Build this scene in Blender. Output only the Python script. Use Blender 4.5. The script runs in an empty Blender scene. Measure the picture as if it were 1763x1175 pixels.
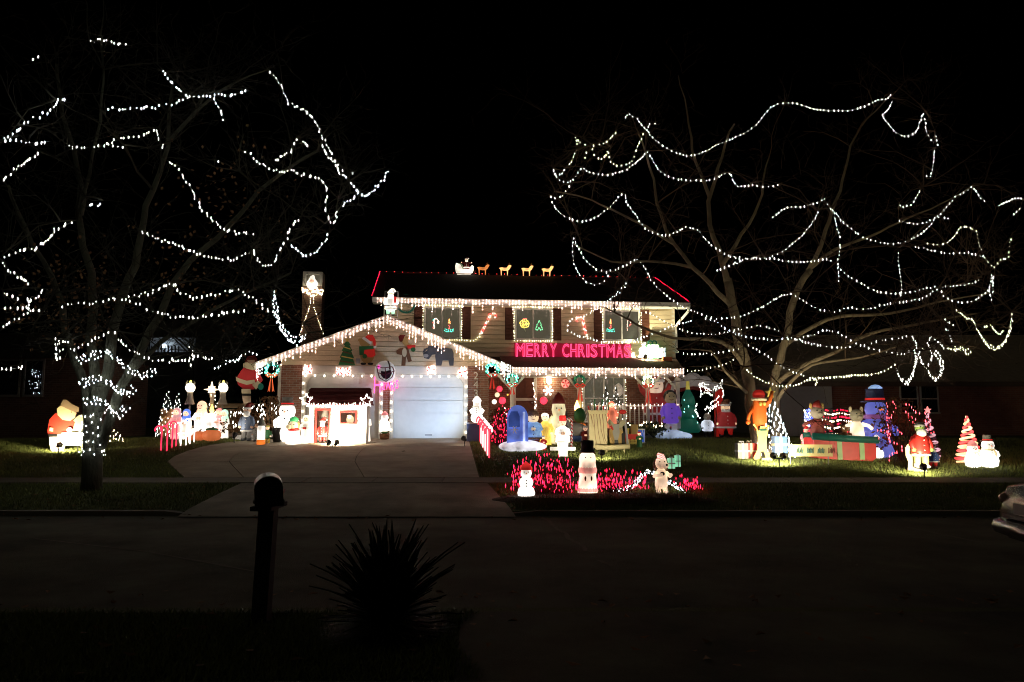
import bpy, math, random
import numpy as np
from mathutils import Vector, Matrix

random.seed(7)
rng = np.random.default_rng(7)
R = math.radians
PI = math.pi
SC = bpy.context.scene
COL = SC.collection

# ------------------------------------------------------------------ camera, sky, moon-like sun, exposure
FOC = 1273.0
PITCH = R(5.96)
CAMZ = 1.7
cam_d = bpy.data.cameras.new('camera')
cam_d.sensor_width = 36.0
cam_d.lens = 36.0 * FOC / 1763.0
cam_d.clip_end = 1000.0
cam_d.clip_start = 0.05
cam = bpy.data.objects.new('camera', cam_d)
cam.location = (0, 0, CAMZ)
cam.rotation_euler = (PI / 2 + PITCH, 0, 0)
COL.objects.link(cam)
SC.camera = cam

SUN_EL, SUN_AZ = R(48), R(-150)          # a high dim moon behind the camera to one side
w = bpy.data.worlds.new('World')
SC.world = w
w.use_nodes = True
nt = w.node_tree
bg = nt.nodes['Background']
sky = nt.nodes.new('ShaderNodeTexSky')
sky.sky_type = 'NISHITA'
sky.sun_disc = False
sky.sun_elevation = R(-7)
sky.sun_rotation = SUN_AZ
sky.air_density = 1.0
nt.links.new(sky.outputs[0], bg.inputs[0])
bg.inputs[1].default_value = 0.01
sl = bpy.data.lights.new('moon', 'SUN')
sl.energy = 0.018
sl.angle = R(1.5)
sl.color = (1.0, 0.90, 0.62)
so = bpy.data.objects.new('moon', sl)
so.rotation_euler = (R(90) - SUN_EL, 0, R(-24))
COL.objects.link(so)

SC.view_settings.view_transform = 'Standard'
SC.view_settings.look = 'None'
SC.view_settings.exposure = 0.65
SC.view_settings.gamma = 1.0
SC.view_settings.use_curve_mapping = False
SC.render.engine = 'CYCLES'
cy = SC.cycles
cy.use_denoising = True
cy.use_light_tree = True
cy.max_bounces = 5
cy.diffuse_bounces = 3
cy.glossy_bounces = 3
cy.sample_clamp_indirect = 3.0
cy.pixel_filter_type = 'BLACKMAN_HARRIS'
cy.filter_width = 1.05
cy.caustics_reflective = False
cy.caustics_refractive = False

# ------------------------------------------------------------------ helpers
FW = Vector((0, math.cos(PITCH), math.sin(PITCH)))
UP = Vector((0, -math.sin(PITCH), math.cos(PITCH)))
CAM = Vector((0, 0, CAMZ))


def ray(px, py):
    return Vector(((px - 881.5) / FOC, 0, 0)) + UP * ((587.5 - py) / FOC) + FW


def at(px, py, d):
    """the point the photograph shows at (px, py) if it stands d metres down the street view"""
    r = ray(px, py)
    return CAM + r * (d / r.y)


GY = [-60, 4.7, 6.5, 6.6, 6.601, 13.2, 13.201, 13.35, 15.95, 16.75, 24.3, 32, 160]
GZ = [.06, .08, .06, .06, 0, 0, .07, .075, .325, .365, 1.0, 1.06, 1.5]


def gz(y):
    return float(np.interp(y, GY, GZ))


def front_y(px):
    """how far down the view the house front stands along this line of sight"""
    if px < 440:
        return 25.2
    if px > 1176:
        return 26.6
    return 25.0 + (px - 660) / 50.0 * .113 - .75


def G(px, py):
    """where the view ray meets the ground, kept in front of the house"""
    p = G0(px, py)
    m = front_y(px)
    if p.y > m:
        p = at(px, py, m)
        p.z = gz(m)
    return p


def G0(px, py):
    r = ray(px, py)
    t, prev = 3.0, None
    while t < 200:
        p = CAM + r * t
        if p.z <= gz(p.y):
            lo, hi = t - .05, t
            for _ in range(12):
                m = (lo + hi) / 2
                p = CAM + r * m
                if p.z <= gz(p.y):
                    hi = m
                else:
                    lo = m
            p = CAM + r * hi
            return Vector((p.x, p.y, gz(p.y)))
        t += .05
    return at(px, py, 60)


def ppm(d):
    return FOC / d


# house frame: local x along the front, y into the house, z up
HTH = R(6.5)
HO = Vector(((660 - 881.5) / FOC * 25.0, 25.0, 1.0))
HM = Matrix.Translation(HO) @ Matrix.Rotation(HTH, 4, 'Z')
HI = HM.inverted()


def HL(px, py, yo):
    """local house (x, z) that the pixel shows on the plane local y = yo"""
    o = HI @ CAM
    d = HI.to_3x3() @ ray(px, py)
    t = (yo - o.y) / d.y
    p = o + d * t
    return p.x, p.z


def hx(px, yo=0.0, py=650):
    return HL(px, py, yo)[0]


def hz(py, yo=0.0, px=700):
    return HL(px, py, yo)[1]


# ------------------------------------------------------------------ materials
MATS = {}


def mat(name, col, rough=.7, var=.18, scale=6.0, bump=0.0, bscale=40.0, metal=0.0, em=0.0, emcol=None, spec=.4, stretch=None):
    if name in MATS:
        return MATS[name]
    m = bpy.data.materials.new(name)
    MATS[name] = m
    m.use_nodes = True
    n = m.node_tree
    b = n.nodes['Principled BSDF']
    b.inputs['Roughness'].default_value = rough
    b.inputs['Metallic'].default_value = metal
    b.inputs['Specular IOR Level'].default_value = spec
    tc = n.nodes.new('ShaderNodeTexCoord')
    src = tc.outputs['Object']
    if stretch:
        mp = n.nodes.new('ShaderNodeMapping')
        mp.inputs['Scale'].default_value = stretch
        n.links.new(src, mp.inputs[0])
        src = mp.outputs[0]
    if var > 0:
        no = n.nodes.new('ShaderNodeTexNoise')
        no.inputs['Scale'].default_value = scale
        no.inputs['Detail'].default_value = 5
        n.links.new(src, no.inputs['Vector'])
        mx = n.nodes.new('ShaderNodeMix')
        mx.data_type = 'RGBA'
        mx.inputs[6].default_value = tuple(max(0, c * (1 - var * 1.6)) for c in col) + (1,)
        mx.inputs[7].default_value = tuple(min(1, c * (1 + var * 1.6)) for c in col) + (1,)
        n.links.new(no.outputs[0], mx.inputs[0])
        n.links.new(mx.outputs[2], b.inputs['Base Color'])
    else:
        b.inputs['Base Color'].default_value = tuple(col) + (1,)
    if bump > 0:
        nb = n.nodes.new('ShaderNodeTexNoise')
        nb.inputs['Scale'].default_value = bscale
        nb.inputs['Detail'].default_value = 6
        n.links.new(src, nb.inputs['Vector'])
        bp = n.nodes.new('ShaderNodeBump')
        bp.inputs['Strength'].default_value = bump
        bp.inputs['Distance'].default_value = .03
        n.links.new(nb.outputs[0], bp.inputs['Height'])
        n.links.new(bp.outputs[0], b.inputs['Normal'])
    if em > 0:
        b.inputs['Emission Color'].default_value = tuple(emcol or col) + (1,)
        b.inputs['Emission Strength'].default_value = em
    return m


def worn(m, scale, lo, hi):
    """large stains and wear over a ground material"""
    n = m.node_tree
    b = n.nodes['Principled BSDF']
    src = b.inputs['Base Color'].links[0].from_socket
    tc = n.nodes.new('ShaderNodeTexCoord')
    no = n.nodes.new('ShaderNodeTexNoise')
    no.inputs['Scale'].default_value = scale
    no.inputs['Detail'].default_value = 8
    no.inputs['Roughness'].default_value = .65
    n.links.new(tc.outputs['Object'], no.inputs['Vector'])
    mr = n.nodes.new('ShaderNodeMapRange')
    mr.inputs['From Min'].default_value = .35
    mr.inputs['From Max'].default_value = .65
    mr.inputs['To Min'].default_value = lo
    mr.inputs['To Max'].default_value = hi
    n.links.new(no.outputs[0], mr.inputs[0])
    mu = n.nodes.new('ShaderNodeMix')
    mu.data_type = 'RGBA'
    mu.blend_type = 'MULTIPLY'
    mu.inputs[0].default_value = 1
    n.links.new(src, mu.inputs[6])
    n.links.new(mr.outputs[0], mu.inputs[7])
    n.links.new(mu.outputs[2], b.inputs['Base Color'])


def lamp(name, col, s):
    """bulb or tube that gives off light"""
    if name in MATS:
        return MATS[name]
    m = bpy.data.materials.new(name)
    MATS[name] = m
    m.use_nodes = True
    n = m.node_tree
    n.nodes.remove(n.nodes['Principled BSDF'])
    e = n.nodes.new('ShaderNodeEmission')
    e.inputs[0].default_value = tuple(col) + (1,)
    e.inputs[1].default_value = s
    n.links.new(e.outputs[0], n.nodes['Material Output'].inputs[0])
    return m


def glow(name, col, s=1.2):
    """translucent painted plastic or nylon lit from inside: patchy light"""
    if name in MATS:
        return MATS[name]
    m = mat(name, tuple(min(.8, c) for c in col), rough=.45, var=.1, em=s, emcol=col)
    n = m.node_tree
    b = n.nodes['Principled BSDF']
    tc = n.nodes.new('ShaderNodeTexCoord')
    no = n.nodes.new('ShaderNodeTexNoise')
    no.inputs['Scale'].default_value = 2.6
    n.links.new(tc.outputs['Object'], no.inputs['Vector'])
    mr = n.nodes.new('ShaderNodeMapRange')
    mr.inputs['From Min'].default_value = .3
    mr.inputs['From Max'].default_value = .7
    mr.inputs['To Min'].default_value = s * .3
    mr.inputs['To Max'].default_value = s * 1.6
    n.links.new(no.outputs[0], mr.inputs[0])
    n.links.new(mr.outputs[0], b.inputs['Emission Strength'])
    return m


def brick_mat(name, c1, c2, mortar):
    m = bpy.data.materials.new(name)
    MATS[name] = m
    m.use_nodes = True
    n = m.node_tree
    b = n.nodes['Principled BSDF']
    b.inputs['Roughness'].default_value = .9
    tc = n.nodes.new('ShaderNodeTexCoord')
    sp = n.nodes.new('ShaderNodeSeparateXYZ')
    n.links.new(tc.outputs['Object'], sp.inputs[0])
    ad = n.nodes.new('ShaderNodeMath')
    n.links.new(sp.outputs[0], ad.inputs[0])
    n.links.new(sp.outputs[1], ad.inputs[1])
    cb = n.nodes.new('ShaderNodeCombineXYZ')
    n.links.new(ad.outputs[0], cb.inputs[0])
    n.links.new(sp.outputs[2], cb.inputs[1])
    br = n.nodes.new('ShaderNodeTexBrick')
    br.inputs['Color1'].default_value = c1 + (1,)
    br.inputs['Color2'].default_value = c2 + (1,)
    br.inputs['Mortar'].default_value = mortar + (1,)
    br.inputs['Scale'].default_value = 1
    br.inputs['Brick Width'].default_value = .22
    br.inputs['Row Height'].default_value = .076
    br.inputs['Mortar Size'].default_value = .007
    br.inputs['Bias'].default_value = -.1
    n.links.new(cb.outputs[0], br.inputs['Vector'])
    no = n.nodes.new('ShaderNodeTexNoise')
    no.inputs['Scale'].default_value = 3
    no.inputs['Detail'].default_value = 6
    n.links.new(tc.outputs['Object'], no.inputs['Vector'])
    mr = n.nodes.new('ShaderNodeMapRange')
    mr.inputs['To Min'].default_value = .6
    mr.inputs['To Max'].default_value = 1.35
    n.links.new(no.outputs[0], mr.inputs[0])
    mu = n.nodes.new('ShaderNodeMix')
    mu.data_type = 'RGBA'
    mu.blend_type = 'MULTIPLY'
    mu.inputs[0].default_value = 1
    n.links.new(br.outputs[0], mu.inputs[6])
    n.links.new(mr.outputs[0], mu.inputs[7])
    n.links.new(mu.outputs[2], b.inputs['Base Color'])
    bp = n.nodes.new('ShaderNodeBump')
    bp.inputs['Strength'].default_value = .7
    bp.inputs['Distance'].default_value = .01
    bp.invert = True
    n.links.new(br.outputs['Fac'], bp.inputs['Height'])
    n.links.new(bp.outputs[0], b.inputs['Normal'])
    return m


def stripe_mat(name, c1, c2, freq, em=0.0, ang=.8):
    """printed candy stripes running round a tube"""
    m = bpy.data.materials.new(name)
    MATS[name] = m
    m.use_nodes = True
    n = m.node_tree
    b = n.nodes['Principled BSDF']
    b.inputs['Roughness'].default_value = .4
    tc = n.nodes.new('ShaderNodeTexCoord')
    wv = n.nodes.new('ShaderNodeTexWave')
    wv.bands_direction = 'Z' if ang == 0 else 'DIAGONAL'
    wv.inputs['Scale'].default_value = freq
    n.links.new(tc.outputs['Object'], wv.inputs['Vector'])
    cr = n.nodes.new('ShaderNodeValToRGB')
    cr.color_ramp.interpolation = 'CONSTANT'
    cr.color_ramp.elements[0].color = c1 + (1,)
    cr.color_ramp.elements[1].color = c2 + (1,)
    cr.color_ramp.elements[1].position = .5
    n.links.new(wv.outputs[0], cr.inputs[0])
    n.links.new(cr.outputs[0], b.inputs['Base Color'])
    if em > 0:
        n.links.new(cr.outputs[0], b.inputs['Emission Color'])
        b.inputs['Emission Strength'].default_value = em
    return m


# ------------------------------------------------------------------ mesh builder
BULB_X, BULB_Z = .66, .9


class MB:
    def __init__(s):
        s.v, s.f = [], []

    def add(s, vs, fs):
        o = len(s.v)
        s.v.extend([tuple(p) for p in vs])
        s.f.extend([tuple(i + o for i in f) for f in fs])
        return s

    def box(s, x0, x1, y0, y1, z0, z1):
        return s.add([(x0, y0, z0), (x1, y0, z0), (x1, y1, z0), (x0, y1, z0), (x0, y0, z1), (x1, y0, z1), (x1, y1, z1), (x0, y1, z1)],
                     [(0, 3, 2, 1), (4, 5, 6, 7), (0, 1, 5, 4), (1, 2, 6, 5), (2, 3, 7, 6), (3, 0, 4, 7)])

    def tube(s, pts, r, n=6, cap=True):
        pts = [Vector(p) for p in pts]
        k = len(pts)
        rs = [r] * k if isinstance(r, (int, float)) else list(r)
        vs, fs = [], []
        ref = None
        for i, p in enumerate(pts):
            t = (pts[min(i + 1, k - 1)] - pts[max(i - 1, 0)])
            if t.length < 1e-9:
                t = Vector((0, 0, 1))
            t.normalize()
            if ref is None:
                ref = Vector((1, 0, 0)) if abs(t.x) < .8 else Vector((0, 1, 0))
            a = (ref - t * ref.dot(t))
            if a.length < 1e-6:
                a = t.orthogonal()
            a.normalize()
            ref = a
            b = t.cross(a)
            for j in range(n):
                q = 2 * PI * j / n
                vs.append(p + (a * math.cos(q) + b * math.sin(q)) * rs[i])
        for i in range(k - 1):
            for j in range(n):
                fs.append((i * n + j, i * n + (j + 1) % n, (i + 1) * n + (j + 1) % n, (i + 1) * n + j))
        if cap:
            fs.append(tuple(range(n - 1, -1, -1)))
            fs.append(tuple((k - 1) * n + j for j in range(n)))
        return s.add(vs, fs)

    def ell(s, c, rad, seg=14, rings=9):
        if isinstance(rad, (int, float)):
            rad = (rad,) * 3
        vs = [(c[0], c[1], c[2] - rad[2])]
        for i in range(1, rings):
            a = -PI / 2 + PI * i / rings
            for j in range(seg):
                q = 2 * PI * j / seg
                vs.append((c[0] + rad[0] * math.cos(a) * math.cos(q), c[1] + rad[1] * math.cos(a) * math.sin(q), c[2] + rad[2] * math.sin(a)))
        vs.append((c[0], c[1], c[2] + rad[2]))
        fs = [(0, 1 + (j + 1) % seg, 1 + j) for j in range(seg)]
        for i in range(rings - 2):
            for j in range(seg):
                a = 1 + i * seg + j
                b = 1 + i * seg + (j + 1) % seg
                fs.append((a, b, b + seg, a + seg))
        l = len(vs) - 1
        o = 1 + (rings - 2) * seg
        fs += [(l, o + j, o + (j + 1) % seg) for j in range(seg)]
        return s.add(vs, fs)

    def lathe(s, prof, c=(0, 0, 0), n=16, sy=1.0, lobes=0, amp=0.0):
        vs, fs = [], []
        for (r, z) in prof:
            for j in range(n):
                q = 2 * PI * j / n
                rr = r * (1 + amp * math.cos(lobes * q)) if lobes else r
                vs.append((c[0] + rr * math.cos(q), c[1] + rr * math.sin(q) * sy, c[2] + z))
        k = len(prof)
        for i in range(k - 1):
            for j in range(n):
                fs.append((i * n + j, i * n + (j + 1) % n, (i + 1) * n + (j + 1) % n, (i + 1) * n + j))
        fs.append(tuple(range(n - 1, -1, -1)))
        fs.append(tuple((k - 1) * n + j for j in range(n)))
        return s.add(vs, fs)

    def prism(s, poly, y0, y1):
        """poly of (x, z), pushed through from y0 (front) to y1"""
        n = len(poly)
        vs = [(x, y0, z) for x, z in poly] + [(x, y1, z) for x, z in poly]
        fs = [tuple(range(n)), tuple(range(2 * n - 1, n - 1, -1))]
        fs += [((j + 1) % n, j, j + n, (j + 1) % n + n) for j in range(n)]
        return s.add(vs, fs)

    def torus(s, c, Rr, r, axis='y', seg=24, n=8):
        pts = []
        for i in range(seg + 1):
            q = 2 * PI * i / seg
            a, b = Rr * math.cos(q), Rr * math.sin(q)
            pts.append({'y': (c[0] + a, c[1], c[2] + b), 'z': (c[0] + a, c[1] + b, c[2]), 'x': (c[0], c[1] + a, c[2] + b)}[axis])
        return s.tube(pts, r, n, cap=False)

    def bulbs(s, pts, rx=.02, rz=.032):
        rx, rz = rx * BULB_X, rz * BULB_Z
        RX, RZ = rx, rz
        for p in pts:
            x, y, z = p
            k_ = random.choice((.62, .8, 1.0, 1.0, 1.12, 1.25))
            rx, rz = RX * k_, RZ * k_
            s.add([(x, y, z - rz), (x + rx, y, z), (x, y + rx, z), (x - rx, y, z), (x, y - rx, z), (x, y, z + rz)],
                  [(0, 2, 1), (0, 3, 2), (0, 4, 3), (0, 1, 4), (5, 1, 2), (5, 2, 3), (5, 3, 4), (5, 4, 1)])
        return s

    def build(s, name, m, parent=None, smooth=False, kind=None, loc=None):
        me = bpy.data.meshes.new(name)
        me.from_pydata(s.v, [], s.f)
        if smooth:
            me.shade_smooth()
        me.materials.append(m)
        o = bpy.data.objects.new(name, me)
        COL.objects.link(o)
        if parent:
            o.parent = parent
        if kind:
            o['kind'] = kind
        if loc:
            o.location = loc
        return o


def tag(o, label, cat, group=None):
    o['label'] = label
    o['category'] = cat
    if group:
        o['group'] = group
    return o


def T(name, label, cat, loc=(0, 0, 0), rz=0.0, group=None, scale=None):
    o = bpy.data.objects.new(name, None)
    o.empty_display_size = .1
    COL.objects.link(o)
    o.location = loc
    o.rotation_euler = (0, 0, rz)
    if scale:
        o.scale = (scale,) * 3
    return tag(o, label, cat, group)


def TH(name, label, cat, lx, ly, lz, group=None, scale=None):
    """a thing hung on or stood before the house, given in house coordinates"""
    return T(name, label, cat, HM @ Vector((lx, ly, lz)), HTH, group, scale)


def clone(o, loc, rz=None, label=None):
    c = o.copy()
    COL.objects.link(c)
    c.location = loc
    if rz is not None:
        c.rotation_euler = (0, 0, rz)
    if label:
        c['label'] = label

    def kids(a, b):
        for ch in list(a.children):
            d = ch.copy()
            COL.objects.link(d)
            d.parent = b
            kids(ch, d)
    kids(o, c)
    return c


def text_mb(ch, size, depth=.0, bevel=0.0, outline=False):
    cu = bpy.data.curves.new('letter_curve', 'FONT')
    cu.body = ch
    cu.size = size
    cu.align_x = 'CENTER'
    cu.extrude = depth
    cu.resolution_u = 3
    if outline:
        cu.fill_mode = 'NONE'
        cu.bevel_depth = bevel
        cu.bevel_resolution = 1
    ob = bpy.data.objects.new('letter_tmp', cu)
    COL.objects.link(ob)
    dg = bpy.context.evaluated_depsgraph_get()
    dg.update()
    me = bpy.data.meshes.new_from_object(ob.evaluated_get(dg))
    vs = [tuple(v.co) for v in me.vertices]
    fs = [tuple(p.vertices) for p in me.polygons]
    bpy.data.objects.remove(ob)
    bpy.data.meshes.remove(me)
    mb = MB()
    mb.add([(x, -z, y) for x, y, z in vs], fs)      # stand the flat text up, facing -y
    return mb


def smooth_path(pts, step=.25):
    """Catmull-Rom through pts"""
    P = [Vector(p) for p in pts]
    if len(P) < 3:
        a, b = P[0], P[-1]
        k = max(1, int((b - a).length / step))
        return [a.lerp(b, i / k) for i in range(k + 1)]
    out = []
    for i in range(len(P) - 1):
        p0, p1, p2, p3 = P[max(i - 1, 0)], P[i], P[i + 1], P[min(i + 2, len(P) - 1)]
        k = max(1, int((p2 - p1).length / step))
        for j in range(k):
            t = j / k
            out.append(.5 * ((2 * p1) + (p2 - p0) * t + (2 * p0 - 5 * p1 + 4 * p2 - p3) * t * t + (3 * p1 - p0 - 3 * p2 + p3) * t ** 3))
    out.append(P[-1])
    return out


def along(pts, spacing, jit=0.0):
    """points every spacing metres along a polyline"""
    out, acc = [], 0.0
    for a, b in zip(pts[:-1], pts[1:]):
        L = (b - a).length
        t = spacing - acc
        while t <= L:
            p = a.lerp(b, t / L)
            if jit:
                p = p + Vector((random.uniform(-jit, jit), random.uniform(-jit, jit), random.uniform(-jit, jit)))
            out.append(p)
            t += spacing * (random.uniform(.75, 1.3) if jit else 1)
        acc = L - (t - spacing)
    return out

# ------------------------------------------------------------------ shared materials
M_white = mat('white_paint', (.72, .70, .64), .55, .06)
M_cream = mat('cream_siding', (.70, .58, .38), .6, .07, 3, .15, 30)
M_trim = mat('trim_paint', (.70, .66, .56), .55, .08)
M_brick = brick_mat('red_brick', (.21, .085, .05), (.30, .135, .085), (.30, .26, .21))
M_dbrick = brick_mat('dark_brick', (.13, .065, .045), (.18, .095, .065), (.18, .15, .12))
M_roof = mat('roof_shingle', (.028, .022, .019), .95, .35, 9, .5, 60)
M_shut = mat('brown_shutter', (.10, .035, .018), .6, .2, 10)
M_door = mat('door_red_brown', (.13, .035, .016), .45, .2, 10)
M_glass = mat('window_glass', (.02, .022, .02), .06, 0, spec=.6, em=.05, emcol=(1, .85, .55))
M_dglass = mat('dark_glass', (.012, .013, .015), .03, 0, spec=.8)
M_black = mat('black_plastic', (.012, .012, .012), .5, .2)
M_conc = mat('concrete', (.40, .34, .25), .9, .12, 2.2, .35, 45)
M_conc2 = mat('old_concrete', (.30, .265, .20), .9, .16, 2.0, .35, 45)
M_walk = mat('walk_concrete', (.19, .17, .13), .9, .2, 2.4, .35, 45)
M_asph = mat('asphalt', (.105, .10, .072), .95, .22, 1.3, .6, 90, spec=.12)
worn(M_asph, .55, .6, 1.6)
worn(M_conc, .9, .72, 1.2)
worn(M_conc2, .9, .6, 1.2)
M_soil = mat('lawn_soil', (.085, .095, .03), .95, .35, 1.6, .9, 50)
M_grass = mat('grass_blades', (.17, .20, .052), .8, .35, .8)
M_leaf = mat('dry_leaves', (.22, .11, .045), .85, .4, 4)
M_metal = mat('galvanised', (.35, .35, .34), .4, .1, metal=.8)
M_wood = mat('raw_wood', (.23, .16, .10), .8, .25, 8)

# ------------------------------------------------------------------ ground, street, walks, driveway
ys = sorted(set(list(np.linspace(-40, 4, 12)) + [4.7, 5.5, 6.5, 6.6, 6.601, 9, 11, 13.2, 13.201, 13.35, 14, 14.8, 15.95, 16.75] + list(np.linspace(17.5, 24.3, 10)) + list(np.linspace(26, 32, 5)) + [45, 70, 110, 160]))
xs = list(np.linspace(-120, -20, 9)) + list(np.linspace(-17, 17, 23)) + list(np.linspace(20, 120, 9))
vs, fs = [], []
for y in ys:
    for x in xs:
        z = gz(y)
        if 6.6 < y < 13.205:
            z = -.06
        if y > 17.2 and abs(y - 24.3) > .6:
            z += .03 * math.sin(x * 1.3 + y * .7) * math.sin(x * .41 - y * .9) * (1 if y < 24 else 0)
        vs.append((x, y, z - .008))
W_ = len(xs)
for i in range(len(ys) - 1):
    for j in range(W_ - 1):
        fs.append((i * W_ + j, i * W_ + j + 1, (i + 1) * W_ + j + 1, (i + 1) * W_ + j))
g = MB()
g.add(vs, fs)
ground = g.build('ground', M_soil, kind='structure')


def quad_slab(mb, y0, y1, xa0, xb0, xa1, xb1, off, thick=.03):
    """slab from y0 to y1 with its own x edges at both ends, following the ground"""
    yy = [y0] + [y for y in GY if y0 < y < y1] + [y1]
    vs = []
    for y in yy:
        k = (y - y0) / (y1 - y0)
        a, b = xa0 + (xa1 - xa0) * k, xb0 + (xb1 - xb0) * k
        z = gz(y) + off
        vs += [(a, y, z), (b, y, z), (a, y, z - thick), (b, y, z - thick)]
    fs = []
    for i in range(len(yy) - 1):
        o, p = i * 4, i * 4 + 4
        fs += [(o, o + 1, p + 1, p), (o + 2, o, p, p + 2), (o + 1, o + 3, p + 3, p + 1)]
    fs += [(0, 2, 3, 1), (len(vs) - 4, len(vs) - 3, len(vs) - 1, len(vs) - 2)]
    mb.add(vs, fs)


def flat_sheet(name, y0, y1, x0, x1, z, m):
    b = MB()
    nx = 30
    vs = [(x0 + (x1 - x0) * i / nx, y, z) for y in (y0, (y0 + y1) / 2, y1) for i in range(nx + 1)]
    b.add(vs, [(r * (nx + 1) + i, r * (nx + 1) + i + 1, (r + 1) * (nx + 1) + i + 1, (r + 1) * (nx + 1) + i) for r in range(2) for i in range(nx)])
    return b.build(name, m, kind='structure')


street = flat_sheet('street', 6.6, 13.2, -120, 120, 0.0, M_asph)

# driveway outline from the photograph, turned into ground points
dl = [G0(*p) for p in [(452, 759), (370, 764), (305, 783), (288, 796), (327, 830)]]
dr0, dr1 = G0(806, 757), G0(827, 830)
DY0, DY1 = 16.78, 24.45


def drive_l(y):
    return float(np.interp(y, [p.y for p in dl][::-1], [p.x for p in dl][::-1]))


def drive_r(y):
    return float(np.interp(y, [dr1.y, dr0.y], [dr1.x, dr0.x]))


driveway = MB()
quad_slab(driveway, DY0, DY1 + 1.4, drive_l(DY0) + .05, drive_r(DY0) - .05, drive_l(DY0 + 4) + .05, drive_r(DY1) - .05, .004, .02)
driveway = driveway.build('driveway', mat('joint_dirt', (.06, .055, .04), .95, .2), kind='structure')
rows = [DY0, 17.9, 18.55, 19.3, 20.2, 21.3, 22.4, 23.5, 24.45, 25.9]
joint = {0, 3, 6}
for i in range(len(rows) - 1):
    y0, y1 = rows[i], rows[i + 1]
    ya, yb = y0 + (.012 if i in joint else 0), y1 - (.012 if (i + 1) in joint else 0)
    fr = [0, .2, .61, 1]
    for k in range(3):
        if y1 > 24.6 and k == 0:
            fr[0] = .12
        e = []
        for y in (ya, yb):
            L_, R_ = drive_l(y), drive_r(y)
            e += [L_ + (R_ - L_) * fr[k] + (.011 if k else 0), L_ + (R_ - L_) * fr[k + 1] - (.011 if k < 2 else 0)]
        mb = MB()
        quad_slab(mb, ya, yb, e[0], e[1], e[2], e[3], .016 + .002 * ((i * 3 + k) % 3))
        mb.build('slab', M_conc, driveway)
# apron between walk and street
apron = MB()
al0, al1, ar0, ar1 = G(405, 838).x, G(316, 882).x, G(838, 838).x, G(888, 880).x
yy = [(15.93, .325), (14.6, .21), (13.5, .1), (12.95, .012)]
vs, fs = [], []
for k, (y, z) in enumerate(yy):
    t = (15.93 - y) / (15.93 - 12.95)
    for f in (0, .5, 1):
        a, b = al0 + (al1 - al0) * t, ar0 + (ar1 - ar0) * t
        vs.append((a + (b - a) * f, y, z + .006))
        if k:
            pass
for k in range(3):
    for j in range(2):
        fs.append((k * 3 + j + 3, k * 3 + j + 4, k * 3 + j + 1, k * 3 + j))
apron.add(vs, fs)
apron.build('driveway_apron', M_conc2, kind='structure')
# public walks: far one (each flag a slab) and the near one at the photographer's feet
for nm, y0, y1, m in (('sidewalk', 15.95, 16.75, M_walk), ('near_sidewalk', 3.3, 4.72, M_walk)):
    base = MB()
    quad_slab(base, y0 + .03, y1 - .03, -60, 60, -60, 60, .002, .02)
    base = base.build(nm, MATS['joint_dirt'], kind='structure')
    x, k = -21.0, 0
    while x < 21:
        mb = MB()
        quad_slab(mb, y0, y1, x + .008, x + 1.492, x + .008, x + 1.492, .016 + .003 * (k % 3 == 1))
        mb.build('slab', m, base)
        x += 1.5
        k += 1
    mb = MB()
    quad_slab(mb, y0, y1, -60, -21, -60, -21, .016)
    quad_slab(mb, y0, y1, x, 60, x, 60, .016)
    mb.build('slab', m, base)
# kerbs with the drop at the driveway
kb = MB()
for a, b in ((-60, al1 - .35), (ar1 + .35, 60)):
    kb.box(a, b, 13.18, 13.35, -.05, .083)
for s_, a in ((1, al1 - .35), (-1, ar1 + .35)):
    kb.add([(a, 13.18, -.05), (a, 13.35, -.05), (a, 13.35, .083), (a, 13.18, .083), (a + .6 * s_, 13.18, -.05), (a + .6 * s_, 13.35, -.05), (a + .6 * s_, 13.35, .02), (a + .6 * s_, 13.18, .02)],
           [(0, 1, 2, 3), (7, 6, 5, 4), (0, 4, 5, 1), (3, 2, 6, 7), (0, 3, 7, 4), (1, 5, 6, 2)])
kb.build('kerb', M_walk, kind='structure')
kb = MB()
kb.box(-60, 60, 6.45, 6.62, -.05, .066)
kb.build('near_kerb', M_soil, kind='structure')
# the photographer's own drive crossing the verge
nd = MB()
quad_slab(nd, 3.2, 6.44, -.3, 5.6, -.42, 6.2, .018, .04)
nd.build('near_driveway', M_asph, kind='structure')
# sealed cracks in the asphalt
cr = MB()
for pts in ([(925, 888), (945, 897), (960, 913), (975, 919), (978, 928), (1005, 941), (1008, 950)], [(1030, 965), (1052, 975)], [(60, 928), (250, 950), (440, 985)], [(1560, 908), (1690, 935)]):
    P = [G(*p) for p in pts]
    for a, b in zip(P[:-1], P[1:]):
        for q in range(5):
            u, v = a.lerp(b, q / 5), a.lerp(b, (q + 1) / 5)
            h = .022 + .02 * random.random()
            cr.add([(u.x - h, u.y, .005), (u.x + h, u.y, .005), (v.x + h, v.y, .005), (v.x - h, v.y, .005)], [(0, 1, 2, 3)])
cr.build('road_crack', mat('crack_filler', (.14, .115, .085), .9, .2), kind='structure')


# grass: single blades on both lawns, one mass
def blades(n, x0, x1, y0, y1, keep, h=.07):
    x = rng.uniform(x0, x1, n * 2)
    y = rng.uniform(y0, y1, n * 2)
    ok = np.array([keep(a, b) for a, b in zip(x, y)])
    x, y = x[ok][:n], y[ok][:n]
    return x, y, np.full(len(x), h)


def keep_far(x, y):
    if y < 15.90:
        if y > 13.37 and al0 + (al1 - al0) * (15.93 - y) / 2.98 - .02 < x < ar0 + (ar1 - ar0) * (15.93 - y) / 2.98 + .02:
            return False
        return True
    if y < 16.80:
        return False
    return not (drive_l(y) - .02 < x < drive_r(y) + .02)


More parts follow.
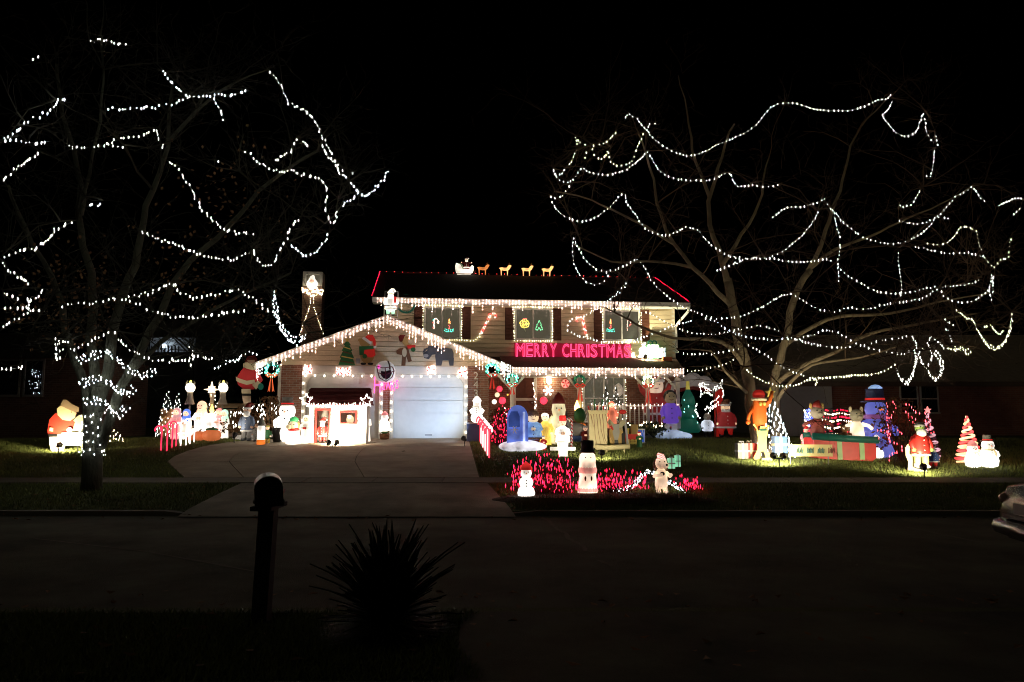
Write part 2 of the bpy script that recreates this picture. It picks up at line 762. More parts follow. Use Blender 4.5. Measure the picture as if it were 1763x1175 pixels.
X, Y, H_ = [], [], []
for a in (blades(120000, -17, 17, 16.80, 25.2, keep_far, .075), blades(36000, -14, 14, 13.38, 15.90, keep_far, .07), blades(26000, -5.5, 5.5, 4.75, 6.44, lambda a, b: a < -.32 + .12 * math.sin(b * 3), .06)):
    X.append(a[0]); Y.append(a[1]); H_.append(a[2])
X, Y, H_ = np.concatenate(X), np.concatenate(Y), np.concatenate(H_)
n = len(X)
Z = np.interp(Y, GY, GZ) - .012
q = rng.uniform(0, 2 * PI, n)
hh = H_ * rng.uniform(.5, 1.3, n)
wd = .006 + .004 * rng.random(n)
lx, ly = rng.normal(0, .03, n), rng.normal(0, .03, n)
V = np.empty((n, 3, 3), np.float32)
V[:, 0] = np.stack([X - wd * np.cos(q), Y - wd * np.sin(q), Z], 1)
V[:, 1] = np.stack([X + wd * np.cos(q), Y + wd * np.sin(q), Z], 1)
V[:, 2] = np.stack([X + lx, Y + ly, Z + hh], 1)
me = bpy.data.meshes.new('grass')
me.vertices.add(n * 3)
me.vertices.foreach_set('co', V.ravel())
me.loops.add(n * 3)
me.loops.foreach_set('vertex_index', np.arange(n * 3, dtype=np.int32))
me.polygons.add(n)
me.polygons.foreach_set('loop_start', np.arange(0, n * 3, 3, dtype=np.int32))
me.update(calc_edges=True)
me.materials.append(M_grass)
o = bpy.data.objects.new('grass', me)
COL.objects.link(o)
o['kind'] = 'stuff'
# fallen leaves on lawns and in the gutter
lf = MB()
for k in range(650):
    y = random.choice([random.uniform(4.8, 6.4), random.uniform(6.7, 7.4), random.uniform(12.4, 13.1), random.uniform(13.4, 15.4), random.uniform(17, 24)])
    x = random.uniform(-13, 13)
    if y > 13 and not keep_far(x, y):
        continue
    z = gz(y) + .03
    a, s_ = random.uniform(0, 6.28), random.uniform(.03, .06)
    c, d = math.cos(a) * s_, math.sin(a) * s_
    t = random.uniform(-.02, .03)
    lf.add([(x - c, y - d, z), (x + d * .6, y - c * .6, z + t), (x + c, y + d, z + .012), (x - d * .6, y + c * .6, z + t)], [(0, 1, 2), (0, 2, 3)])
lf.build('fallen_leaves', M_leaf, kind='stuff')

# ------------------------------------------------------------------ the decorated house
house = T('brick_house', 'two storey brick house with cream siding and a lit gabled double garage', 'house', HO, HTH)


def hb(name, boxes, m, parent=None):
    mb = MB()
    for b_ in boxes:
        mb.box(*b_)
    return mb.build(name, m, parent or house)


# key lines read off the photograph on their own planes
XL, XA, XB, XC, XD, XR = hx(484), hx(526), hx(655), hx(677), hx(800), hx(838)
ZB = 0.0
ZH1 = hz(645)            # underside of header
ZH2 = hz(630)            # top of header / foot of gable siding
ZAP = hz(550, 0, 668)    # gable apex (soffit)
XAP = hx(668, 0, 560)
XEL, XER = hx(440, -.35, 627), hx(871, -.35, 630)
ZEV = hz(630, -.35, 440)
YM, YE, YR = 1.6, 1.0, 5.4          # main wall, eave and ridge planes
MXL, MXR = hx(672, YM, 540), hx(1160, YM, 560)
ZSID = hz(616, YM, 1000)            # foot of upper siding
ZEAVE = hz(522, YE, 900)
ZRID = hz(480, YR, 900)
RXL, RXR = hx(640, YE, 515), hx(1188, YE, 525)
ZDECK = hz(738, .1, 1120)
ZPF = hz(634, -.35, 1000)           # porch eave
PXL, PXR = hx(866, -.35, 634), hx(1176, -.35, 636)
YB = 9.0                            # back of the house

# ---- garage walls
piers = [hb('brick_pier', [b_], M_brick) for b_ in ((XL, XA - .1, 0, .25, -.15, ZH2), (XB + .1, XC - .1, 0, .25, -.15, ZH1), (XD + .1, XR, 0, .25, -.15, ZH2))]
for b_ in ((XL, XL + .2, .25, 6.5, -.15, ZH2), (XR - .2, XR, .25, YM, -.15, ZH2)):
    hb('side_wall', [b_], M_brick)
# soldier course bricks at the top of each pier, each brick its own piece
for a, b_, gw in ((XL, XA - .1, piers[0]), (XD + .1, XR, piers[2])):
    k = int((b_ - a) / .085)
    for i in range(k):
        mb = MB()
        x = a + .004 + i * (b_ - a) / k
        mb.box(x, x + (b_ - a) / k - .008, -.018, .0, ZH2 - .24, ZH2 - .03)
        mb.build('brick', M_brick, gw)
hb('garage_header', [(XA - .1, XD + .1, -.03, .25, ZH1, ZH2 - .02)], M_trim)
hb('corner_trim', [(XL - .09, XL, -.04, .12, -.1, ZH2)], M_trim)
hb('corner_trim', [(XR, XR + .06, -.04, .1, -.1, ZH2)], M_brick)
# door surrounds: arched upper corners
for (a, b_) in ((XA, XB), (XC, XD)):
    for s_, x in ((1, a + .03), (-1, b_ - .03)):
        fr = MB()
        fr.box(min(x, x - .13 * s_), max(x, x - .13 * s_), -.06, .2, -.1, ZH1)
        pl = [(x, ZH1)] + [(x + s_ * .45 * (1 - math.sin(PI / 2 * t / 6)), ZH1 - .45 * (1 - math.cos(PI / 2 * t / 6))) for t in range(7)]
        if s_ < 0:
            pl = pl[::-1]
        fr.prism(pl, -.05, .1)
        fr.build('door_frame', M_trim, house)
    door = hb('garage_door', [(a + .03, b_ - .03, .14, .2, -.02, ZH1)], M_white)
    nrow = 5
    for r in range(nrow):
        z0, z1 = ZH1 * r / nrow + .006, ZH1 * (r + 1) / nrow - .006
        mb = MB()
        mb.box(a + .035, b_ - .035, .10, .139, z0, z1)
        ncol = 4
        for c in range(ncol):
            wcol = (b_ - a - .07) / ncol
            x0 = a + .035 + c * wcol + .08
            mb.box(x0, x0 + wcol - .16, .088, .0995, z0 + .09, z1 - .09)
        mb.build('door_section', M_white, door)
    mb = MB()
    mb.box((a + b_) / 2 - .12, (a + b_) / 2 + .12, .06, .0875, .12, .15)
    mb.build('handle', M_black, door)


# ---- siding boards, each its own lapped board
def boards(parent, z0, z1, xl, xr, y, m, exp=.165):
    z = z0
    while z < z1 - .02:
        zt = min(z + exp, z1)
        a0, b0, a1, b1 = xl(z), xr(z), xl(zt), xr(zt)
        if b0 - a0 > .1:
            if b1 - a1 < .02:
                a1 = b1 = (a1 + b1) / 2
                b1 += .02
            mb = MB()
            zb2 = zt - .022
            mb.add([(a0, y - .055, z), (b0, y - .055, z), (b1, y - .036, zb2), (a1, y - .036, zb2), (a0, y, z), (b0, y, z), (b1, y, zb2), (a1, y, zb2)],
                   [(0, 1, 2, 3), (5, 4, 7, 6), (4, 5, 1, 0), (3, 2, 6, 7), (4, 0, 3, 7), (1, 5, 6, 2)])
            mb.build('siding_board', m, parent)
        z = zt


SL = (ZAP - ZEV) / (XAP - XEL)
SR = (ZAP - ZEV) / (XER - XAP)
gab = MB()
gl = lambda z: max(XL, XEL + (z - ZEV) / SL + .05)
gr = lambda z: min(XR, XER - (z - ZEV) / SR - .05)
gab.prism([(XL, ZH2 - .02), (XR, ZH2 - .02), (XR, max(ZH2, ZEV + (XER - XR) * SR)), (XAP, ZAP), (XL, max(ZH2, ZEV + (XL - XEL) * SL))], .02, .2)
gab = gab.build('gable_wall', M_cream, house)
boards(gab, ZH2, ZAP - .06, gl, gr, .02, M_cream)

# ---- garage roof
TR = .10
rf = MB()
YG0, YG1 = -.45, 5.2
for s_ in (0, 1):
    xe, sl_ = ((XEL, SL), (XER, SR))[s_]
    A = [(xe, YG0, ZEV), (XAP, YG0, ZAP), (XAP, YG1, ZAP), (xe, YG1, ZEV)]
    B = [(x, y, z + TR) for x, y, z in A]
    f = [(0, 1, 2, 3), (7, 6, 5, 4), (0, 4, 5, 1), (2, 6, 7, 3), (3, 7, 4, 0), (1, 5, 6, 2)]
    rf.add(A + B, f if s_ == 0 else [t[::-1] for t in f])
rf = rf.build('garage_roof', M_roof, house)
fa = MB()
for xe in (XEL, XER):
    sgn = 1 if xe < XAP else -1
    fa.add([(xe, YG0 - .03, ZEV - .14), (XAP, YG0 - .03, ZAP - .14), (XAP, YG0 - .03, ZAP + .1), (xe, YG0 - .03, ZEV + .1),
            (xe, YG0 - .002, ZEV - .14), (XAP, YG0 - .002, ZAP - .14), (XAP, YG0 - .002, ZAP + .1), (xe, YG0 - .002, ZEV + .1)],
           [(0, 1, 2, 3), (7, 6, 5, 4), (0, 4, 5, 1), (2, 6, 7, 3), (0, 3, 7, 4)])
fa.build('rake_fascia', M_white, house)
sf = MB()
for xe, s_ in ((XEL, 1), (XER, -1)):
    sf.add([(xe, YG0, ZEV - .012), (XAP, YG0, ZAP - .012), (XAP, .02, ZAP - .012), (xe, .02, ZEV - .012)], [(0, 1, 2, 3) if s_ > 0 else (3, 2, 1, 0)])
sf.build('soffit', M_white, house)

# ---- main block
mw = hb('brick_wall', [(XR + .06, MXR, YM, YM + .25, -.15, ZSID - .02), (MXR - .25, MXR, YM + .25, YB, -.15, ZSID - .02), (MXL, MXL + .25, 3, YB, -.15, ZSID), (MXL, MXR, YB - .25, YB, -.15, ZEAVE)], M_brick)
sw = hb('siding_wall', [(MXL, MXR, YM - .02, YM + .2, ZSID, ZEAVE), (MXL, MXL + .2, YM + .2, YB - .25, ZSID, ZEAVE), (MXR - .2, MXR, YM + .2, YB - .25, ZSID, ZEAVE)], M_cream)
boards(sw, ZSID, ZEAVE - .02, lambda z: MXL, lambda z: MXR, YM - .02, M_cream)
hb('corner_trim', [(MXR - .09, MXR + .02, YM - .065, YM - .05, ZSID, ZEAVE)], M_trim)
rf2 = MB()
zb = ZRID - (ZRID - ZEAVE) * (YB + .6 - YR) / (YR - YE)
prof = [(YE, ZEAVE), (YR, ZRID), (YB + .6, zb)]
vs = [(x, y, z + dz) for x in (RXL, RXR) for y, z in prof for dz in (0, .12)]
rf2.add(vs, [(0, 2, 8, 6), (1, 7, 9, 3), (2, 4, 10, 8), (3, 9, 11, 5), (0, 6, 7, 1), (4, 5, 11, 10), (0, 1, 3, 2), (2, 3, 5, 4), (6, 8, 9, 7), (8, 10, 11, 9)])
rf2.build('main_roof', M_roof, house)
gw2 = MB()
for x in (MXL, MXR - .2):
    v = [(xx, y, z) for xx in (x, x + .2) for y, z in ((YM, ZEAVE), (YR, ZRID - .03), (YB, ZEAVE))]
    gw2.add(v, [(0, 1, 2), (5, 4, 3), (0, 3, 4, 1), (1, 4, 5, 2), (2, 5, 3, 0)])
gw2.build('gable_end', M_cream, house)
hb('soffit', [(RXL + .02, RXR - .02, YE + .02, YM - .03, ZEAVE - .05, ZEAVE - .01)], M_white)
gut = hb('gutter', [(RXL + .03, RXR - .03, YE - .12, YE - .005, ZEAVE - .06, ZEAVE + .10)], M_white)
ds = MB()
xg = MXR + .08
ds.tube(smooth_path([(xg + .3, YE - .06, ZEAVE - .06), (xg + .28, YE, ZEAVE - .2), (xg + .02, YM - .06, ZEAVE - .65), (xg - .02, YM - .07, ZEAVE - .9), (xg - .02, YM - .07, ZSID + .2)], .1), .05, 8)
ds.build('downspout', M_white, house)


# ---- windows
def window(x0, x1, z0, z1, y, shutters=True, grid=None, name='window'):
    f = MB()
    for b_ in ((x0 - .07, x1 + .07, y - .10, y - .027, z1, z1 + .07), (x0 - .07, x1 + .07, y - .11, y - .027, z0 - .07, z0), (x0 - .07, x0, y - .10, y - .027, z0, z1), (x1, x1 + .07, y - .10, y - .027, z0, z1)):
        f.box(*b_)
    xm = (x0 + x1) / 2
    f.box(xm - .03, xm + .03, y - .095, y - .027, z0, z1)
    f = f.build(name, M_white, house)
    for a, b_ in ((x0, xm - .03), (xm + .03, x1)):
        hb('pane', [(a, b_, y - .078, y - .066, z0, z1)], M_glass, f)
        if grid:
            m = MB()
            m.box((a + b_) / 2 - .012, (a + b_) / 2 + .012, y - .088, y - .079, z0, z1)
            for zz in grid:
                m.box(a, b_, y - .092, y - .0885, zz - .02, zz + .02)
            m.build('muntin', M_white, f)
    if shutters:
        for a in (x0 - .07 - .36, x1 + .07 + .02):
            s_ = MB()
            s_.box(a, a + .34, y - .085, y - .027, z0 - .07, z1 + .07)
            sh = s_.build('shutter', M_shut, house)
            k = 9
            for i in range(k):
                zz = z0 + (z1 - z0) * (i + .1) / k
                m = MB()
                m.add([(a + .04, y - .086, zz), (a + .3, y - .086, zz), (a + .3, y - .086, zz + (z1 - z0) / k * .8), (a + .04, y - .086, zz + (z1 - z0) / k * .8), (a + .04, y - .105, zz), (a + .3, y - .105, zz)],
                      [(4, 5, 2, 3), (0, 1, 5, 4), (0, 4, 3), (1, 2, 5)])
                m.build('louver', M_shut, sh)
    return f


WZ0, WZ1 = hz(583, YM, 900), hz(534, YM, 900)
WIN = []
for a, b_ in ((733, 790), (889, 946), (1041, 1098)):
    x0, x1 = hx(a, YM, 560), hx(b_, YM, 560)
    WIN.append((x0, x1))
    window(x0, x1, WZ0, WZ1, YM)
PW = (hx(1006, YM, 690), hx(1072, YM, 690), hz(725, YM, 1040), hz(648, YM, 1040))
window(PW[0], PW[1], PW[2], PW[3], YM, False, [PW[2] + (PW[3] - PW[2]) * .5], 'porch_window')

# ---- front door
dx0, dx1, dz1 = hx(888, YM, 690), hx(919, YM, 690), hz(651, YM, 900)
hb('door_frame', [(dx0 - .12, dx0, YM - .06, YM, ZDECK, dz1), (dx1, dx1 + .12, YM - .06, YM, ZDECK, dz1), (dx0 - .12, dx1 + .12, YM - .06, YM, dz1, dz1 + .14)], M_white)
fd = hb('front_door', [(dx0, dx1, YM - .03, YM - .002, ZDECK, dz1)], M_door)
zm = hz(688, YM, 900)
hb('door_rail', [(dx0, dx1, YM - .045, YM - .0305, zm - .05, zm + .05)], M_trim, fd)
for x in (dx0 + .06, (dx0 + dx1) / 2 + .03):
    hb('door_panel', [(x, x + .24, YM - .042, YM - .0305, zm + .12, dz1 - .1)], M_door, fd)
mb = MB(); mb.ell((dx1 - .07, YM - .07, zm - .12), .035)
mb.build('handle', M_metal, fd, True)

# ---- porch
ZP2 = ZSID + .02
pr = MB()
v = [(PXL, -.4, ZPF), (PXR, -.4, ZPF), (MXR + .02, YM - .07, ZP2), (hx(860, YM, 600), YM - .07, ZP2)]
v += [(x, y, z - .08) for x, y, z in v]
pr.add(v, [(0, 1, 2, 3), (7, 6, 5, 4), (0, 4, 5, 1), (1, 5, 6, 2), (2, 6, 7, 3), (3, 7, 4, 0)])
pr.build('porch_roof', mat('porch_shingle', (.085, .038, .028), .95, .3, 9, .5, 60), house)
hb('porch_fascia', [(PXL + .3, PXR, -.46, -.405, ZPF - .2, ZPF - .005)], M_white)
hb('porch_ceiling', [(XR + .08, PXR - .1, -.38, YM - .01, ZPF - .24, ZPF - .2)], M_white)
hb('porch_floor', [(XR + .08, PXR - .1, -.1, YM - .01, -.15, ZDECK)], M_conc2)
hb('porch_step', [(hx(885, -.6), hx(940, -.6), -.9, -.11, -.15, ZDECK - .14)], M_conc2)
POSTX = [hx(881, -.2), hx(997, -.2), hx(1114, -.2), hx(1166, -.2)]
for x in POSTX:
    p = hb('porch_post', [(x - .055, x + .055, -.28, -.17, ZDECK, ZPF - .2)], M_trim)
    m = MB()
    for s_ in (-1, 1):
        if x == POSTX[-1] and s_ > 0:
            continue
        m.add([(x + s_ * .057, -.25, ZPF - .62), (x + s_ * .057, -.2, ZPF - .62), (x + s_ * .42, -.2, ZPF - .25), (x + s_ * .42, -.25, ZPF - .25),
               (x + s_ * .057, -.25, ZPF - .75), (x + s_ * .057, -.2, ZPF - .75), (x + s_ * .52, -.2, ZPF - .25), (x + s_ * .52, -.25, ZPF - .25)],
              [(0, 3, 2, 1), (4, 5, 6, 7), (0, 4, 7, 3), (1, 2, 6, 5), (3, 7, 6, 2), (0, 1, 5, 4)])
    m.build('post_bracket', M_trim, p)
ZRAIL = hz(698, -.2, 1120)
rx0 = hx(1018, -.2)
rl = hb('porch_railing', [(rx0, POSTX[3] - .06, -.25, -.19, ZRAIL - .05, ZRAIL), (rx0, POSTX[3] - .06, -.24, -.2, ZDECK + .08, ZDECK + .13)], M_trim)
k = int((POSTX[3] - rx0) / .16)
for i in range(k):
    x = rx0 + .05 + i * .16
    if abs(x - POSTX[2]) < .08:
        continue
    hb('baluster', [(x, x + .04, -.24, -.2, ZDECK + .13, ZRAIL - .05)], M_trim, rl)
# porch lantern that is switched on
lx, lz = hx(944, YM, 657), hz(657, YM, 944)
wl = hb('porch_lamp', [(lx - .07, lx + .07, YM - .05, YM, lz - .1, lz + .12), (lx - .1, lx + .1, YM - .22, YM - .05, lz + .1, lz + .13)], M_black)
mb = MB(); mb.lathe([(.05, -.1), (.09, -.04), (.09, .06), (.06, .1)], (lx, YM - .15, lz), 10)
mb.build('lamp_glass', lamp('porch_lamp_glow', (1, .78, .48), 30), wl, True)

# ---- chimney
cx0, cx1 = hx(519, 3.0, 560), hx(553, 3.0, 560)
cz = hz(468, 3.0, 537)
ch = hb('chimney', [(cx0, cx1, 3.0, 3.7, ZEV - .2, cz - .55)], M_dbrick)
hb('chimney_cap', [(cx0, cx0 + .1, 3.0, 3.7, cz - .55, cz), (cx1 - .1, cx1, 3.0, 3.7, cz - .55, cz), (cx0 + .1, cx1 - .1, 3.0, 3.08, cz - .1, cz), (cx0 + .1, cx1 - .1, 3.0, 3.08, cz - .55, cz - .44), (cx0 + .1, cx1 - .1, 3.6, 3.7, cz - .55, cz)], M_trim, ch)

# ---- house number
for k, (chn, py) in enumerate((('2', 647), ('4', 662), ('3', 677))):
    mb = text_mb(chn, .36, .012)
    mb.build('number_digit', M_trim, house, loc=(hx(819.5, -.02, py), -.02, hz(py, 0, 820) - .13))

# ------------------------------------------------------------------ neighbouring houses
M_nroof = mat('grey_shingle', (.38, .31, .24), .95, .25, 6, .4, 50)
M_gsid = mat('grey_siding', (.40, .39, .37), .7, .1, 4)
nb = T('brick_bungalow', 'dark single storey brick bungalow behind the reindeer-red sleigh and spiral trees', 'house', (0, 0, 0))
nb['label'] = 'dark brick bungalow with two tall windows behind the inflatable present sleigh'
NY = 29.0
NG = gz(NY)
nx0, nx1, nx2 = at(1424, 700, NY).x, at(1560, 700, NY).x, 19.6
nze, nzr = at(1500, 661, NY).z, at(1500, 600, NY + 4).z
mb = MB(); mb.box(nx0, 22.5, NY, NY + .3, NG - .3, nze); mb.build('brick_wall', brick_mat('russet_brick', (.34, .12, .07), (.42, .18, .11), (.34, .26, .2)), nb)
mb = MB(); mb.box(nx0 - 2.0, nx0 - .05, NY - .6, NY + 8, NG - .3, nze + .1); mb.build('garage_block', M_gsid, nb)
mb = MB()
v = [(nx0 - 2.4, NY - 1.2, nze), (23, NY - 1.2, nze), (23, NY + 4, nzr + .6), (nx0 + .3, NY + 4, nzr + .6), (23, NY + 9, nze), (nx0 - 2.4, NY + 9, nze)]
v += [(x, y, z - .12) for x, y, z in v]
mb.add(v, [(0, 1, 2, 3), (3, 2, 4, 5), (0, 3, 5), (7, 6, 9, 8), (8, 9, 11, 10), (0, 6, 7, 1), (1, 7, 8, 2), (2, 8, 10, 4), (0, 5, 11, 6)])
mb.build('roof', M_nroof, nb)
mb = MB(); mb.box(nx0 - 2.4, 23, NY - 1.25, NY - 1.2, nze - .16, nze + .02); mb.build('fascia', mat('brown_trim', (.10, .07, .05), .7), nb)
mb = MB(); mb.box(nx0 - .04, nx0 + .06, NY - .1, NY - .01, NG, nze - .1); mb.build('downspout', mat('brown_trim', (.10, .07, .05)), nb)
for a, b_ in ((1551, 1578), (1586, 1613)):
    x0, x1, z0, z1 = at(a, 690, NY).x, at(b_, 690, NY).x, at(1580, 710, NY).z, at(1580, 664, NY).z
    f = MB()
    for bx in ((x0 - .05, x0, z0, z1), (x1, x1 + .05, z0, z1), (x0 - .05, x1 + .05, z1, z1 + .06), (x0 - .08, x1 + .08, z0 - .07, z0), (x0, x1, (z0 + z1) / 2 - .025, (z0 + z1) / 2 + .025)):
        f.box(bx[0], bx[1], NY - .06, NY - .002, bx[2], bx[3])
    f = f.build('window_frame', M_trim, nb)
    mb = MB(); mb.box(x0, x1, NY - .035, NY - .003, z0, z1); mb.build('pane', M_dglass, f)

lb = T('ranch_house', 'dark brick ranch house with a glass window dotted with added bulbs behind the plywood santa', 'house', (0, 0, 0))
LY = 25.5
LG = gz(LY)
ex = at(157, 650, LY).x
lz1 = at(60, 612, LY).z
mb = MB(); mb.box(-24, ex, LY, LY + .3, LG - .3, lz1); mb.build('brick_wall', M_dbrick, lb)
mb = MB(); mb.box(ex - .3, ex, LY + .3, LY + 4, LG - .3, lz1); mb.build('side_wall', M_dbrick, lb)
mb = MB()
v = [(-25, LY - .7, lz1), (ex + .5, LY - .7, lz1), (ex - 1.5, LY + 2, lz1 + 1.0), (-25, LY + 2, lz1 + 1.0), (ex + .5, LY + 4.6, lz1), (-25, LY + 4.6, lz1)]
v += [(x, y, z - .15) for x, y, z in v]
mb.add(v, [(0, 1, 2, 3), (3, 2, 4, 5), (1, 4, 2), (7, 6, 9, 8), (8, 9, 11, 10), (0, 6, 7, 1), (1, 7, 10, 4), (5, 3, 0), (6, 11, 9)])
mb.build('roof', M_roof, lb)
for a, b_ in ((-30, 34), (45, 74)):
    x0, x1, z0, z1 = at(a, 650, LY).x, at(b_, 650, LY).x, at(40, 680, LY).z, at(40, 622, LY).z
    f = MB()
    for bx in ((x0 - .06, x0, z0, z1), (x1, x1 + .06, z0, z1), (x0 - .06, x1 + .06, z1, z1 + .06), (x0 - .06, x1 + .06, z0 - .07, z0)):
        f.box(bx[0], bx[1], LY - .06, LY - .002, bx[2], bx[3])
    f = f.build('window_frame', mat('grey_paint', (.22, .22, .20), .6), lb)
    mb = MB(); mb.box(x0, x1, LY - .035, LY - .003, z0, z1); mb.build('pane', M_dglass, f)

wt = T('window_standin_bulbs', 'sprinkle of tiny cold bulbs standing in for lights seen in the ranch house window', 'light string', at(60, 652, LY - .08))  # added bulbs and wire stand in for lights seen in the glass
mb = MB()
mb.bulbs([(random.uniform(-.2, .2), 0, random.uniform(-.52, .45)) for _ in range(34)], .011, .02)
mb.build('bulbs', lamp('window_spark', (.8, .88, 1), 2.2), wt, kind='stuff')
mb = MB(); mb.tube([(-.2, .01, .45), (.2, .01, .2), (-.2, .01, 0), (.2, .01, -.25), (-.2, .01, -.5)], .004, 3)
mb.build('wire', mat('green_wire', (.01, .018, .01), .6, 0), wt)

# a house far behind, its upper wall lit by a cold porch lamp
FY = 48.0
fh = T('distant_house', 'distant pale house with a cold lit wall glimpsed between the tree stems', 'house', (0, 0, 0))
a, b_ = at(258, 600, FY).x, at(336, 600, FY).x
zt, zb_ = at(290, 582, FY).z, at(290, 609, FY).z
mb = MB(); mb.box(a, b_, FY, FY + 6, gz(FY), zt); mb.build('wall', mat('pale_siding', (.5, .52, .55), .7, .1), fh)
mb = MB(); v = [(a - .3, FY - .5, zt), (b_ + .3, FY - .5, zt), (b_ + .3, FY + 3, zt + 1.6), (a - .3, FY + 3, zt + 1.6), (b_ + .3, FY + 6.5, zt), (a - .3, FY + 6.5, zt)]
mb.add(v, [(0, 1, 2, 3), (3, 2, 4, 5), (0, 3, 5), (1, 4, 2), (0, 5, 4, 1)]); mb.build('roof', M_roof, fh)
mb = MB(); mb.box(a - .9, b_ + .9, FY - 2.2, FY - 2.1, gz(FY), zb_ - .1)
mb.build('porch_wall', mat('dark_paint', (.05, .055, .06), .7), fh)
for i in range(14):
    mb = MB(); x = a + .1 + (b_ - a - .2) * i / 13; mb.box(x - .03, x + .03, FY - 2.2, FY - 2.12, zb_ - .1, zb_ + .3); mb.build('baluster', mat('dark_paint', (.05, .055, .06)), fh)
pl = at(283, 596, FY - .5)
mb = MB(); mb.ell(pl, .13); wl2 = mb.build('wall_lamp', lamp('cold_lamp', (.75, .9, 1), 12), fh, True)

# ------------------------------------------------------------------ trees
M_bark1 = mat('grey_bark', (.085, .085, .055), .95, .35, 7, .9, 22, stretch=(1, 1, .35))
M_bark2 = mat('pale_bark', (.23, .175, .105), .9, .35, 6, .9, 20, stretch=(1, 1, .35))
M_twig1 = mat('grey_twig', (.035, .032, .018), .9, .2)
M_twig2 = mat('red_brown_twig', (.08, .048, .026), .9, .2)


def wob(pts, amp, step=.3):
    P = smooth_path(pts, step)
    o = [random.uniform(0, 6) for _ in range(4)]
    for i, p in enumerate(P):
        k = amp * min(1, i / 2)
        p.x += k * math.sin(i * .9 + o[0]) + k * .5 * math.sin(i * 2.3 + o[1])
        p.y += k * math.sin(i * .8 + o[2])
    return P


def limb(parent, name, pts, r0, r1, m, amp=.03, n=8):
    amp *= 1.5
    P = wob(pts, amp)
    k = len(P)
    mb = MB()
    mb.tube(P, [r0 + (r1 - r0) * (i / (k - 1)) ** .8 for i in range(k)], n)
    mb.build(name, m, parent, True)
    return P, r0, r1


def twig_sprays(mb, P, r, count, length, depth=2, up=.25):
    for _ in range(count):
        i = random.randrange(len(P) // 4, len(P))
        p = Vector(P[i])
        t = (P[min(i + 1, len(P) - 1)] - P[max(i - 1, 0)])
        if t.length < 1e-6:
            continue
        t.normalize()
        d = (t * random.uniform(.2, 1.0) + Vector((random.gauss(0, .7), random.gauss(0, .7), random.gauss(up, .5)))).normalized()
        L = length * random.uniform(.4, 1.2)
        pts = [p]
        k = 4
        for j in range(k):
            d = (d + Vector((random.gauss(0, .22), random.gauss(0, .22), random.gauss(-.03, .2)))).normalized()
            pts.append(pts[-1] + d * (L / k))
        mb.tube(pts, [r * (1 - .8 * j / k) for j in range(k + 1)], 3, cap=False)
        if depth > 1:
            twig_sprays(mb, pts, r * .6, 3, length * .5, depth - 1, up)


def grow_to(parent, nodes, tips, m, name='branch', r=.012):
    """a curved branch from the nearest lower limb point out to every tip where a light string hangs"""
    out = []
    for tp in tips:
        best, bd = None, 1e9
        for (p, rr) in nodes:
            dz = tp.z - p.z
            d = (tp - p).length + (1.2 * max(0, -dz) if dz < 0 else 0)
            if d < bd and d > .25:
                best, bd = (p, rr), d
        p, rr = best
        mid = p.lerp(tp, .5) + Vector((0, 0, .10 * bd))
        P, _, _ = limb(parent, name, [p, mid, tp + Vector((0, 0, .04))], min(rr * .6, r + .006 * bd), .005, m, .035, 6)
        for i, q in enumerate(P):
            nodes.append((q, .03))
        out.append(P)
    return out


W_WIRE = mat('green_wire', (.01, .018, .01), .6, 0)
L_COOL = lamp('white_bulb', (1, .96, .84), 10)
L_COOLB = lamp('cold_white_bulb', (.90, .95, 1), 15)
L_WARM = lamp('warm_bulb', (1, .78, .46), 18)
L_PINKW = lamp('icicle_bulb', (1, .64, .54), 18)
L_RED = lamp('red_bulb', (1, .012, .05), 5.5)
L_REDL = lamp('dim_red_bulb', (1, .05, .05), 4)
L_GREEN = lamp('green_bulb', (.10, .85, .50), 9)
L_BLUE = lamp('blue_bulb', (.10, .14, 1), 12)
L_YEL = lamp('yellow_bulb', (1, .62, .08), 12)
L_ORANGE = lamp('orange_bulb', (1, .22, .06), 8)


def strand(label, paths, bulbm, spacing=.115, rx=.021, rz=.034, jit=.012, group=None, cat='light string', name='string_lights', wire=True, drop=.0):
    """one string of lights: its wire and its bulbs"""
    P = [smooth_path(p, .12) for p in paths]
    base = P[0][0].copy()
    t = T(name, label, cat, base, 0, group)
    wm, bm = MB(), MB()
    for q in P:
        q = [p - base for p in q]
        if wire:
            wm.tube(q[::2] + ([q[-1]] if len(q) % 2 == 0 else []), .006, 3, cap=False)
        pts = along(q, spacing, jit)
        bm.bulbs([p - Vector((0, 0, drop)) for p in pts], rx, rz)
    if wire:
        wm.build('wire', W_WIRE, t)
    bm.build('bulbs', bulbm, t, kind='stuff')
    return t


def px_path(pts, d, wob_=.5, ph=0.0):
    return [at(x, y, d + wob_ * math.sin(i * .55 + ph)) for i, (x, y) in enumerate(pts)]


# ---- left tree: many stems, its trunk wrapped with lights, standing at the kerb lawn
TB = G(157, 843)
D1 = TB.y
t1 = T('bare_tree', 'multi-stemmed tree on the kerb lawn with its trunk wrapped in white lights', 'tree', TB)
M_t1 = Matrix.Translation(-TB)


def r1(pts, dd=0.0):
    return [at(x, y, D1 + dd + k) - TB for x, y, k in pts]


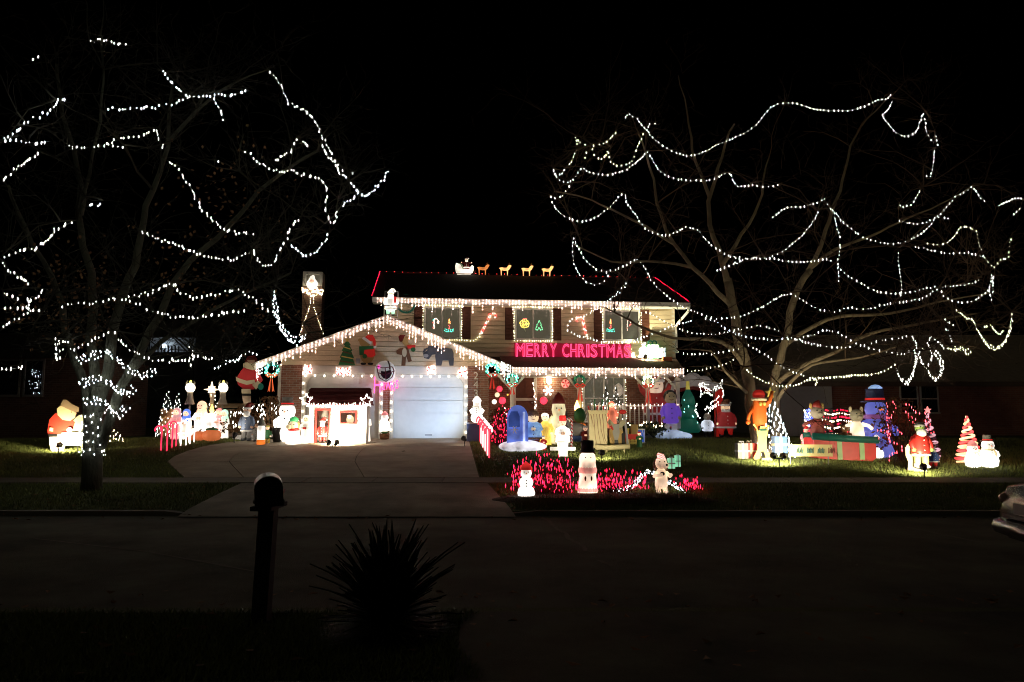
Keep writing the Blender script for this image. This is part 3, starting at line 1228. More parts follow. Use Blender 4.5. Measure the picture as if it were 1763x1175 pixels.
nodes1 = []
for nm, pts, ra, rb in (
        ('trunk', [(157, 850, 0), (158, 815, 0), (160, 775, 0), (163, 735, 0), (166, 700, 0)], .21, .17),
        ('stem', [(160, 760, 0), (148, 700, 0), (134, 640, .1), (118, 570, .2), (95, 500, .2), (60, 420, 0), (10, 320, -.6)], .12, .03),
        ('stem', [(164, 720, 0), (164, 640, .1), (160, 560, .3), (152, 470, .4), (140, 370, .4), (120, 230, .2), (95, 110, -.2)], .13, .03),
        ('stem', [(166, 710, 0), (182, 640, -.1), (200, 570, 0), (220, 480, .1), (250, 380, .2), (285, 250, .3), (300, 140, .2)], .13, .03),
        ('stem', [(172, 770, 0), (198, 700, -.1), (228, 640, -.1), (256, 570, 0), (300, 490, .2), (370, 410, .4), (450, 330, .5), (540, 260, .6)], .12, .03),
        ('stem', [(228, 640, 0), (280, 590, .5), (350, 540, .8), (440, 500, 1.0), (500, 470, 1.2)], .06, .02),
        ('stem', [(285, 250, .3), (360, 170, .2), (430, 130, .2), (465, 120, .2)], .05, .015),
        ('stem', [(140, 370, .4), (165, 240, -.3), (180, 120, -.8), (175, 60, -1)], .05, .015)):
    P, _, _ = limb(t1, nm, r1(pts), ra, rb, M_bark1, .03)
    for i, q in enumerate(P):
        nodes1.append((q, ra + (rb - ra) * i / len(P)))

LT = [
    ('string lights rising steeply beside the frame edge above the ranch house, two short runs meeting', 12.0, [[(0, 243), (28, 229), (43, 214), (70, 198), (90, 189), (98, 176), (117, 172)], [(0, 240), (35, 244), (60, 246), (84, 244)]]),
    ('short slanting string of lights just below the two runs that meet at the frame edge', 11.8, [[(0, 315), (12, 304), (31, 288), (46, 277), (64, 266)]]),
    ('sparse handful of lights on the topmost twigs of the light-wrapped tree', 14.5, [[(49, 106), (70, 97)], [(153, 73), (172, 68), (193, 72), (222, 78)]]),
    ('string of lights zigzagging across the upper crown of the light-wrapped tree', 14.3, [[(275, 117), (286, 131), (300, 150), (312, 158), (326, 166), (345, 167), (368, 163), (398, 166), (412, 161), (428, 156)], [(180, 186), (209, 188), (236, 187), (262, 186), (295, 179), (326, 167)], [(367, 165), (372, 178), (382, 200), (387, 210)]]),
    ('string of lights sagging past the tip of the crown with a dense hanging hook', 14.8, [[(368, 277), (378, 278)], [(418, 260), (430, 265), (441, 277), (460, 289), (485, 297), (502, 294), (520, 302), (553, 308), (561, 320), (562, 350), (562, 366), (567, 381), (576, 382), (581, 364)]]),
    ('bright string of lights running down the outer edge of the crown from its peak', 15.2, [[(459, 123), (476, 138), (487, 157), (495, 175), (510, 184), (528, 193), (537, 201), (550, 220), (556, 240), (565, 256), (577, 280), (586, 296), (600, 294), (614, 304)], [(552, 245), (562, 262), (575, 284), (590, 305)]]),
    ('string of lights out to the farthest twig tip pointing towards the chimney sky', 15.4, [[(588, 300), (605, 317), (617, 331), (632, 337), (645, 325), (660, 310), (667, 294)], [(584, 353), (600, 349), (611, 340), (617, 330)]]),
    ('tiny hooked run of lights inside the upper crown near the peak string', 14.6, [[(468, 277), (490, 268), (502, 258), (513, 240), (535, 253)]]),
    ('string of lights in low waves across the mid crown, one end dropping in a chain', 13.6, [[(113, 253), (135, 254), (165, 255), (190, 245), (215, 238), (245, 233), (268, 224), (276, 240), (283, 256)], [(180, 251), (212, 252)], [(283, 280), (300, 284), (311, 297), (323, 315), (333, 332), (352, 366), (373, 384), (395, 398), (408, 402), (440, 405)]]),
    ('thin run of four lights alone in the dark middle of the crown', 13.2, [[(146, 357), (160, 354), (178, 350)]]),
    ('string of lights rising from the frame edge into the dark middle of the crown', 12.2, [[(0, 449), (17, 440), (32, 433), (58, 430), (70, 422), (89, 409), (92, 401), (104, 391), (124, 382)], [(0, 449), (10, 462), (30, 475), (52, 488)]]),
    ('long sagging swag of lights that ends in a deep V beside the chimney', 14.6, [[(238, 396), (258, 407), (285, 416), (310, 424), (345, 438), (380, 447), (410, 445), (433, 432)], [(436, 428), (442, 446), (458, 461), (470, 454), (483, 425), (493, 410), (500, 394), (516, 376)]]),
    ('half-round loop of lights above the chimney', 15.0, [[(498, 418), (510, 432), (525, 441), (540, 440), (553, 425), (566, 404)]]),
    ('tangle of lights around a branch end low at the frame edge', 12.0, [[(0, 508), (15, 505), (30, 518)], [(0, 532), (30, 533), (50, 530), (52, 520), (47, 516), (62, 514), (76, 502)], [(0, 570), (12, 557), (30, 548), (52, 533), (80, 532)]]),
    ('long wavy string of lights over the dark gap with the distant house', 13.3, [[(100, 527), (122, 525), (158, 523), (190, 514), (215, 517), (235, 508), (258, 505), (282, 492), (300, 490), (306, 501), (325, 510), (345, 515), (360, 510), (385, 503), (405, 500), (418, 505), (430, 510), (440, 520), (467, 537)], [(218, 518), (240, 525), (258, 535), (285, 541), (300, 547), (340, 547), (380, 541), (400, 539), (425, 530)]]),
    ('dense doubled curtain of lights curling down to the foot of the chimney', 16.0, [[(472, 496), (470, 520), (475, 540), (482, 562), (492, 578), (503, 588), (515, 590), (530, 577)], [(474, 505), (477, 528), (484, 556), (494, 572), (506, 580), (520, 582), (533, 574)], [(468, 520), (474, 548), (488, 573), (500, 590), (512, 594)]]),
    ('short string of three bright lights over the ranch house wall', 12.2, [[(0, 638), (22, 635), (39, 634)]]),
    ('string of lights sagging from the stems across the front of the distant house', 13.4, [[(117, 603), (135, 600), (158, 586), (182, 575), (195, 573), (203, 587), (222, 602), (235, 606), (250, 617), (265, 622), (285, 623), (300, 620), (322, 622), (342, 610)], [(326, 592), (331, 612), (326, 632)], [(331, 611), (353, 614), (367, 620)]]),
    ('drooping string of lights reaching towards the inflatable santa and garage eave', 16.5, [[(383, 621), (399, 625), (415, 612), (428, 606), (444, 611)], [(363, 637), (381, 630), (404, 620), (420, 618)]]),
    ('clump of lights bunched on the end of a stub branch over the ranch house', 12.8, [[(90, 585), (100, 587), (118, 587), (100, 594), (92, 601), (103, 606), (94, 612), (106, 621)], [(92, 590), (106, 600), (116, 598)]]),
]
tips1 = []
for k, (lab, d, paths) in enumerate(LT):
    PP = [px_path(p, d + .0, .25, k * 1.3 + j) for j, p in enumerate(paths)]
    strand(lab, PP, L_COOL if k % 3 else L_COOLB, .078, .012, .027, .028, 'strings of lights hung in the light-wrapped tree')
    for q in PP:
        ymin = [i for i in range(len(q)) if (i == 0 or q[i].z >= q[i - 1].z) and (i == len(q) - 1 or q[i].z >= q[i + 1].z)]
        for i in ymin:
            tips1.append(q[i] - TB)
# wraps round the trunk and stems
stemx = [(166, 690), (200, 640)]
wr = [
    ('string of lights looped round all the stems at the first fork', [(130, 626), (145, 618), (160, 614), (172, 608), (185, 605), (195, 615), (205, 622), (215, 632), (230, 643), (245, 646), (260, 645), (267, 636)]),
    ('string of lights looped round the stems just under the first fork', [(133, 665), (145, 660), (160, 655), (175, 652), (187, 660), (197, 668), (210, 675), (225, 677), (233, 667)]),
    ('string of lights in a garland where trunk and leaning stem part', [(143, 697), (150, 692), (165, 689), (178, 690), (187, 703), (197, 713), (206, 715), (215, 705), (219, 697)]),
]
for lab, pts in wr:
    P = [at(x, y + random.uniform(-2, 2), D1 - .32) for x, y in pts]
    P2 = [at(x + 3, y + random.uniform(2, 6), D1 - .3) for x, y in pts]
    P3 = [at(x - 3, y + random.uniform(-7, -2), D1 - .31) for x, y in pts]
    strand(lab, [P, P2, P3], L_COOLB, .085, .013, .022, .03, 'strings of lights wound round the wrapped trunk')
sp = []
for i in range(84):
    a = i * .42
    z = 1.62 - .98 * i / 83
    rr = .245 - .02 * i / 83
    sp.append(TB + Vector((math.cos(a) * rr + .02 * math.sin(i * 1.9), -abs(math.sin(a)) * rr if math.sin(a) < 0 else math.sin(a) * rr, z + .05 * math.sin(i * 1.7))))
strand('string of lights spiralled tightly round the lower trunk of the wrapped tree', [sp], L_COOLB, .12, .013, .022, .03, 'strings of lights wound round the wrapped trunk')
br1 = grow_to(t1, nodes1, tips1, M_twig1)
for k in range(70):        # wilder branches past the lights
    p, rr = random.choice(nodes1[60:])
    d = Vector((random.gauss(.1, .8), random.gauss(-.1, .7), random.gauss(.6, .5))).normalized() * random.uniform(.8, 2.4)
    P, _, _ = limb(t1, 'branch', [p, p + d * .5 + Vector((0, 0, .1)), p + d + Vector((0, 0, random.uniform(-.2, .4)))], .018, .005, M_twig1, .05, 5)
    br1.append(P)
tw = MB()
for P in br1:
    twig_sprays(tw, P, .007, 9, .9)
for i in range(140):
    p, rr = random.choice(nodes1[50:])
    twig_sprays(tw, [p, p + Vector((.1, 0, .2)), p + Vector((.1, .1, .4)), p + Vector((.2, .1, .6))], .008, 2, 1.2)
tw.build('twigs', M_twig1, t1, kind='stuff')
# last dry leaves hanging on
lv = MB()
for cx_, cy_, n_, s_ in ((150, 560, 150, .35), (140, 490, 150, .45), (60, 530, 40, .25), (300, 470, 120, .6), (400, 330, 90, .6), (440, 540, 60, .5)):
    c = at(cx_, cy_, D1 + .3) - TB
    for _ in range(n_):
        p = c + Vector((random.gauss(0, s_), random.gauss(0, s_), random.gauss(0, s_)))
        a = Vector((random.gauss(0, 1), random.gauss(0, 1), random.gauss(0, 1))).normalized() * .045
        b = a.orthogonal().normalized() * .03
        lv.add([p - a, p + b, p + a, p - b], [(0, 1, 2, 3)])
lv.build('leaves', M_leaf, t1, kind='stuff')

# ---- right tree: two pale trunks behind the orange figure
TB2 = G(1316, 786)
D2 = TB2.y
t2 = T('pale_tree', 'large pale-barked tree with two trunks and many swags of white lights', 'tree', TB2)


def r2(pts):
    return [at(x, y, D2 + k) - TB2 for x, y, k in pts]


nodes2 = []
for nm, pts, ra, rb in (
        ('trunk', [(1308, 792, 0), (1303, 740, 0), (1291, 680, 0), (1281, 620, 0), (1266, 550, 0), (1250, 480, 0)], .20, .12),
        ('trunk', [(1325, 790, .4), (1334, 730, .5), (1337, 660, .6), (1346, 600, .6), (1368, 520, .6), (1392, 465, .6)], .15, .09),
        ('limb', [(1252, 485, 0), (1236, 430, 0), (1221, 370, .1), (1224, 325, .1), (1244, 270, .2), (1262, 215, .2)], .10, .025),
        ('limb', [(1262, 530, 0), (1225, 490, -.2), (1190, 460, -.3), (1160, 420, -.4), (1140, 370, -.5), (1122, 310, -.6), (1100, 220, -.7)], .08, .02),
        ('limb', [(1244, 455, 0), (1270, 420, -.2), (1296, 370, -.3), (1310, 335, -.3), (1325, 270, -.3)], .07, .02),
        ('limb', [(1392, 465, .6), (1412, 425, .6), (1424, 395, .6), (1450, 310, .7), (1480, 220, .8), (1530, 170, .8)], .07, .015),
        ('limb', [(1222, 340, .1), (1200, 280, .1), (1185, 215, .1), (1170, 130, .1)], .06, .012),
        ('limb', [(1346, 600, .6), (1400, 560, .2), (1450, 545, 0), (1530, 540, -.2), (1620, 520, -.3), (1700, 505, -.4)], .07, .015),
        ('limb', [(1338, 660, .6), (1380, 630, .3), (1440, 605, .0), (1500, 575, -.2), (1570, 560, -.3), (1680, 540, -.4)], .08, .02),
        ('limb', [(1338, 690, .5), (1360, 655, .1), (1400, 628, -.3), (1480, 615, -.5), (1580, 585, -.7)], .06, .02),
        ('limb', [(1285, 640, 0), (1262, 600, -.3), (1220, 585, -.5), (1160, 582, -.7), (1100, 560, -.9), (1040, 530, -1)], .07, .02),
        ('limb', [(1290, 680, 0), (1250, 640, -.4), (1220, 605, -.5), (1165, 602, -.6)], .05, .015),
        ('limb', [(1392, 465, .6), (1440, 430, .7), (1500, 405, .7), (1600, 360, .7), (1680, 320, .7)], .055, .012),
        ('limb', [(1160, 420, -.4), (1090, 380, -.6), (1020, 345, -.8), (950, 330, -.9)], .05, .015),
        ('limb', [(1190, 460, -.3), (1120, 450, -.6), (1050, 450, -.8), (985, 420, -1)], .05, .015)):
    P, _, _ = limb(t2, nm, r2(pts), ra, rb, M_bark2, .03)
    for i, q in enumerate(P):
        nodes2.append((q, ra + (rb - ra) * i / len(P)))

RT = [
    ('string of lights along the very top of the pale tree, ending in a spike', 18.6, [[(1075, 208), (1082, 196), (1090, 202), (1098, 205), (1105, 218), (1116, 226), (1119, 234), (1134, 246), (1153, 259), (1174, 267), (1193, 268), (1214, 261), (1236, 249), (1254, 242), (1284, 228), (1307, 211), (1327, 185), (1351, 178), (1376, 179), (1394, 187), (1434, 191), (1472, 189), (1512, 173), (1526, 171), (1536, 162)], [(1114, 224), (1118, 214), (1131, 213)]], 0),
    ('string of lights with a pocket and a peak at the outer crown top', 18.8, [[(1538, 170), (1529, 190), (1519, 197), (1522, 207), (1530, 214), (1540, 227), (1552, 234), (1566, 234), (1579, 224), (1589, 196), (1593, 213), (1596, 230), (1607, 245), (1615, 250), (1610, 228)], [(1610, 256), (1607, 276), (1605, 292), (1602, 306), (1590, 303), (1589, 288)], [(1584, 325), (1578, 340), (1570, 352), (1556, 357), (1547, 352)]], 0),
    ('yellowish string of lights in three small cups high over the house side', 17.6, [[(1064, 224), (1052, 237), (1043, 245), (1027, 251), (1012, 251), (997, 245), (990, 237), (994, 254), (990, 266), (983, 280), (979, 286)], [(1018, 251), (1024, 268), (1033, 276), (1043, 268), (1045, 259), (1052, 279), (1061, 285), (1074, 286), (1085, 281), (1092, 271), (1096, 257), (1102, 245), (1108, 230)], [(1010, 256), (1007, 276)]], 1),
    ('string of lights with a double cup and long low waves under the topmost string', 17.8, [[(949, 288), (957, 300), (966, 300), (973, 291)], [(949, 294), (960, 308), (975, 315), (986, 311), (995, 297), (1001, 289), (1009, 294), (1024, 300), (1036, 302), (1052, 301), (1067, 296), (1079, 292), (1092, 282), (1104, 273), (1114, 262), (1122, 273), (1131, 289), (1147, 302), (1165, 309), (1183, 311), (1208, 311), (1229, 309), (1245, 300), (1259, 300), (1261, 310), (1270, 321), (1280, 322), (1293, 318), (1311, 322), (1342, 318)]], 0),
    ('long string of lights in deep swags from above the ridge to the fork', 17.4, [[(986, 317), (978, 325), (969, 337), (958, 343), (947, 338), (954, 355), (966, 368), (981, 377), (1000, 382), (1018, 378), (1036, 368), (1052, 355), (1064, 340), (1071, 335), (1077, 337), (1079, 351), (1093, 368), (1104, 386), (1119, 400), (1138, 405), (1156, 404), (1171, 397), (1181, 392), (1193, 394), (1202, 397), (1209, 407), (1220, 418), (1236, 430), (1254, 440), (1275, 443), (1276, 452), (1260, 456), (1233, 466)]], 0),
    ('string of lights climbing in a slant from the main fork to the middle peak', 18.0, [[(1250, 440), (1275, 446), (1305, 444), (1325, 444), (1339, 438), (1357, 426), (1373, 412), (1385, 401), (1397, 386), (1411, 364)]], 0),
    ('long string of lights hung from the middle peak in one wide bow', 18.4, [[(1324, 378), (1339, 368), (1353, 358), (1373, 357), (1391, 354), (1409, 348), (1419, 343), (1428, 358), (1440, 368), (1448, 380), (1465, 394), (1483, 407), (1510, 417), (1532, 420), (1550, 419), (1569, 412), (1584, 404), (1599, 392), (1612, 375), (1627, 361), (1647, 337), (1664, 331), (1673, 322), (1682, 331), (1688, 343), (1696, 346)]], 0),
    ('short string of lights on twigs leaving the frame beyond the widest bow', 18.2, [[(1716, 357), (1728, 351), (1746, 343), (1759, 343)], [(1763, 355), (1752, 364), (1746, 369)]], 0),
    ('string of lights hanging straight down from the middle peak', 18.1, [[(1435, 361), (1438, 383), (1446, 410), (1446, 432), (1443, 447), (1443, 472), (1445, 487)]], 0),
    ('string of lights running level from the main fork and then sinking in a long bow', 17.9, [[(1259, 456), (1281, 447), (1310, 445), (1336, 447), (1354, 451), (1385, 452), (1406, 450), (1422, 447), (1437, 453), (1449, 466), (1464, 478), (1483, 489), (1501, 499), (1526, 505), (1544, 506), (1569, 504), (1599, 496), (1633, 493), (1658, 492), (1679, 486), (1691, 481)]], 0),
    ('vertical chain of small lights joining two bows in mid crown', 18.2, [[(1546, 429), (1547, 447), (1549, 466), (1552, 487), (1552, 505), (1550, 519)]], 0),
    ('small double arch of lights above the widest bow', 18.9, [[(1544, 380), (1563, 384), (1584, 386), (1599, 381), (1612, 374), (1624, 375), (1639, 379)]], 0),
    ('thin level string of lights at the outer end of the crown', 18.7, [[(1569, 424), (1587, 427), (1605, 432), (1630, 436), (1651, 436), (1667, 435), (1682, 440), (1694, 443)]], 0),
    ('string of lights ending in a tangled cup and an upturned twig tip', 18.4, [[(1589, 417), (1602, 421), (1618, 422), (1633, 417), (1645, 404), (1656, 391), (1667, 392), (1681, 398), (1684, 414), (1691, 435), (1699, 450), (1710, 461), (1719, 456), (1723, 446), (1737, 447), (1737, 426), (1742, 409)], [(1712, 458), (1722, 449), (1734, 444)]], 1),
    ('dense upright tassel of lights below the tangled cup', 18.3, [[(1707, 470), (1705, 487), (1702, 500), (1708, 517)], [(1711, 472), (1709, 490), (1710, 508)]], 0),
    ('string of large lights in shallow bows in front of the bungalow roofline', 17.3, [[(1365, 507), (1380, 516), (1398, 528), (1419, 535), (1439, 537), (1456, 531), (1465, 529), (1475, 533), (1493, 533), (1513, 527), (1534, 523), (1554, 521), (1577, 517), (1598, 510), (1610, 498), (1619, 499), (1623, 510), (1635, 517), (1649, 521), (1666, 521), (1682, 515), (1695, 505), (1702, 500)]], 0),
    ('thick rope of lights in a big hanging cup beyond the bungalow windows', 17.2, [[(1641, 533), (1654, 540), (1664, 548), (1675, 551), (1679, 561), (1686, 574), (1692, 586), (1702, 598), (1714, 602), (1725, 597), (1733, 586), (1739, 571), (1743, 553), (1742, 539)], [(1680, 563), (1690, 580), (1700, 594), (1716, 599), (1730, 586), (1738, 566), (1741, 548)], [(1689, 563), (1705, 561), (1714, 571), (1720, 576), (1730, 569)]], 1),
    ('loose dangling lights beside the thick rope cup', 17.3, [[(1623, 548), (1633, 555), (1644, 562)], [(1626, 563), (1635, 576), (1639, 590)]], 0),
    ('yellowish clump of lights on a drooping limb end', 17.0, [[(1628, 598), (1638, 602), (1646, 604), (1656, 597), (1662, 608), (1666, 612), (1674, 604)], [(1640, 596), (1654, 604), (1668, 601)]], 1),
    ('string of lights wound in two tall loops over the bungalow windows', 16.7, [[(1605, 579), (1597, 591), (1605, 612), (1595, 634), (1587, 625), (1582, 608), (1590, 600)], [(1600, 579), (1615, 589), (1628, 602)], [(1608, 602), (1618, 612), (1624, 627), (1620, 645), (1610, 657), (1600, 645), (1596, 634)], [(1604, 605), (1616, 618), (1621, 634), (1614, 652), (1604, 650)]], 0),
    ('single tall loop of cold lights over the blue snowman', 16.6, [[(1568, 576), (1577, 591), (1578, 617), (1574, 637), (1569, 653), (1562, 663), (1554, 658), (1548, 648), (1543, 630)], [(1574, 600), (1576, 625), (1570, 646), (1561, 660), (1552, 652)]], 0),
    ('string of lights in a gentle wave crossing another below the low limbs', 16.8, [[(1349, 584), (1375, 585), (1386, 580), (1401, 577), (1415, 570), (1428, 569), (1439, 571), (1454, 579), (1470, 589), (1488, 597), (1505, 602), (1523, 607), (1544, 609), (1559, 609), (1569, 604)]], 0),
    ('string of lights crossing the gentle wave like a pair of scissors', 16.6, [[(1365, 584), (1386, 590), (1411, 595), (1437, 598), (1462, 598), (1488, 595), (1503, 591), (1518, 586), (1539, 584), (1559, 580), (1568, 576)]], 0),
    ('lowest string of lights between the trunk and the tall loops', 16.4, [[(1283, 635), (1299, 648), (1315, 657), (1331, 663), (1349, 666), (1365, 664), (1380, 660), (1393, 655), (1406, 652), (1424, 651), (1449, 649), (1475, 646), (1500, 646), (1518, 641), (1531, 635), (1542, 627)], [(1386, 658), (1398, 650), (1408, 657), (1402, 664)]], 1),
    ('string of lights coming down across the roof corner and swinging to the second trunk', 18.2, [[(1098, 447), (1113, 466), (1119, 480), (1133, 496), (1147, 510), (1159, 518), (1170, 526), (1184, 532), (1200, 538), (1216, 545), (1232, 549), (1253, 548), (1273, 545), (1285, 542), (1301, 535), (1319, 525), (1333, 517), (1347, 509), (1363, 506)]], 0),
    ('string of lights in a narrow U over the roof ridge', 17.9, [[(986, 404), (992, 420), (1001, 438), (1012, 453), (1027, 464), (1043, 469), (1055, 466), (1073, 459), (1089, 450), (1098, 447)], [(986, 410), (986, 432), (989, 459), (997, 472), (1009, 486), (1024, 492), (1039, 486), (1050, 470)]], 0),
    ('bright string of lights slanting across the upper windows and looping round a candy cane', 20.5, [[(1082, 484), (1069, 498), (1055, 512), (1044, 519), (1031, 529), (1012, 542), (999, 546), (983, 551), (977, 558), (977, 568), (987, 575), (999, 580), (1016, 583), (1029, 588), (1040, 590), (1070, 590), (1096, 586), (1108, 581), (1120, 577), (1138, 569), (1155, 563), (1166, 559), (1179, 556), (1195, 552)], [(1080, 490), (1066, 505), (1050, 517)]], 2),
    ('string of lights crossing the house corner below the gutter', 19.2, [[(1106, 537), (1116, 539), (1130, 545), (1143, 554), (1159, 561), (1172, 568), (1184, 572), (1202, 575), (1218, 576), (1234, 576), (1253, 572), (1271, 568), (1287, 565), (1308, 561), (1322, 565), (1336, 568), (1349, 575), (1358, 583)]], 0),
    ('cold string of lights descending through the fork past the house corner', 17.6, [[(1207, 549), (1221, 550), (1237, 557), (1248, 565), (1262, 572), (1276, 578), (1294, 582), (1313, 583), (1331, 586), (1345, 583), (1368, 583), (1388, 590), (1400, 594)]], 2),
    ('string of lights from the porch corner rising over the trunk and falling beyond it', 17.5, [[(1162, 604), (1179, 609), (1200, 610), (1221, 610), (1241, 607), (1262, 604), (1276, 601), (1290, 595), (1301, 602), (1315, 610), (1331, 621), (1349, 633), (1368, 642), (1388, 648)]], 0),
    ('string of lights tied from the porch eave to the nearer trunk', 19.5, [[(1178, 636), (1190, 640), (1206, 637), (1218, 635), (1234, 632), (1251, 626), (1266, 618)]], 1),
]
tips2 = []
L_YELW = lamp('yellowish_white_bulb', (1, .96, .58), 9)
for k, (lab, d, paths, kind) in enumerate(RT):
    PP = [px_path(p, d, .18, k * 1.7 + j) for j, p in enumerate(paths)]
    strand(lab, PP, (L_COOL, L_YELW, L_COOLB)[kind], .108 if not any(q in lab for q in ('tall', 'thick rope', 'clump', 'tassel')) else .065, .0095 if 'tall' not in lab else .013, .027, .012, 'strings of lights hung in the pale tree')
    for q in PP:
        for i in range(len(q)):
            if (i == 0 or q[i].z >= q[i - 1].z) and (i == len(q) - 1 or q[i].z >= q[i + 1].z):
                tips2.append(q[i] - TB2)
br2 = grow_to(t2, nodes2, tips2, M_twig2)
for k in range(90):
    p, rr = random.choice(nodes2[70:])
    d = Vector((random.gauss(0, .8), random.gauss(0, .6), random.gauss(.6, .5))).normalized() * random.uniform(.8, 2.6)
    P, _, _ = limb(t2, 'branch', [p, p + d * .5 + Vector((0, 0, .15)), p + d + Vector((0, 0, random.uniform(-.2, .4)))], .018, .005, M_twig2, .05, 5)
    br2.append(P)
tw = MB()
for P in br2:
    twig_sprays(tw, P, .006, 9, .9)
for i in range(120):
    p, rr = random.choice(nodes2[60:])
    twig_sprays(tw, [p, p + Vector((.1, 0, .2)), p + Vector((.1, .1, .4)), p + Vector((.2, .1, .6))], .008, 2, 1.2)
tw.build('twigs', M_twig2, t2, kind='stuff')

# dark evergreens behind the houses
def evergreen(px, py, d, h, r, lab):
    b = at(px, py, d)
    b.z = gz(d)
    t = T('evergreen_tree', lab, 'tree', b, 0, 'dark trees behind the house')
    mb = MB(); mb.tube([(0, 0, 0), (0, 0, h)], [.2, .03], 7); mb.build('trunk', M_bark1, t, True)
    cr_ = MB()
    for i in range(900):
        z = h * (1 - random.random() ** .6) * .92 + .4
        rr = r * (1 - z / h) * (.4 + .7 * random.random()) + .1
        a = random.uniform(0, 6.28)
        p = Vector((math.cos(a) * rr, math.sin(a) * rr, z - .25 * rr))
        u = Vector((math.cos(a), math.sin(a), -.4)).normalized() * random.uniform(.2, .5)
        v = Vector((-math.sin(a), math.cos(a), 0)) * random.uniform(.08, .2)
        cr_.add([p - u * .5 - v, p - u * .5 + v, p + u], [(0, 1, 2)])
    cr_.build('crown', mat('evergreen_needles', (.035, .05, .025), .9, .4, 3), t)


evergreen(395, 700, 34, 6.0, 2.2, 'dark bushy evergreen behind the standing santa and the stable')
evergreen(1215, 640, 40, 8.5, 3.0, 'dark evergreen far behind the gap between house and bungalow')

# ------------------------------------------------------------------ lights fixed to the house
def icicles(label, pts, drops, bulbm=None, step=.12, name='icicle_lights', group='icicle lights along the eaves', row=.105, rx=.012, rz=.042):
    """curtain of hanging bulbs under a line given in house coordinates"""
    bulbm = bulbm or L_PINKW
    base = Vector(pts[0])
    t = TH(name, label, 'light string', *base, group=group)
    path = smooth_path([Vector(p) - base for p in pts], .15)
    wm, bm = MB(), MB()
    wm.tube(path, .006, 3, cap=False)
    for i, p in enumerate(along(path, step)):
        n_ = max(1, drops[(i * 7 + i // 3) % len(drops)] - random.choice((0, 0, 1)))
        q = [p + Vector((random.uniform(-.012, .012), random.uniform(-.015, .015), -.03 - row * (j + random.uniform(-.2, .2)))) for j in range(n_)]
        bm.bulbs(q, rx, rz)
        if n_ > 1:
            wm.tube([p, q[-1]], .004, 3, cap=False)
    wm.build('wire', mat('white_wire', (.5, .5, .46), .6, 0), t)
    bm.build('bulbs', bulbm, t, kind='stuff')
    return t


def hstring(label, paths, bulbm, spacing, rx=.015, rz=.022, group=None, name='string_lights', jit=.006):
    base = Vector(paths[0][0])
    t = TH(name, label, 'light string', *base, group=group)
    wm, bm = MB(), MB()
    for p in paths:
        q = smooth_path([Vector(a) - base for a in p], .1) if len(p) > 2 and len(p) < 9 and False else [Vector(a) - base for a in p]
        wm.tube(q, .006, 3, cap=False)
        bm.bulbs(along(q, spacing, jit), rx, rz)
    wm.build('wire', W_WIRE, t)
    bm.build('bulbs', bulbm, t, kind='stuff')
    return t


icicles('icicle lights hanging all along the upper eave over the three windows', [(RXL + .1, YE - .15, ZEAVE + .06), (hx(1100, YE, 527), YE - .15, ZEAVE + .06)], [3, 4, 2, 4, 3, 5, 2, 3])
icicles('icicle lights on the garage gable slope that starts beside the standing santa', [(XEL, YG0 - .06, ZEV + .05), (XAP, YG0 - .06, ZAP + .05)], [3, 2, 4, 3, 2, 4], step=.13)
icicles('icicle lights on the garage gable slope that runs down to the porch', [(XAP, YG0 - .06, ZAP + .05), (XER, YG0 - .06, ZEV + .05)], [4, 3, 5, 3, 4, 5, 2], step=.115)
icicles('icicle lights along the porch eave under the pink greeting', [(PXL + .2, -.5, ZPF - .0), (PXR, -.5, ZPF - .0)], [3, 4, 2, 4, 3, 3], step=.115)
icicles('short icicle lights along the top rail of the porch railing', [(hx(1010, -.25), -.29, ZRAIL + .04), (POSTX[3], -.29, ZRAIL + .04)], [1, 2, 3, 2, 1, 2], L_PINKW, step=.14)
icicles('cluster of icicle lights bunched at the low gable end beside the standing santa', [(XEL + .02, YG0 - .12, ZEV + .05), (XEL + .28, YG0 - .12, ZEV + .1)], [5, 6, 4, 6], L_COOL, step=.06)
icicles('cluster of icicle lights bunched where gable and porch eave meet', [(XER - .2, YG0 - .14, ZEV + .2), (XER + .15, YG0 - .14, ZEV + .06)], [4, 5, 3, 5], L_COOL, step=.05)
zr0 = ZRID + .15
hstring('red and white string of lights along the roof ridge', [[(RXL, YR - .1, zr0), (RXR, YR - .1, zr0)]], L_REDL, .26, .017, .02)
hstring('red rope of lights up the roof edge above the gable peak', [[(RXL, YE, ZEAVE + .15), (RXL, YR - .2, ZRID + .14)]], L_RED, .10, .013, .02, 'red lights on the sloping roof edges')
hstring('red rope of lights down the roof edge beside the pale tree', [[(RXR, YE, ZEAVE + .15), (RXR, YR - .2, ZRID + .14)]], L_RED, .12, .013, .02, 'red lights on the sloping roof edges')
for (x0, x1), lab in zip(WIN, ('nearest the gable peak', 'in the middle over the greeting', 'nearest the house corner')):
    y = YM - .12
    hstring('string of small lights framing the upper window ' + lab, [[(x0 - .1, y, WZ0 - .1), (x0 - .1, y, WZ1 + .1), (x1 + .1, y, WZ1 + .1), (x1 + .1, y, WZ0 - .1), (x0 - .1, y, WZ0 - .1)]], lamp('window_bulb', (1, .90, .58), 14), .09, .013, .022, 'light strings framing the upper windows')
hstring('string of small lights framing the porch window', [[(PW[0] - .1, YM - .12, PW[2]), (PW[0] - .1, YM - .12, PW[3] + .1), (PW[1] + .1, YM - .12, PW[3] + .1), (PW[1] + .1, YM - .12, PW[2])]], MATS['window_bulb'], .085, .013, .022)
hstring('string of lights swinging from the window sill to the candy cane near the gable', [[(WIN[0][1] + .1, YM - .12, WZ0 - .1), (hx(815, YM, 580), YM - .1, hz(588, YM, 815)), (hx(828, YM, 575), YM - .1, hz(578, YM, 828))]], MATS['window_bulb'], .10, .013, .02)
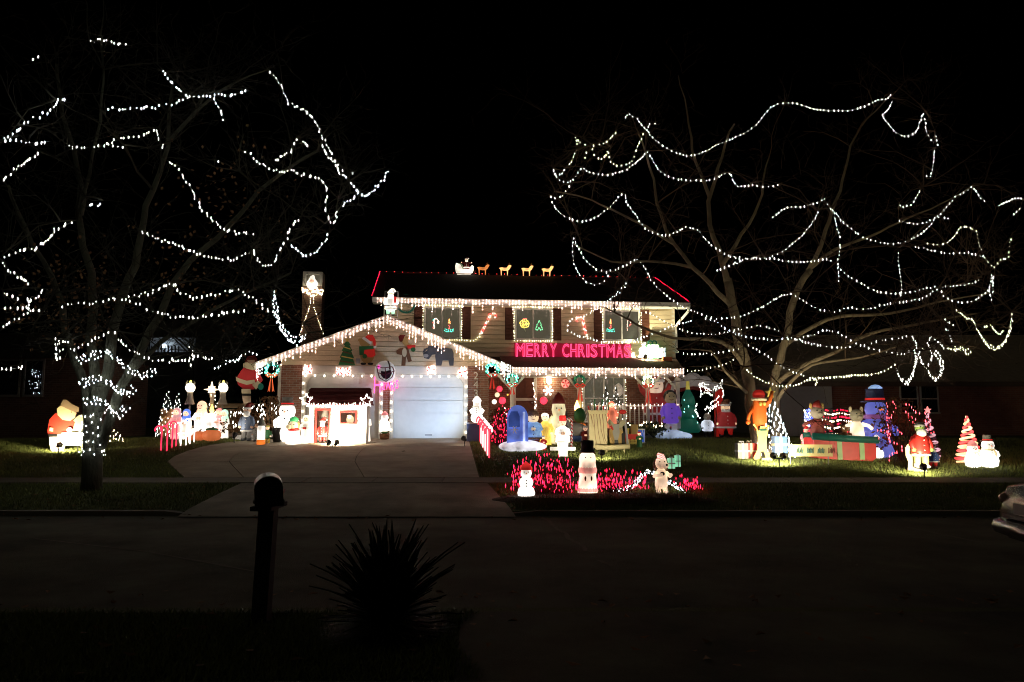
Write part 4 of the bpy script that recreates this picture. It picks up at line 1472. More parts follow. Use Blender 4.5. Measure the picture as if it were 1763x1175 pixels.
# big round bulbs round both garage doors
for (a, b_), lab in (((XA, XB), 'of the shaded door behind the playhouse'), ((XC, XD), 'of the bright bluish door')):
    t = TH('bulb_string', 'string of round bulbs on the frame ' + lab, 'light string', a, -.1, 0, 'round bulb strings on the garage door frames')
    P = [(-.05, 0, 0), (-.05, 0, ZH1 - .07), (b_ - a + .05, 0, ZH1 - .07), (b_ - a + .05, 0, 0)]
    wm = MB(); wm.tube(P, .008, 4); wm.build('wire', MATS['white_wire'], t)
    for p in along([Vector(q) for q in P], .31):
        m = MB(); m.ell(p, (.022, .022, .036), 8, 6); m.build('bulb', lamp('round_bulb', (1, .86, .70), 8), t, True)
# chimney strings: a ring at the cap and an inverted V below
cm = (cx0 + cx1) / 2
hstring('string of lights in an inverted V down the chimney', [[(cx0 - .06, 2.93, cz - 2.5), (cm - .06, 2.93, cz - 1.3)], [(cm + .06, 2.93, cz - 1.3), (cx1 + .1, 2.93, cz - 2.4)], [(cm - .05, 2.93, cz - 1.3), (cm - .05, 2.93, cz - .8)], [(cm + .07, 2.93, cz - 1.3), (cm + .07, 2.93, cz - .8)]], L_WARM, .085, .014, .024)

# blow mould santa looking out of the chimney
G_white = glow('lit_white_plastic', (1, .89, .72), .9)
G_whiteb = glow('bright_white_plastic', (1, .92, .80), 1.35)
G_cream = glow('lit_cream_plastic', (1, .74, .44), .65)
G_red = glow('lit_red_plastic', (.75, .03, .025), .55)
G_pink = glow('lit_pink_plastic', (1, .30, .28), .8)
G_green = glow('lit_green_plastic', (.05, .36, .12), .45)
G_blue = glow('lit_blue_plastic', (.10, .20, .70), .8)
G_orange = glow('lit_orange_plastic', (1, .22, .03), .5)
G_yellow = glow('lit_yellow_plastic', (1, .60, .10), .7)
G_skin = glow('lit_skin_plastic', (1, .55, .36), .8)
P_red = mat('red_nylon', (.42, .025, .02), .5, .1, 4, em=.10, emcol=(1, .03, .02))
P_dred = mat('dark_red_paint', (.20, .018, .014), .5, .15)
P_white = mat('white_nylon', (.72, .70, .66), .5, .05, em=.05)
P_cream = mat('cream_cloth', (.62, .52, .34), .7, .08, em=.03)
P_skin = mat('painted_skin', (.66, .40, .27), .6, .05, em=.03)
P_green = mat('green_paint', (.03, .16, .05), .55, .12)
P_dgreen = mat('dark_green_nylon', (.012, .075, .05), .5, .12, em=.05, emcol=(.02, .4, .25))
P_blue = mat('blue_paint', (.05, .10, .34), .5, .1)
P_lblue = mat('light_blue_paint', (.25, .38, .62), .5, .1)
P_grey = mat('slate_paint', (.07, .075, .085), .6, .12)
P_lgrey = mat('light_grey_paint', (.34, .33, .31), .6, .1)
P_tan = mat('tan_paint', (.48, .32, .11), .6, .12)
P_brown = mat('brown_paint', (.15, .06, .022), .6, .2)
P_yellow = mat('yellow_paint', (.70, .55, .12), .55, .08)
P_orange = mat('orange_plush', (.70, .13, .015), .7, .12)
P_black = mat('black_paint', (.012, .011, .011), .5, .1)
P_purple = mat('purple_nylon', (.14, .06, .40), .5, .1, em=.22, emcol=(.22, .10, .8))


def eyes(t, x, y, z, s, m=None):
    for k in (-1, 1):
        mb = MB(); mb.ell((k * x, y, z), s, 6, 4); mb.build('eye', m or P_black, t, True)


def snowman(name, label, loc, h, body, hat=None, scarf=None, rz=0, group=None, balls=3, buttons=True, arms=True, cat='snowman', brim=True, owner=None):
    t = owner or T(name, label, cat, loc, rz, group)
    s = h
    if balls == 3:
        prof = [(.12, 0), (.21, .06), (.235, .17), (.20, .28), (.145, .335), (.17, .38), (.185, .45), (.155, .53), (.10, .575), (.125, .61), (.145, .68), (.13, .76), (.07, .82), (.01, .835)]
        zh, zn, rn, zhead, rh = .79, .585, .135, .69, .145
    else:
        prof = [(.14, 0), (.24, .05), (.27, .2), (.25, .35), (.18, .47), (.13, .52), (.15, .56), (.175, .64), (.155, .74), (.09, .80), (.01, .82)]
        zh, zn, rn, zhead, rh = .77, .525, .15, .64, .17
    mb = MB(); mb.lathe([(r * s, z * s) for r, z in prof], n=18); mb.build('body', body, t, True)
    eyes(t, .055 * s, -(rh - .012) * s, (zhead + .03) * s, .016 * s)
    mb = MB(); mb.tube([(0, -(rh - .02) * s, zhead * s), (0, -(rh + .10) * s, (zhead - .012) * s)], [.022 * s, .003 * s], 7); mb.build('carrot_nose', G_orange, t, True)
    if hat:
        mb = MB()
        if brim:
            mb.lathe([(.19 * s, zh * s), (.195 * s, (zh + .02) * s), (.125 * s, (zh + .025) * s), (.115 * s, (zh + .16) * s), (.125 * s, (zh + .19) * s), (.01, (zh + .195) * s)], n=16)
        else:
            mb.lathe([(.16 * s, (zh - .02) * s), (.165 * s, (zh + .03) * s), (.12 * s, (zh + .10) * s), (.05 * s, (zh + .17) * s), (.01, (zh + .19) * s)], n=14)
        mb.build('hat', hat, t, True)
        mb = MB(); mb.lathe([(.132 * s, (zh + .03) * s), (.130 * s, (zh + .06) * s)], n=16); mb.build('hat_band', G_red if brim else G_white, t, True)
    if scarf:
        mb = MB(); mb.torus((0, 0, zn * s), rn * s, .035 * s, 'z', 18, 7)
        mb.tube([(.06 * s, -(rn + .03) * s, zn * s), (.09 * s, -(rn + .07) * s, (zn - .10) * s), (.085 * s, -(rn + .07) * s, (zn - .2) * s)], [.03 * s, .034 * s, .03 * s], 6)
        mb.build('scarf', scarf, t, True)
    if buttons:
        for k, z in enumerate((.50, .43, .36)):
            mb = MB(); mb.ell((0, -.185 * s, z * s), .018 * s, 6, 4); mb.build('button', P_black, t, True)
    if arms:
        for k in (-1, 1):
            mb = MB(); mb.tube([(k * .15 * s, 0, .5 * s), (k * .24 * s, -.06 * s, .43 * s), (k * .20 * s, -.15 * s, .37 * s)], [.05 * s, .045 * s, .04 * s], 8); mb.ell((k * .195 * s, -.16 * s, .365 * s), .05 * s, 8, 6); mb.build('arm', body, t, True)
    return t


def figure(name, label, cat, loc, h, coat, hat=None, skin=None, beard=None, trim=None, legs=None, boots=None, rz=0, group=None, arms='down', robe=False, wide=1.0, hair=None, hat_kind='stocking', belt=None, mitt=None, head=1.0, owner=None, facex=0.0):
    """lit lawn figure: coat, head with face, hat, arms and legs or a robe"""
    t = owner or T(name, label, cat, loc, rz, group)
    s, wd = h, wide
    skin = skin or P_skin
    if robe:
        prof = [(.17, 0), (.18, .03), (.165, .2), (.14, .42), (.135, .55), (.125, .63), (.06, .69)]
    else:
        prof = [(.13, .24), (.175, .27), (.18, .36), (.165, .45), (.155, .56), (.13, .65), (.06, .70)]
    mb = MB(); mb.lathe([(r * s * wd, z * s) for r, z in prof], n=16, sy=.8); mb.build('coat', coat, t, True)
    if not robe:
        for k in (-1, 1):
            mb = MB(); mb.tube([(k * .075 * s * wd, 0, .28 * s), (k * .08 * s * wd, -.005 * s, .15 * s), (k * .08 * s * wd, 0, .05 * s)], [.07 * s * wd, .062 * s, .055 * s], 9); mb.build('leg', legs or coat, t, True)
            mb = MB(); mb.tube([(k * .08 * s * wd, .01 * s, .10 * s), (k * .08 * s * wd, 0, .03 * s)], [.062 * s, .066 * s], 9); mb.ell((k * .085 * s * wd, -.045 * s, .035 * s), (.055 * s, .09 * s, .035 * s), 10, 6); mb.build('boot', boots or P_black, t, True)
    hz_ = .79
    rh = .095 * head
    mb = MB(); mb.ell((facex * s, -.01 * s, hz_ * s), (rh * s, rh * s, rh * 1.12 * s)); mb.ell((facex * s, -(rh + .005) * s, (hz_ - .01) * s), .018 * s, 8, 5); mb.build('head', skin, t, True)
    eyes(t, .035 * s * head, -(rh - .002) * s, (hz_ + .025) * s, .012 * s)
    mb = MB(); mb.tube([(-.03 * s * head, -(rh - .006) * s, (hz_ - .04) * s), (0, -(rh + .002) * s, (hz_ - .052) * s), (.03 * s * head, -(rh - .006) * s, (hz_ - .04) * s)], .007 * s, 5); mb.build('mouth', P_dred, t)
    if not robe:
        for z in (.36, .46, .56):
            mb = MB(); mb.ell((0, -.139 * s * wd, z * s), .014 * s, 6, 4); mb.build('button', trim or P_black, t, True)
    if beard:
        mb = MB(); mb.ell((0, -.055 * s, (hz_ - .085) * s), (.10 * s * wd ** .5, .075 * s, .105 * s), 12, 8); mb.build('beard', beard, t, True)
    if hair:
        mb = MB(); mb.ell((facex * s, .02 * s, (hz_ + .025) * s), (rh * 1.14 * s, rh * 1.05 * s, rh * 1.15 * s), 12, 8); mb.build('hair', hair, t, True)
    if hat:
        mb = MB()
        z0 = hz_ + .055 * head
        if hat_kind == 'stocking':
            mb.tube([(0, 0, z0 * s), (.01 * s, .01 * s, (z0 + .06) * s), (.04 * s, .02 * s, (z0 + .12) * s), (.10 * s, .03 * s, (z0 + .13) * s), (.14 * s, .03 * s, (z0 + .08) * s)], [rh * 1.02 * s, rh * .85 * s, rh * .5 * s, rh * .3 * s, rh * .2 * s], 10)
        elif hat_kind == 'tall':
            mb.lathe([(rh * 1.0 * s, z0 * s), (rh * 1.05 * s, (z0 + .13) * s), (rh * .8 * s, (z0 + .16) * s)], n=12)
        elif hat_kind == 'veil':
            mb.ell((0, .02 * s, (hz_ + .02) * s), (rh * 1.25 * s, rh * 1.15 * s, rh * 1.3 * s), 12, 8)
            mb.lathe([(.14 * s, .55 * s), (.125 * s, .68 * s), (.10 * s, .76 * s)], (0, .025 * s, 0), n=12, sy=.85)
        else:
            mb.ell((0, 0, (z0 - .005) * s), (rh * 1.1 * s, rh * 1.1 * s, rh * .75 * s), 12, 8)
        mb.build('hat', hat, t, True)
        if hat_kind == 'stocking':
            mb = MB(); mb.torus((0, 0, z0 * s), rh * 1.0 * s, .028 * s, 'z', 16, 7); mb.build('hat_brim', trim or P_white, t, True)
            mb = MB(); mb.ell((.15 * s, .03 * s, (z0 + .06) * s), .032 * s, 8, 6); mb.build('pompom', trim or P_white, t, True)
    if trim and not robe:
        mb = MB(); mb.lathe([(.178 * s * wd, .245 * s), (.192 * s * wd, .265 * s), (.186 * s * wd, .29 * s)], n=16, sy=.82); mb.build('hem', trim, t, True)
    if belt:
        mb = MB(); mb.lathe([(.176 * s * wd, .405 * s), (.176 * s * wd, .44 * s)], n=16, sy=.82); mb.build('belt', belt, t, True)
    for k in (-1, 1):
        sx = .125 * s * wd
        if arms == 'up':
            P = [(k * sx, 0, .62 * s), (k * (sx + .09 * s), -.02 * s, .70 * s), (k * (sx + .14 * s), -.03 * s, .84 * s)]
        elif arms == 'out':
            P = [(k * sx, 0, .61 * s), (k * (sx + .11 * s), -.03 * s, .58 * s), (k * (sx + .20 * s), -.06 * s, .60 * s)]
        elif arms == 'fold':
            P = [(k * sx, 0, .61 * s), (k * (sx + .05 * s), -.06 * s, .50 * s), (k * .03 * s, -.15 * s, .50 * s)]
        else:
            P = [(k * sx, 0, .61 * s), (k * (sx + .065 * s), -.01 * s, .48 * s), (k * (sx + .05 * s), -.07 * s, .37 * s)]
        mb = MB(); mb.tube(P, [.055 * s, .05 * s, .04 * s], 9); mb.build('arm', coat, t, True)
        mb = MB(); mb.ell(P[-1], .042 * s, 8, 6); mb.build('mitten', mitt or skin, t, True)
    return t


def gift(name, label, loc, sx, sy, sz, m, ribbon, rz=0, group=None):
    t = T(name, label, 'gift', loc, rz, group)
    mb = MB(); mb.box(-sx / 2, sx / 2, -sy / 2, sy / 2, 0, sz); mb.build('box', m, t)
    r = MB(); k = .09 * sx
    r.box(-k, k, -sy / 2 - .006, sy / 2 + .006, 0, sz + .006)
    r.box(-sx / 2 - .006, sx / 2 + .006, -sy / 2 - .0055, sy / 2 + .0055, sz * .5 - k, sz * .5 + k)
    r.build('ribbon', ribbon, t)
    b = MB(); b.torus((-.13 * sx, 0, sz + .09 * sx), .11 * sx, .035 * sx, 'y', 12, 5); b.torus((.13 * sx, 0, sz + .09 * sx), .11 * sx, .035 * sx, 'y', 12, 5)
    b.build('bow', ribbon, t, True)
    return t


M_cane = stripe_mat('lit_candy_stripes', (1, .9, .86), (.85, .02, .03), 5, 1.6)
M_caneP = stripe_mat('candy_stripes', (.75, .7, .66), (.55, .02, .02), 6, .12)


def cane_pts(h, r, lean=0.0, flip=1):
    P = [(lean * h * k, 0, h * .78 * k) for k in (0, .33, .66, 1)]
    x0, z0 = P[-1][0], P[-1][2]
    P += [(x0 + flip * (r - r * math.cos(a)), 0, z0 + r * math.sin(a) * 1.2) for a in np.linspace(.35, PI * 1.08, 8)]
    return P


def candy_cane(name, label, loc, h, r, tube=.03, m=None, lean=0.0, flip=1, rz=0, group=None):
    t = T(name, label, 'candy cane', loc, rz, group)
    mb = MB(); mb.tube(smooth_path(cane_pts(h, r, lean, flip), .06), tube, 8); mb.build('cane', m or M_cane, t, True)
    return t


def light_cane(name, label, loc, h, r, red, white, lean=0, flip=1, rz=0, group=None, tube=.045):
    """candy cane of bulbs: alternating red and white groups on a bent frame"""
    t = T(name, label, 'candy cane', loc, rz, group)
    P = smooth_path(cane_pts(h, r, lean, flip), .05)
    fr = MB(); fr.tube(P, .012, 5); fr.build('frame', W_WIRE, t)
    a, b = MB(), MB()
    pts = along(P, .028, .002)
    for i, p in enumerate(pts):
        q = [p + Vector((random.uniform(-tube, tube), random.uniform(-.02, .02), 0)) for _ in range(2)]
        (a if (i // 4) % 2 else b).bulbs(q, .012, .018)
    a.build('red_bulbs', red, t, kind='stuff')
    b.build('white_bulbs', white, t, kind='stuff')
    return t


def cone_tree(name, label, loc, h, r, bulbm, nb, frame=None, group=None, cat='lit tree', star=None, rx=.016, rz=.03, turns=7):
    t = T(name, label, cat, loc, 0, group)
    mb = MB()
    for k in range(10):
        a = 2 * PI * k / 10
        mb.tube([(math.cos(a) * r, math.sin(a) * r, .03), (0, 0, h)], .006, 3, cap=False)
    mb.torus((0, 0, .03), r, .008, 'z', 20, 4); mb.torus((0, 0, h * .45), r * .55, .006, 'z', 20, 4)
    mb.build('frame', frame or W_WIRE, t)
    b = MB()
    P = []
    for i in range(nb):
        k = (i + .5) / nb
        z = h * (1 - (1 - k) ** .5)
        a = i * 2.399
        rr = r * (1 - z / h) + .01
        P.append((math.cos(a) * rr, math.sin(a) * rr, z + .05))
    b.bulbs(P, rx, rz)
    b.build('bulbs', bulbm, t, kind='stuff')
    if star:
        m = MB(); m.prism(star_poly(.09, .04, 5), -.02, .02); o_ = m.build('star', star, t, loc=(0, 0, h + .06))
    return t


def star_poly(ro, ri, n, rot=PI / 2, long=None):
    out = []
    for i in range(2 * n):
        r_ = ro if i % 2 == 0 else ri
        if long and i % 4 == 2:
            r_ = long
        a = rot + PI * i / n
        out.append((r_ * math.cos(a), r_ * math.sin(a)))
    return out


def spiral_tree(name, label, loc, h, r, m1, m2, group=None, turns=6, star=None):
    t = T(name, label, 'spiral tree', loc, 0, group)
    mb = MB(); mb.tube([(0, 0, 0), (0, 0, h)], .012, 5); mb.torus((0, 0, .01), r * .8, .01, 'z', 16, 4); mb.build('pole', W_WIRE, t)
    for k, m in ((0, m1), (1, m2)):
        P = []
        for i in range(turns * 14):
            u = i / (turns * 14)
            a = 2 * PI * turns * u + PI * k
            P.append((r * (1 - u) * math.cos(a), r * (1 - u) * math.sin(a), .08 + u * (h - .1)))
        mb = MB(); mb.tube(P, .028, 5); mb.build('light_band', m, t, True)
    if star:
        m = MB(); m.prism(star_poly(.1, .045, 5), -.02, .02); m.build('star', star, t, loc=(0, 0, h + .05))
    return t


def wreath(label, lx, ly, lz, r, leafm, bulbm, bowm=None, group='lit wreaths hung along garage and porch', bow_l=.35):
    t = TH('wreath', label, 'wreath', lx, ly, lz, group)
    mb = MB()
    for i in range(150):
        a = random.uniform(0, 2 * PI)
        rr = r * random.uniform(.62, 1.05)
        p = Vector((math.cos(a) * rr, random.uniform(-.06, .02), math.sin(a) * rr))
        d = Vector((math.cos(a + random.gauss(.8, .5)), random.gauss(-.3, .3), math.sin(a + random.gauss(.8, .5)))).normalized() * .09
        w_ = d.orthogonal().normalized() * .014
        mb.add([p - w_, p + w_, p + d], [(0, 1, 2)])
    mb.torus((0, 0, 0), r * .82, .045, 'y', 20, 6)
    mb.build('ring', leafm, t)
    b = MB()
    b.bulbs([(math.cos(a) * r * q, -.07, math.sin(a) * r * q) for a, q in ((random.uniform(0, 6.28), random.uniform(.65, 1.08)) for _ in range(58))], .011, .036)
    b.build('bulbs', bulbm, t, kind='stuff')
    if bowm:
        m = MB()
        for k in (-1, 1):
            m.tube([(0, -.08, -r * .8), (k * .10, -.11, -r * .8 + .05), (k * .17, -.09, -r * .8), (k * .10, -.1, -r * .8 - .06), (0, -.08, -r * .8)], [.012, .035, .04, .035, .012], 6)
            m.prism([(k * .01, -r * .8), (k * .07 + .035, -r * .8 - bow_l), (k * .07, -r * .8 - bow_l * .9), (k * .07 - .035, -r * .8 - bow_l)], -.1, -.08)
        m.build('bow', bowm, t)
    return t


def flood(label, loc, target, power, col=(1, .86, .6), angle=95, body=None, heads=1, stake=.17):
    """floodlight on a stake: hood, lens and the lamp itself"""
    loc, target = Vector(loc), Vector(target)
    d = (target - loc)
    t = T('floodlight', label, 'floodlight', loc, math.atan2(d.y, d.x) - PI / 2)
    L = math.hypot(d.x, d.y)
    el = math.atan2(d.z - stake, L)
    f = Vector((0, math.cos(el), math.sin(el)))
    u = Vector((0, -math.sin(el), math.cos(el)))
    for hN in range(heads):
        ox = (hN - (heads - 1) / 2) * .24
        c = Vector((ox, 0, stake + .06))
        mb = MB(); mb.tube([c - f * .08, c, c + f * .09], [.04, .06, .085], 12); mb.build('hood', P_black, t)
        mb = MB(); mb.tube([c + f * .092, c + f * .098], [.07, .066], 12); mb.build('lens', lamp('flood_lens', (1, .93, .78), 30), t)
        ld = bpy.data.lights.new('lamp_bulb', 'SPOT')
        ld.energy = power / heads
        ld.spot_size = R(angle)
        ld.spot_blend = .8
        ld.shadow_soft_size = .05
        ld.color = col
        lo = bpy.data.objects.new('lamp_bulb', ld)
        COL.objects.link(lo)
        lo.parent = t
        lo.location = c + f * .13
        lo.rotation_euler = (PI / 2 + el, 0, 0)
    mb = MB(); mb.tube([(0, 0, -.05), (0, 0, stake)], .014, 6)
    if heads > 1:
        mb.tube([(-.13, 0, stake + .01), (.13, 0, stake + .01)], .012, 6)
    mb.build('stake', P_black, t)
    return t


def trace(bx, by, d, pts):
    return [((x - bx) * d / FOC, (by - y) * d / FOC) for x, y in pts]


def oval(cx_, cy_, rx, ry, n=14, rot=0.0):
    c, s = math.cos(rot), math.sin(rot)
    return [(cx_ + rx * math.cos(a) * c - ry * math.sin(a) * s, cy_ + rx * math.cos(a) * s + ry * math.sin(a) * c) for a in np.linspace(0, 2 * PI, n, endpoint=False)]


def cutout(t, bx, by, d, pieces, th=.02):
    """flat painted plywood shapes traced as outlines; every colour is a piece of board of its own, stacked"""
    for k, (nm, poly, m) in enumerate(pieces):
        mb = MB(); mb.prism(trace(bx, by, d, poly), -.006 * k - th, -.006 * k + (0 if k == 0 else -th + .001)); mb.build(nm, m, t)

# ------------------------------------------------------------------ on the roof and the upper wall
t = TH('chimney_santa', 'glowing white santa bust peering out of the lit chimney top', 'santa', cm, 2.9, cz - .62)
snow_ring = MB()
mb = MB(); mb.ell((0, 0, .12), (.21, .14, .2)); mb.build('beard', G_whiteb, t, True)
mb = MB(); mb.ell((0, -.06, .2), (.11, .1, .1)); mb.build('face', G_skin, t, True)
mb = MB(); mb.tube([(0, 0, .28), (.01, 0, .38), (.05, 0, .46)], [.13, .09, .03], 9); mb.build('hat', G_white, t, True)
hstring('bunch of lights wrapped round the chimney top under the santa bust', [[(cx0 - .05, 2.94, cz - .62), (cm - .1, 2.9, cz - .85), (cx1 + .03, 2.94, cz - .68), (cx1 + .03, 2.94, cz - .85), (cm, 2.9, cz - .95), (cx0 - .03, 2.94, cz - .72), (cm, 2.88, cz - .72), (cx1, 2.9, cz - .9), (cm + .1, 2.88, cz - .55), (cx0, 2.9, cz - .8)]], L_WARM, .045, .016, .03, jit=.02)

# santa in sleigh and reindeer on the ridge
def ridge(px):
    return hx(px, YR, 478)


zr = ZRID + .13
t = TH('roof_sleigh', 'glowing white sleigh on the roof ridge behind the reindeer', 'sleigh', ridge(800), YR, zr)
mb = MB()
mb.prism([(-.36, .12), (-.30, .02), (.25, .02), (.36, .14), (.37, .30), (.30, .36), (.24, .30), (.18, .18), (-.10, .2), (-.20, .38), (-.37, .44), (-.40, .32)], -.2, .2)
mb.build('body', G_white, t)
for y in (-.16, .16):
    mb = MB(); mb.tube(smooth_path([(-.4, y, .0), (.3, y, .0), (.42, y, .06), (.44, y, .15)], .05), .014, 5); mb.build('runner', P_dred, t)
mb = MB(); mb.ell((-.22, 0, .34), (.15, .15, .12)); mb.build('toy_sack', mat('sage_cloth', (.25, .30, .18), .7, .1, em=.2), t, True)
t = TH('sleigh_rider', 'small red santa sitting in the roof sleigh', 'santa', ridge(803), YR - .02, zr + .12)
figure('', '', '', None, .62, P_dred, P_dred, G_skin, G_white, G_white, owner=t, arms='out', wide=1.1)


def reindeer(label, loc, h, body, ant, rz=0, group=None, frame=HTH):
    t = T('roof_reindeer', label, 'reindeer', loc, rz, group)
    s = h
    mb = MB(); mb.tube(smooth_path([(-.36 * s, 0, .50 * s), (-.28 * s, 0, .52 * s), (0, 0, .49 * s), (.22 * s, 0, .52 * s), (.30 * s, 0, .58 * s), (.36 * s, 0, .70 * s), (.38 * s, 0, .76 * s)], .06 * s), [.05 * s] + [.13 * s] * 3 + [.14 * s] * 3 + [.15 * s] * 3 + [.12 * s, .09 * s] + [.07 * s] * 30 if False else .12 * s, 8); mb.build('body', body, t, True)
    mb = MB(); mb.ell((.43 * s, 0, .78 * s), (.12 * s, .065 * s, .07 * s), 10, 7); mb.build('head', body, t, True)
    for x, y in ((-.28, -.07), (-.28, .07), (.22, -.07), (.22, .07)):
        mb = MB(); mb.tube([(x * s, y * s, .46 * s), (x * s * 1.02, y * s, .22 * s), (x * s, y * s, 0)], [.055 * s, .035 * s, .028 * s], 6); mb.build('leg', body, t, True)
    for k in (-1, 1):
        mb = MB(); mb.tube([(.38 * s, k * .03 * s, .83 * s), (.33 * s, k * .09 * s, .95 * s), (.39 * s, k * .15 * s, 1.03 * s)], .013 * s, 5); mb.tube([(.34 * s, k * .08 * s, .93 * s), (.45 * s, k * .1 * s, 1.0 * s)], .011 * s, 5); mb.build('antler', ant, t, True)
    mb = MB(); mb.ell((-.40 * s, 0, .56 * s), (.05 * s, .035 * s, .04 * s), 8, 5); mb.build('tail', body, t, True)
    return t


G_deer = glow('lit_tan_plastic', (1, .50, .18), 1.0)
G_deer2 = glow('lit_brown_plastic', (.9, .30, .08), .5)
for px, lab, m in ((831, 'dim brown reindeer on the roof, the one next to the sleigh', G_deer2), (869, 'glowing reindeer on the roof, second in front of the sleigh', G_deer), (907, 'bright glowing reindeer on the roof, third in front of the sleigh', G_deer), (942, 'bright glowing reindeer leading the roof team', G_deer)):
    reindeer(lab, HM @ Vector((ridge(px), YR, zr)), .52, m, P_tan, HTH, 'reindeer on the roof ridge')

# santa in a metal chair frame on the gable peak
px0 = XAP + .05
t = TH('roof_chair', 'thin metal chair frame standing on the garage gable peak', 'chair', px0, .6, ZAP + .1)
mb = MB()
for x in (-.22, .24):
    for y in (-.2, .2):
        mb.tube([(x, y, -.1), (x, y, .45 if y < 0 else 1.0)], .014, 5)
mb.tube([(-.22, .2, 1.0), (.24, .2, 1.0)], .014, 5); mb.tube([(-.22, -.2, .43), (.24, -.2, .43)], .014, 5); mb.tube([(-.22, .2, .43), (.24, .2, .43)], .014, 5); mb.tube([(-.22, -.2, .1), (.24, -.2, .1)], .014, 5)
mb.build('frame', M_metal, t)
mb = MB(); mb.box(-.22, .24, -.2, .2, .415, .44); mb.build('seat', M_metal, t)
t = TH('chair_santa', 'overbright glowing santa on the chair at the gable peak', 'santa', px0 + .0, .55, ZAP + .18)
figure('', '', '', None, .98, G_whiteb, G_whiteb, G_skin, G_whiteb, G_white, legs=glow('lit_pale_green_plastic', (.5, .9, .6), .9), boots=P_lgrey, owner=t, wide=1.15)
mb = MB(); mb.box(.12, .2, -.2, -.14, .45, .66); mb.build('red_sack', G_red, t)
t = TH('wall_ring', 'dark round hoop wreath on the siding behind the chair santa', 'wreath', hx(699, YM, 522), YM - .1, hz(524, YM, 699))
mb = MB(); mb.torus((0, 0, 0), .32, .035, 'y', 24, 6); mb.build('hoop', P_dgreen, t, True)

# greeting in neon tube over the porch roof
gx0, gx1, gy = hx(886, YM, 605), hx(1085, YM, 605), YM - .16
gz0, gz1 = hz(616, YM, 980), hz(593, YM, 980)
t = TH('greeting_sign', 'glowing pink MERRY CHRISTMAS letters over the porch roof', 'sign', (gx0 + gx1) / 2, gy, gz0)
L_PINK = lamp('pink_tube', (1, .055, .16), 1.9)
hb_ = MB(); wdt = gx1 - gx0
hb_.box(-wdt / 2 - .02, wdt / 2 + .02, .06, .08, 0, gz1 - gz0 + .02)
hb_.build('letter_glow_sheet', mat('crimson_letter_glow', (.22, .012, .03), .8, .1, em=.10, emcol=(1, .02, .10)), t)  # added glowing sheet stands in for the letters' pink glow on the wall
word = 'MERRY CHRISTMAS'
adv = {'M': 1.25, 'I': .55, ' ': .55}
tot = sum(adv.get(c, 1.0) for c in word)
x = -wdt / 2
hl = (gz1 - gz0)
for c in word:
    a = adv.get(c, 1.0) * wdt / tot
    if c != ' ':
        mb = text_mb(c, hl * 1.36, 0, .014, True)
        wv_ = [v[0] for v in mb.v]
        sx = a * .86 / max(.01, max(wv_) - min(wv_))
        mid = (max(wv_) + min(wv_)) / 2
        if c == 'I':
            sx = min(sx, 1.2)
        mb.v = [((v[0] - mid) * sx, v[1], v[2]) for v in mb.v]
        mb.build('letter', L_PINK, t, loc=(x + a / 2, 0, .02))
    x += a

# candy canes of lights on the siding
M_cr, M_cw = lamp('cane_red_bulb', (1, .05, .05), 7), lamp('cane_white_bulb', (1, .80, .66), 9)
light_cane('wall_candy_cane', 'candy cane of lights leaning outward on the siding near the gable', HM @ Vector((hx(827, YM, 577), YM - .12, hz(577, YM, 827))), .84, .12, M_cr, M_cw, .38, 1, HTH, 'candy canes of lights on the upper wall')
light_cane('wall_candy_cane', 'candy cane of lights hooked back on the siding beside the corner window', HM @ Vector((hx(1009, YM, 582), YM - .12, hz(582, YM, 1009))), .80, .12, M_cr, M_cw, -.16, -1, HTH, 'candy canes of lights on the upper wall')


# light silhouettes behind the upper panes
def wlight(label, px, py, rows):
    x, z = hx(px, YM - .07, py), hz(py, YM - .07, px)
    t = TH('window_light', label, 'window light', x, YM - .095, z, 'light silhouettes in the upper windows')
    for nm, pts, m, r in rows:
        mb = MB()
        q = along([Vector((a, 0, b)) for a, b in pts], .026, .007)
        mb.bulbs([p + Vector((random.uniform(-r, r) * .7, 0, 0)) for p in q], .017, .026)
        if nm in ('string',):
            mb = MB(); mb.tube([(a, 0, b) for a, b in pts], r, 5)
        mb.build(nm, m, t)


wr_, wg_, ww_, wy_, wo_ = lamp('tube_red', (1, .12, .10), 3), lamp('tube_green', (.08, .75, .5), 2.2), lamp('tube_white', (1, .72, .55), 4), lamp('tube_yellow', (1, .70, .10), 3), lamp('tube_orange', (1, .36, .10), 4)
cane2 = [(-.03, -.22), (-.03, .08), (0, .17), (.07, .17), (.11, .08)]
candle = [('base', [(-.16, -.14), (-.12, -.2), (.12, -.2), (.16, -.14)], wg_, .028), ('base_leaf', [(-.16, -.1), (0, -.16), (.16, -.1)], wg_, .022), ('candle', [(0, -.12), (0, .06)], wr_, .04), ('flame', [(-.035, .09), (-.02, .16), (0, .25), (.02, .16), (.035, .09)], wo_, .022)]
wlight('red and white candy cane light in the pane nearest the gable peak', 749, 557, [('cane', cane2, ww_, .022), ('red_band', [(-.06, -.2), (-.06, .05)], wr_, .018), ('bow', [(.06, .03), (.14, .0), (.14, .08), (.06, .03)], ww_, .018), ('leaf', [(-.10, .10), (-.05, .14)], wg_, .02)])
wlight('candle light with green holly base in the window nearest the gable peak', 773, 562, candle)
ball = [(.17 * math.cos(a) * q, .15 * math.sin(a) * q) for q, a in ((q, a) for q in (1, .6, .25) for a in np.linspace(0, 6.28, 12))]
wlight('round yellow and orange ball light in the middle upper window', 903, 558, [('ball', ball, wy_, .02), ('cap', [(-.1, .17), (0, .2), (.1, .17)], wr_, .02), ('string', [(0, -.17), (.03, -.3)], mat('pale_cord', (.4, .4, .3), .6, 0), .01)])
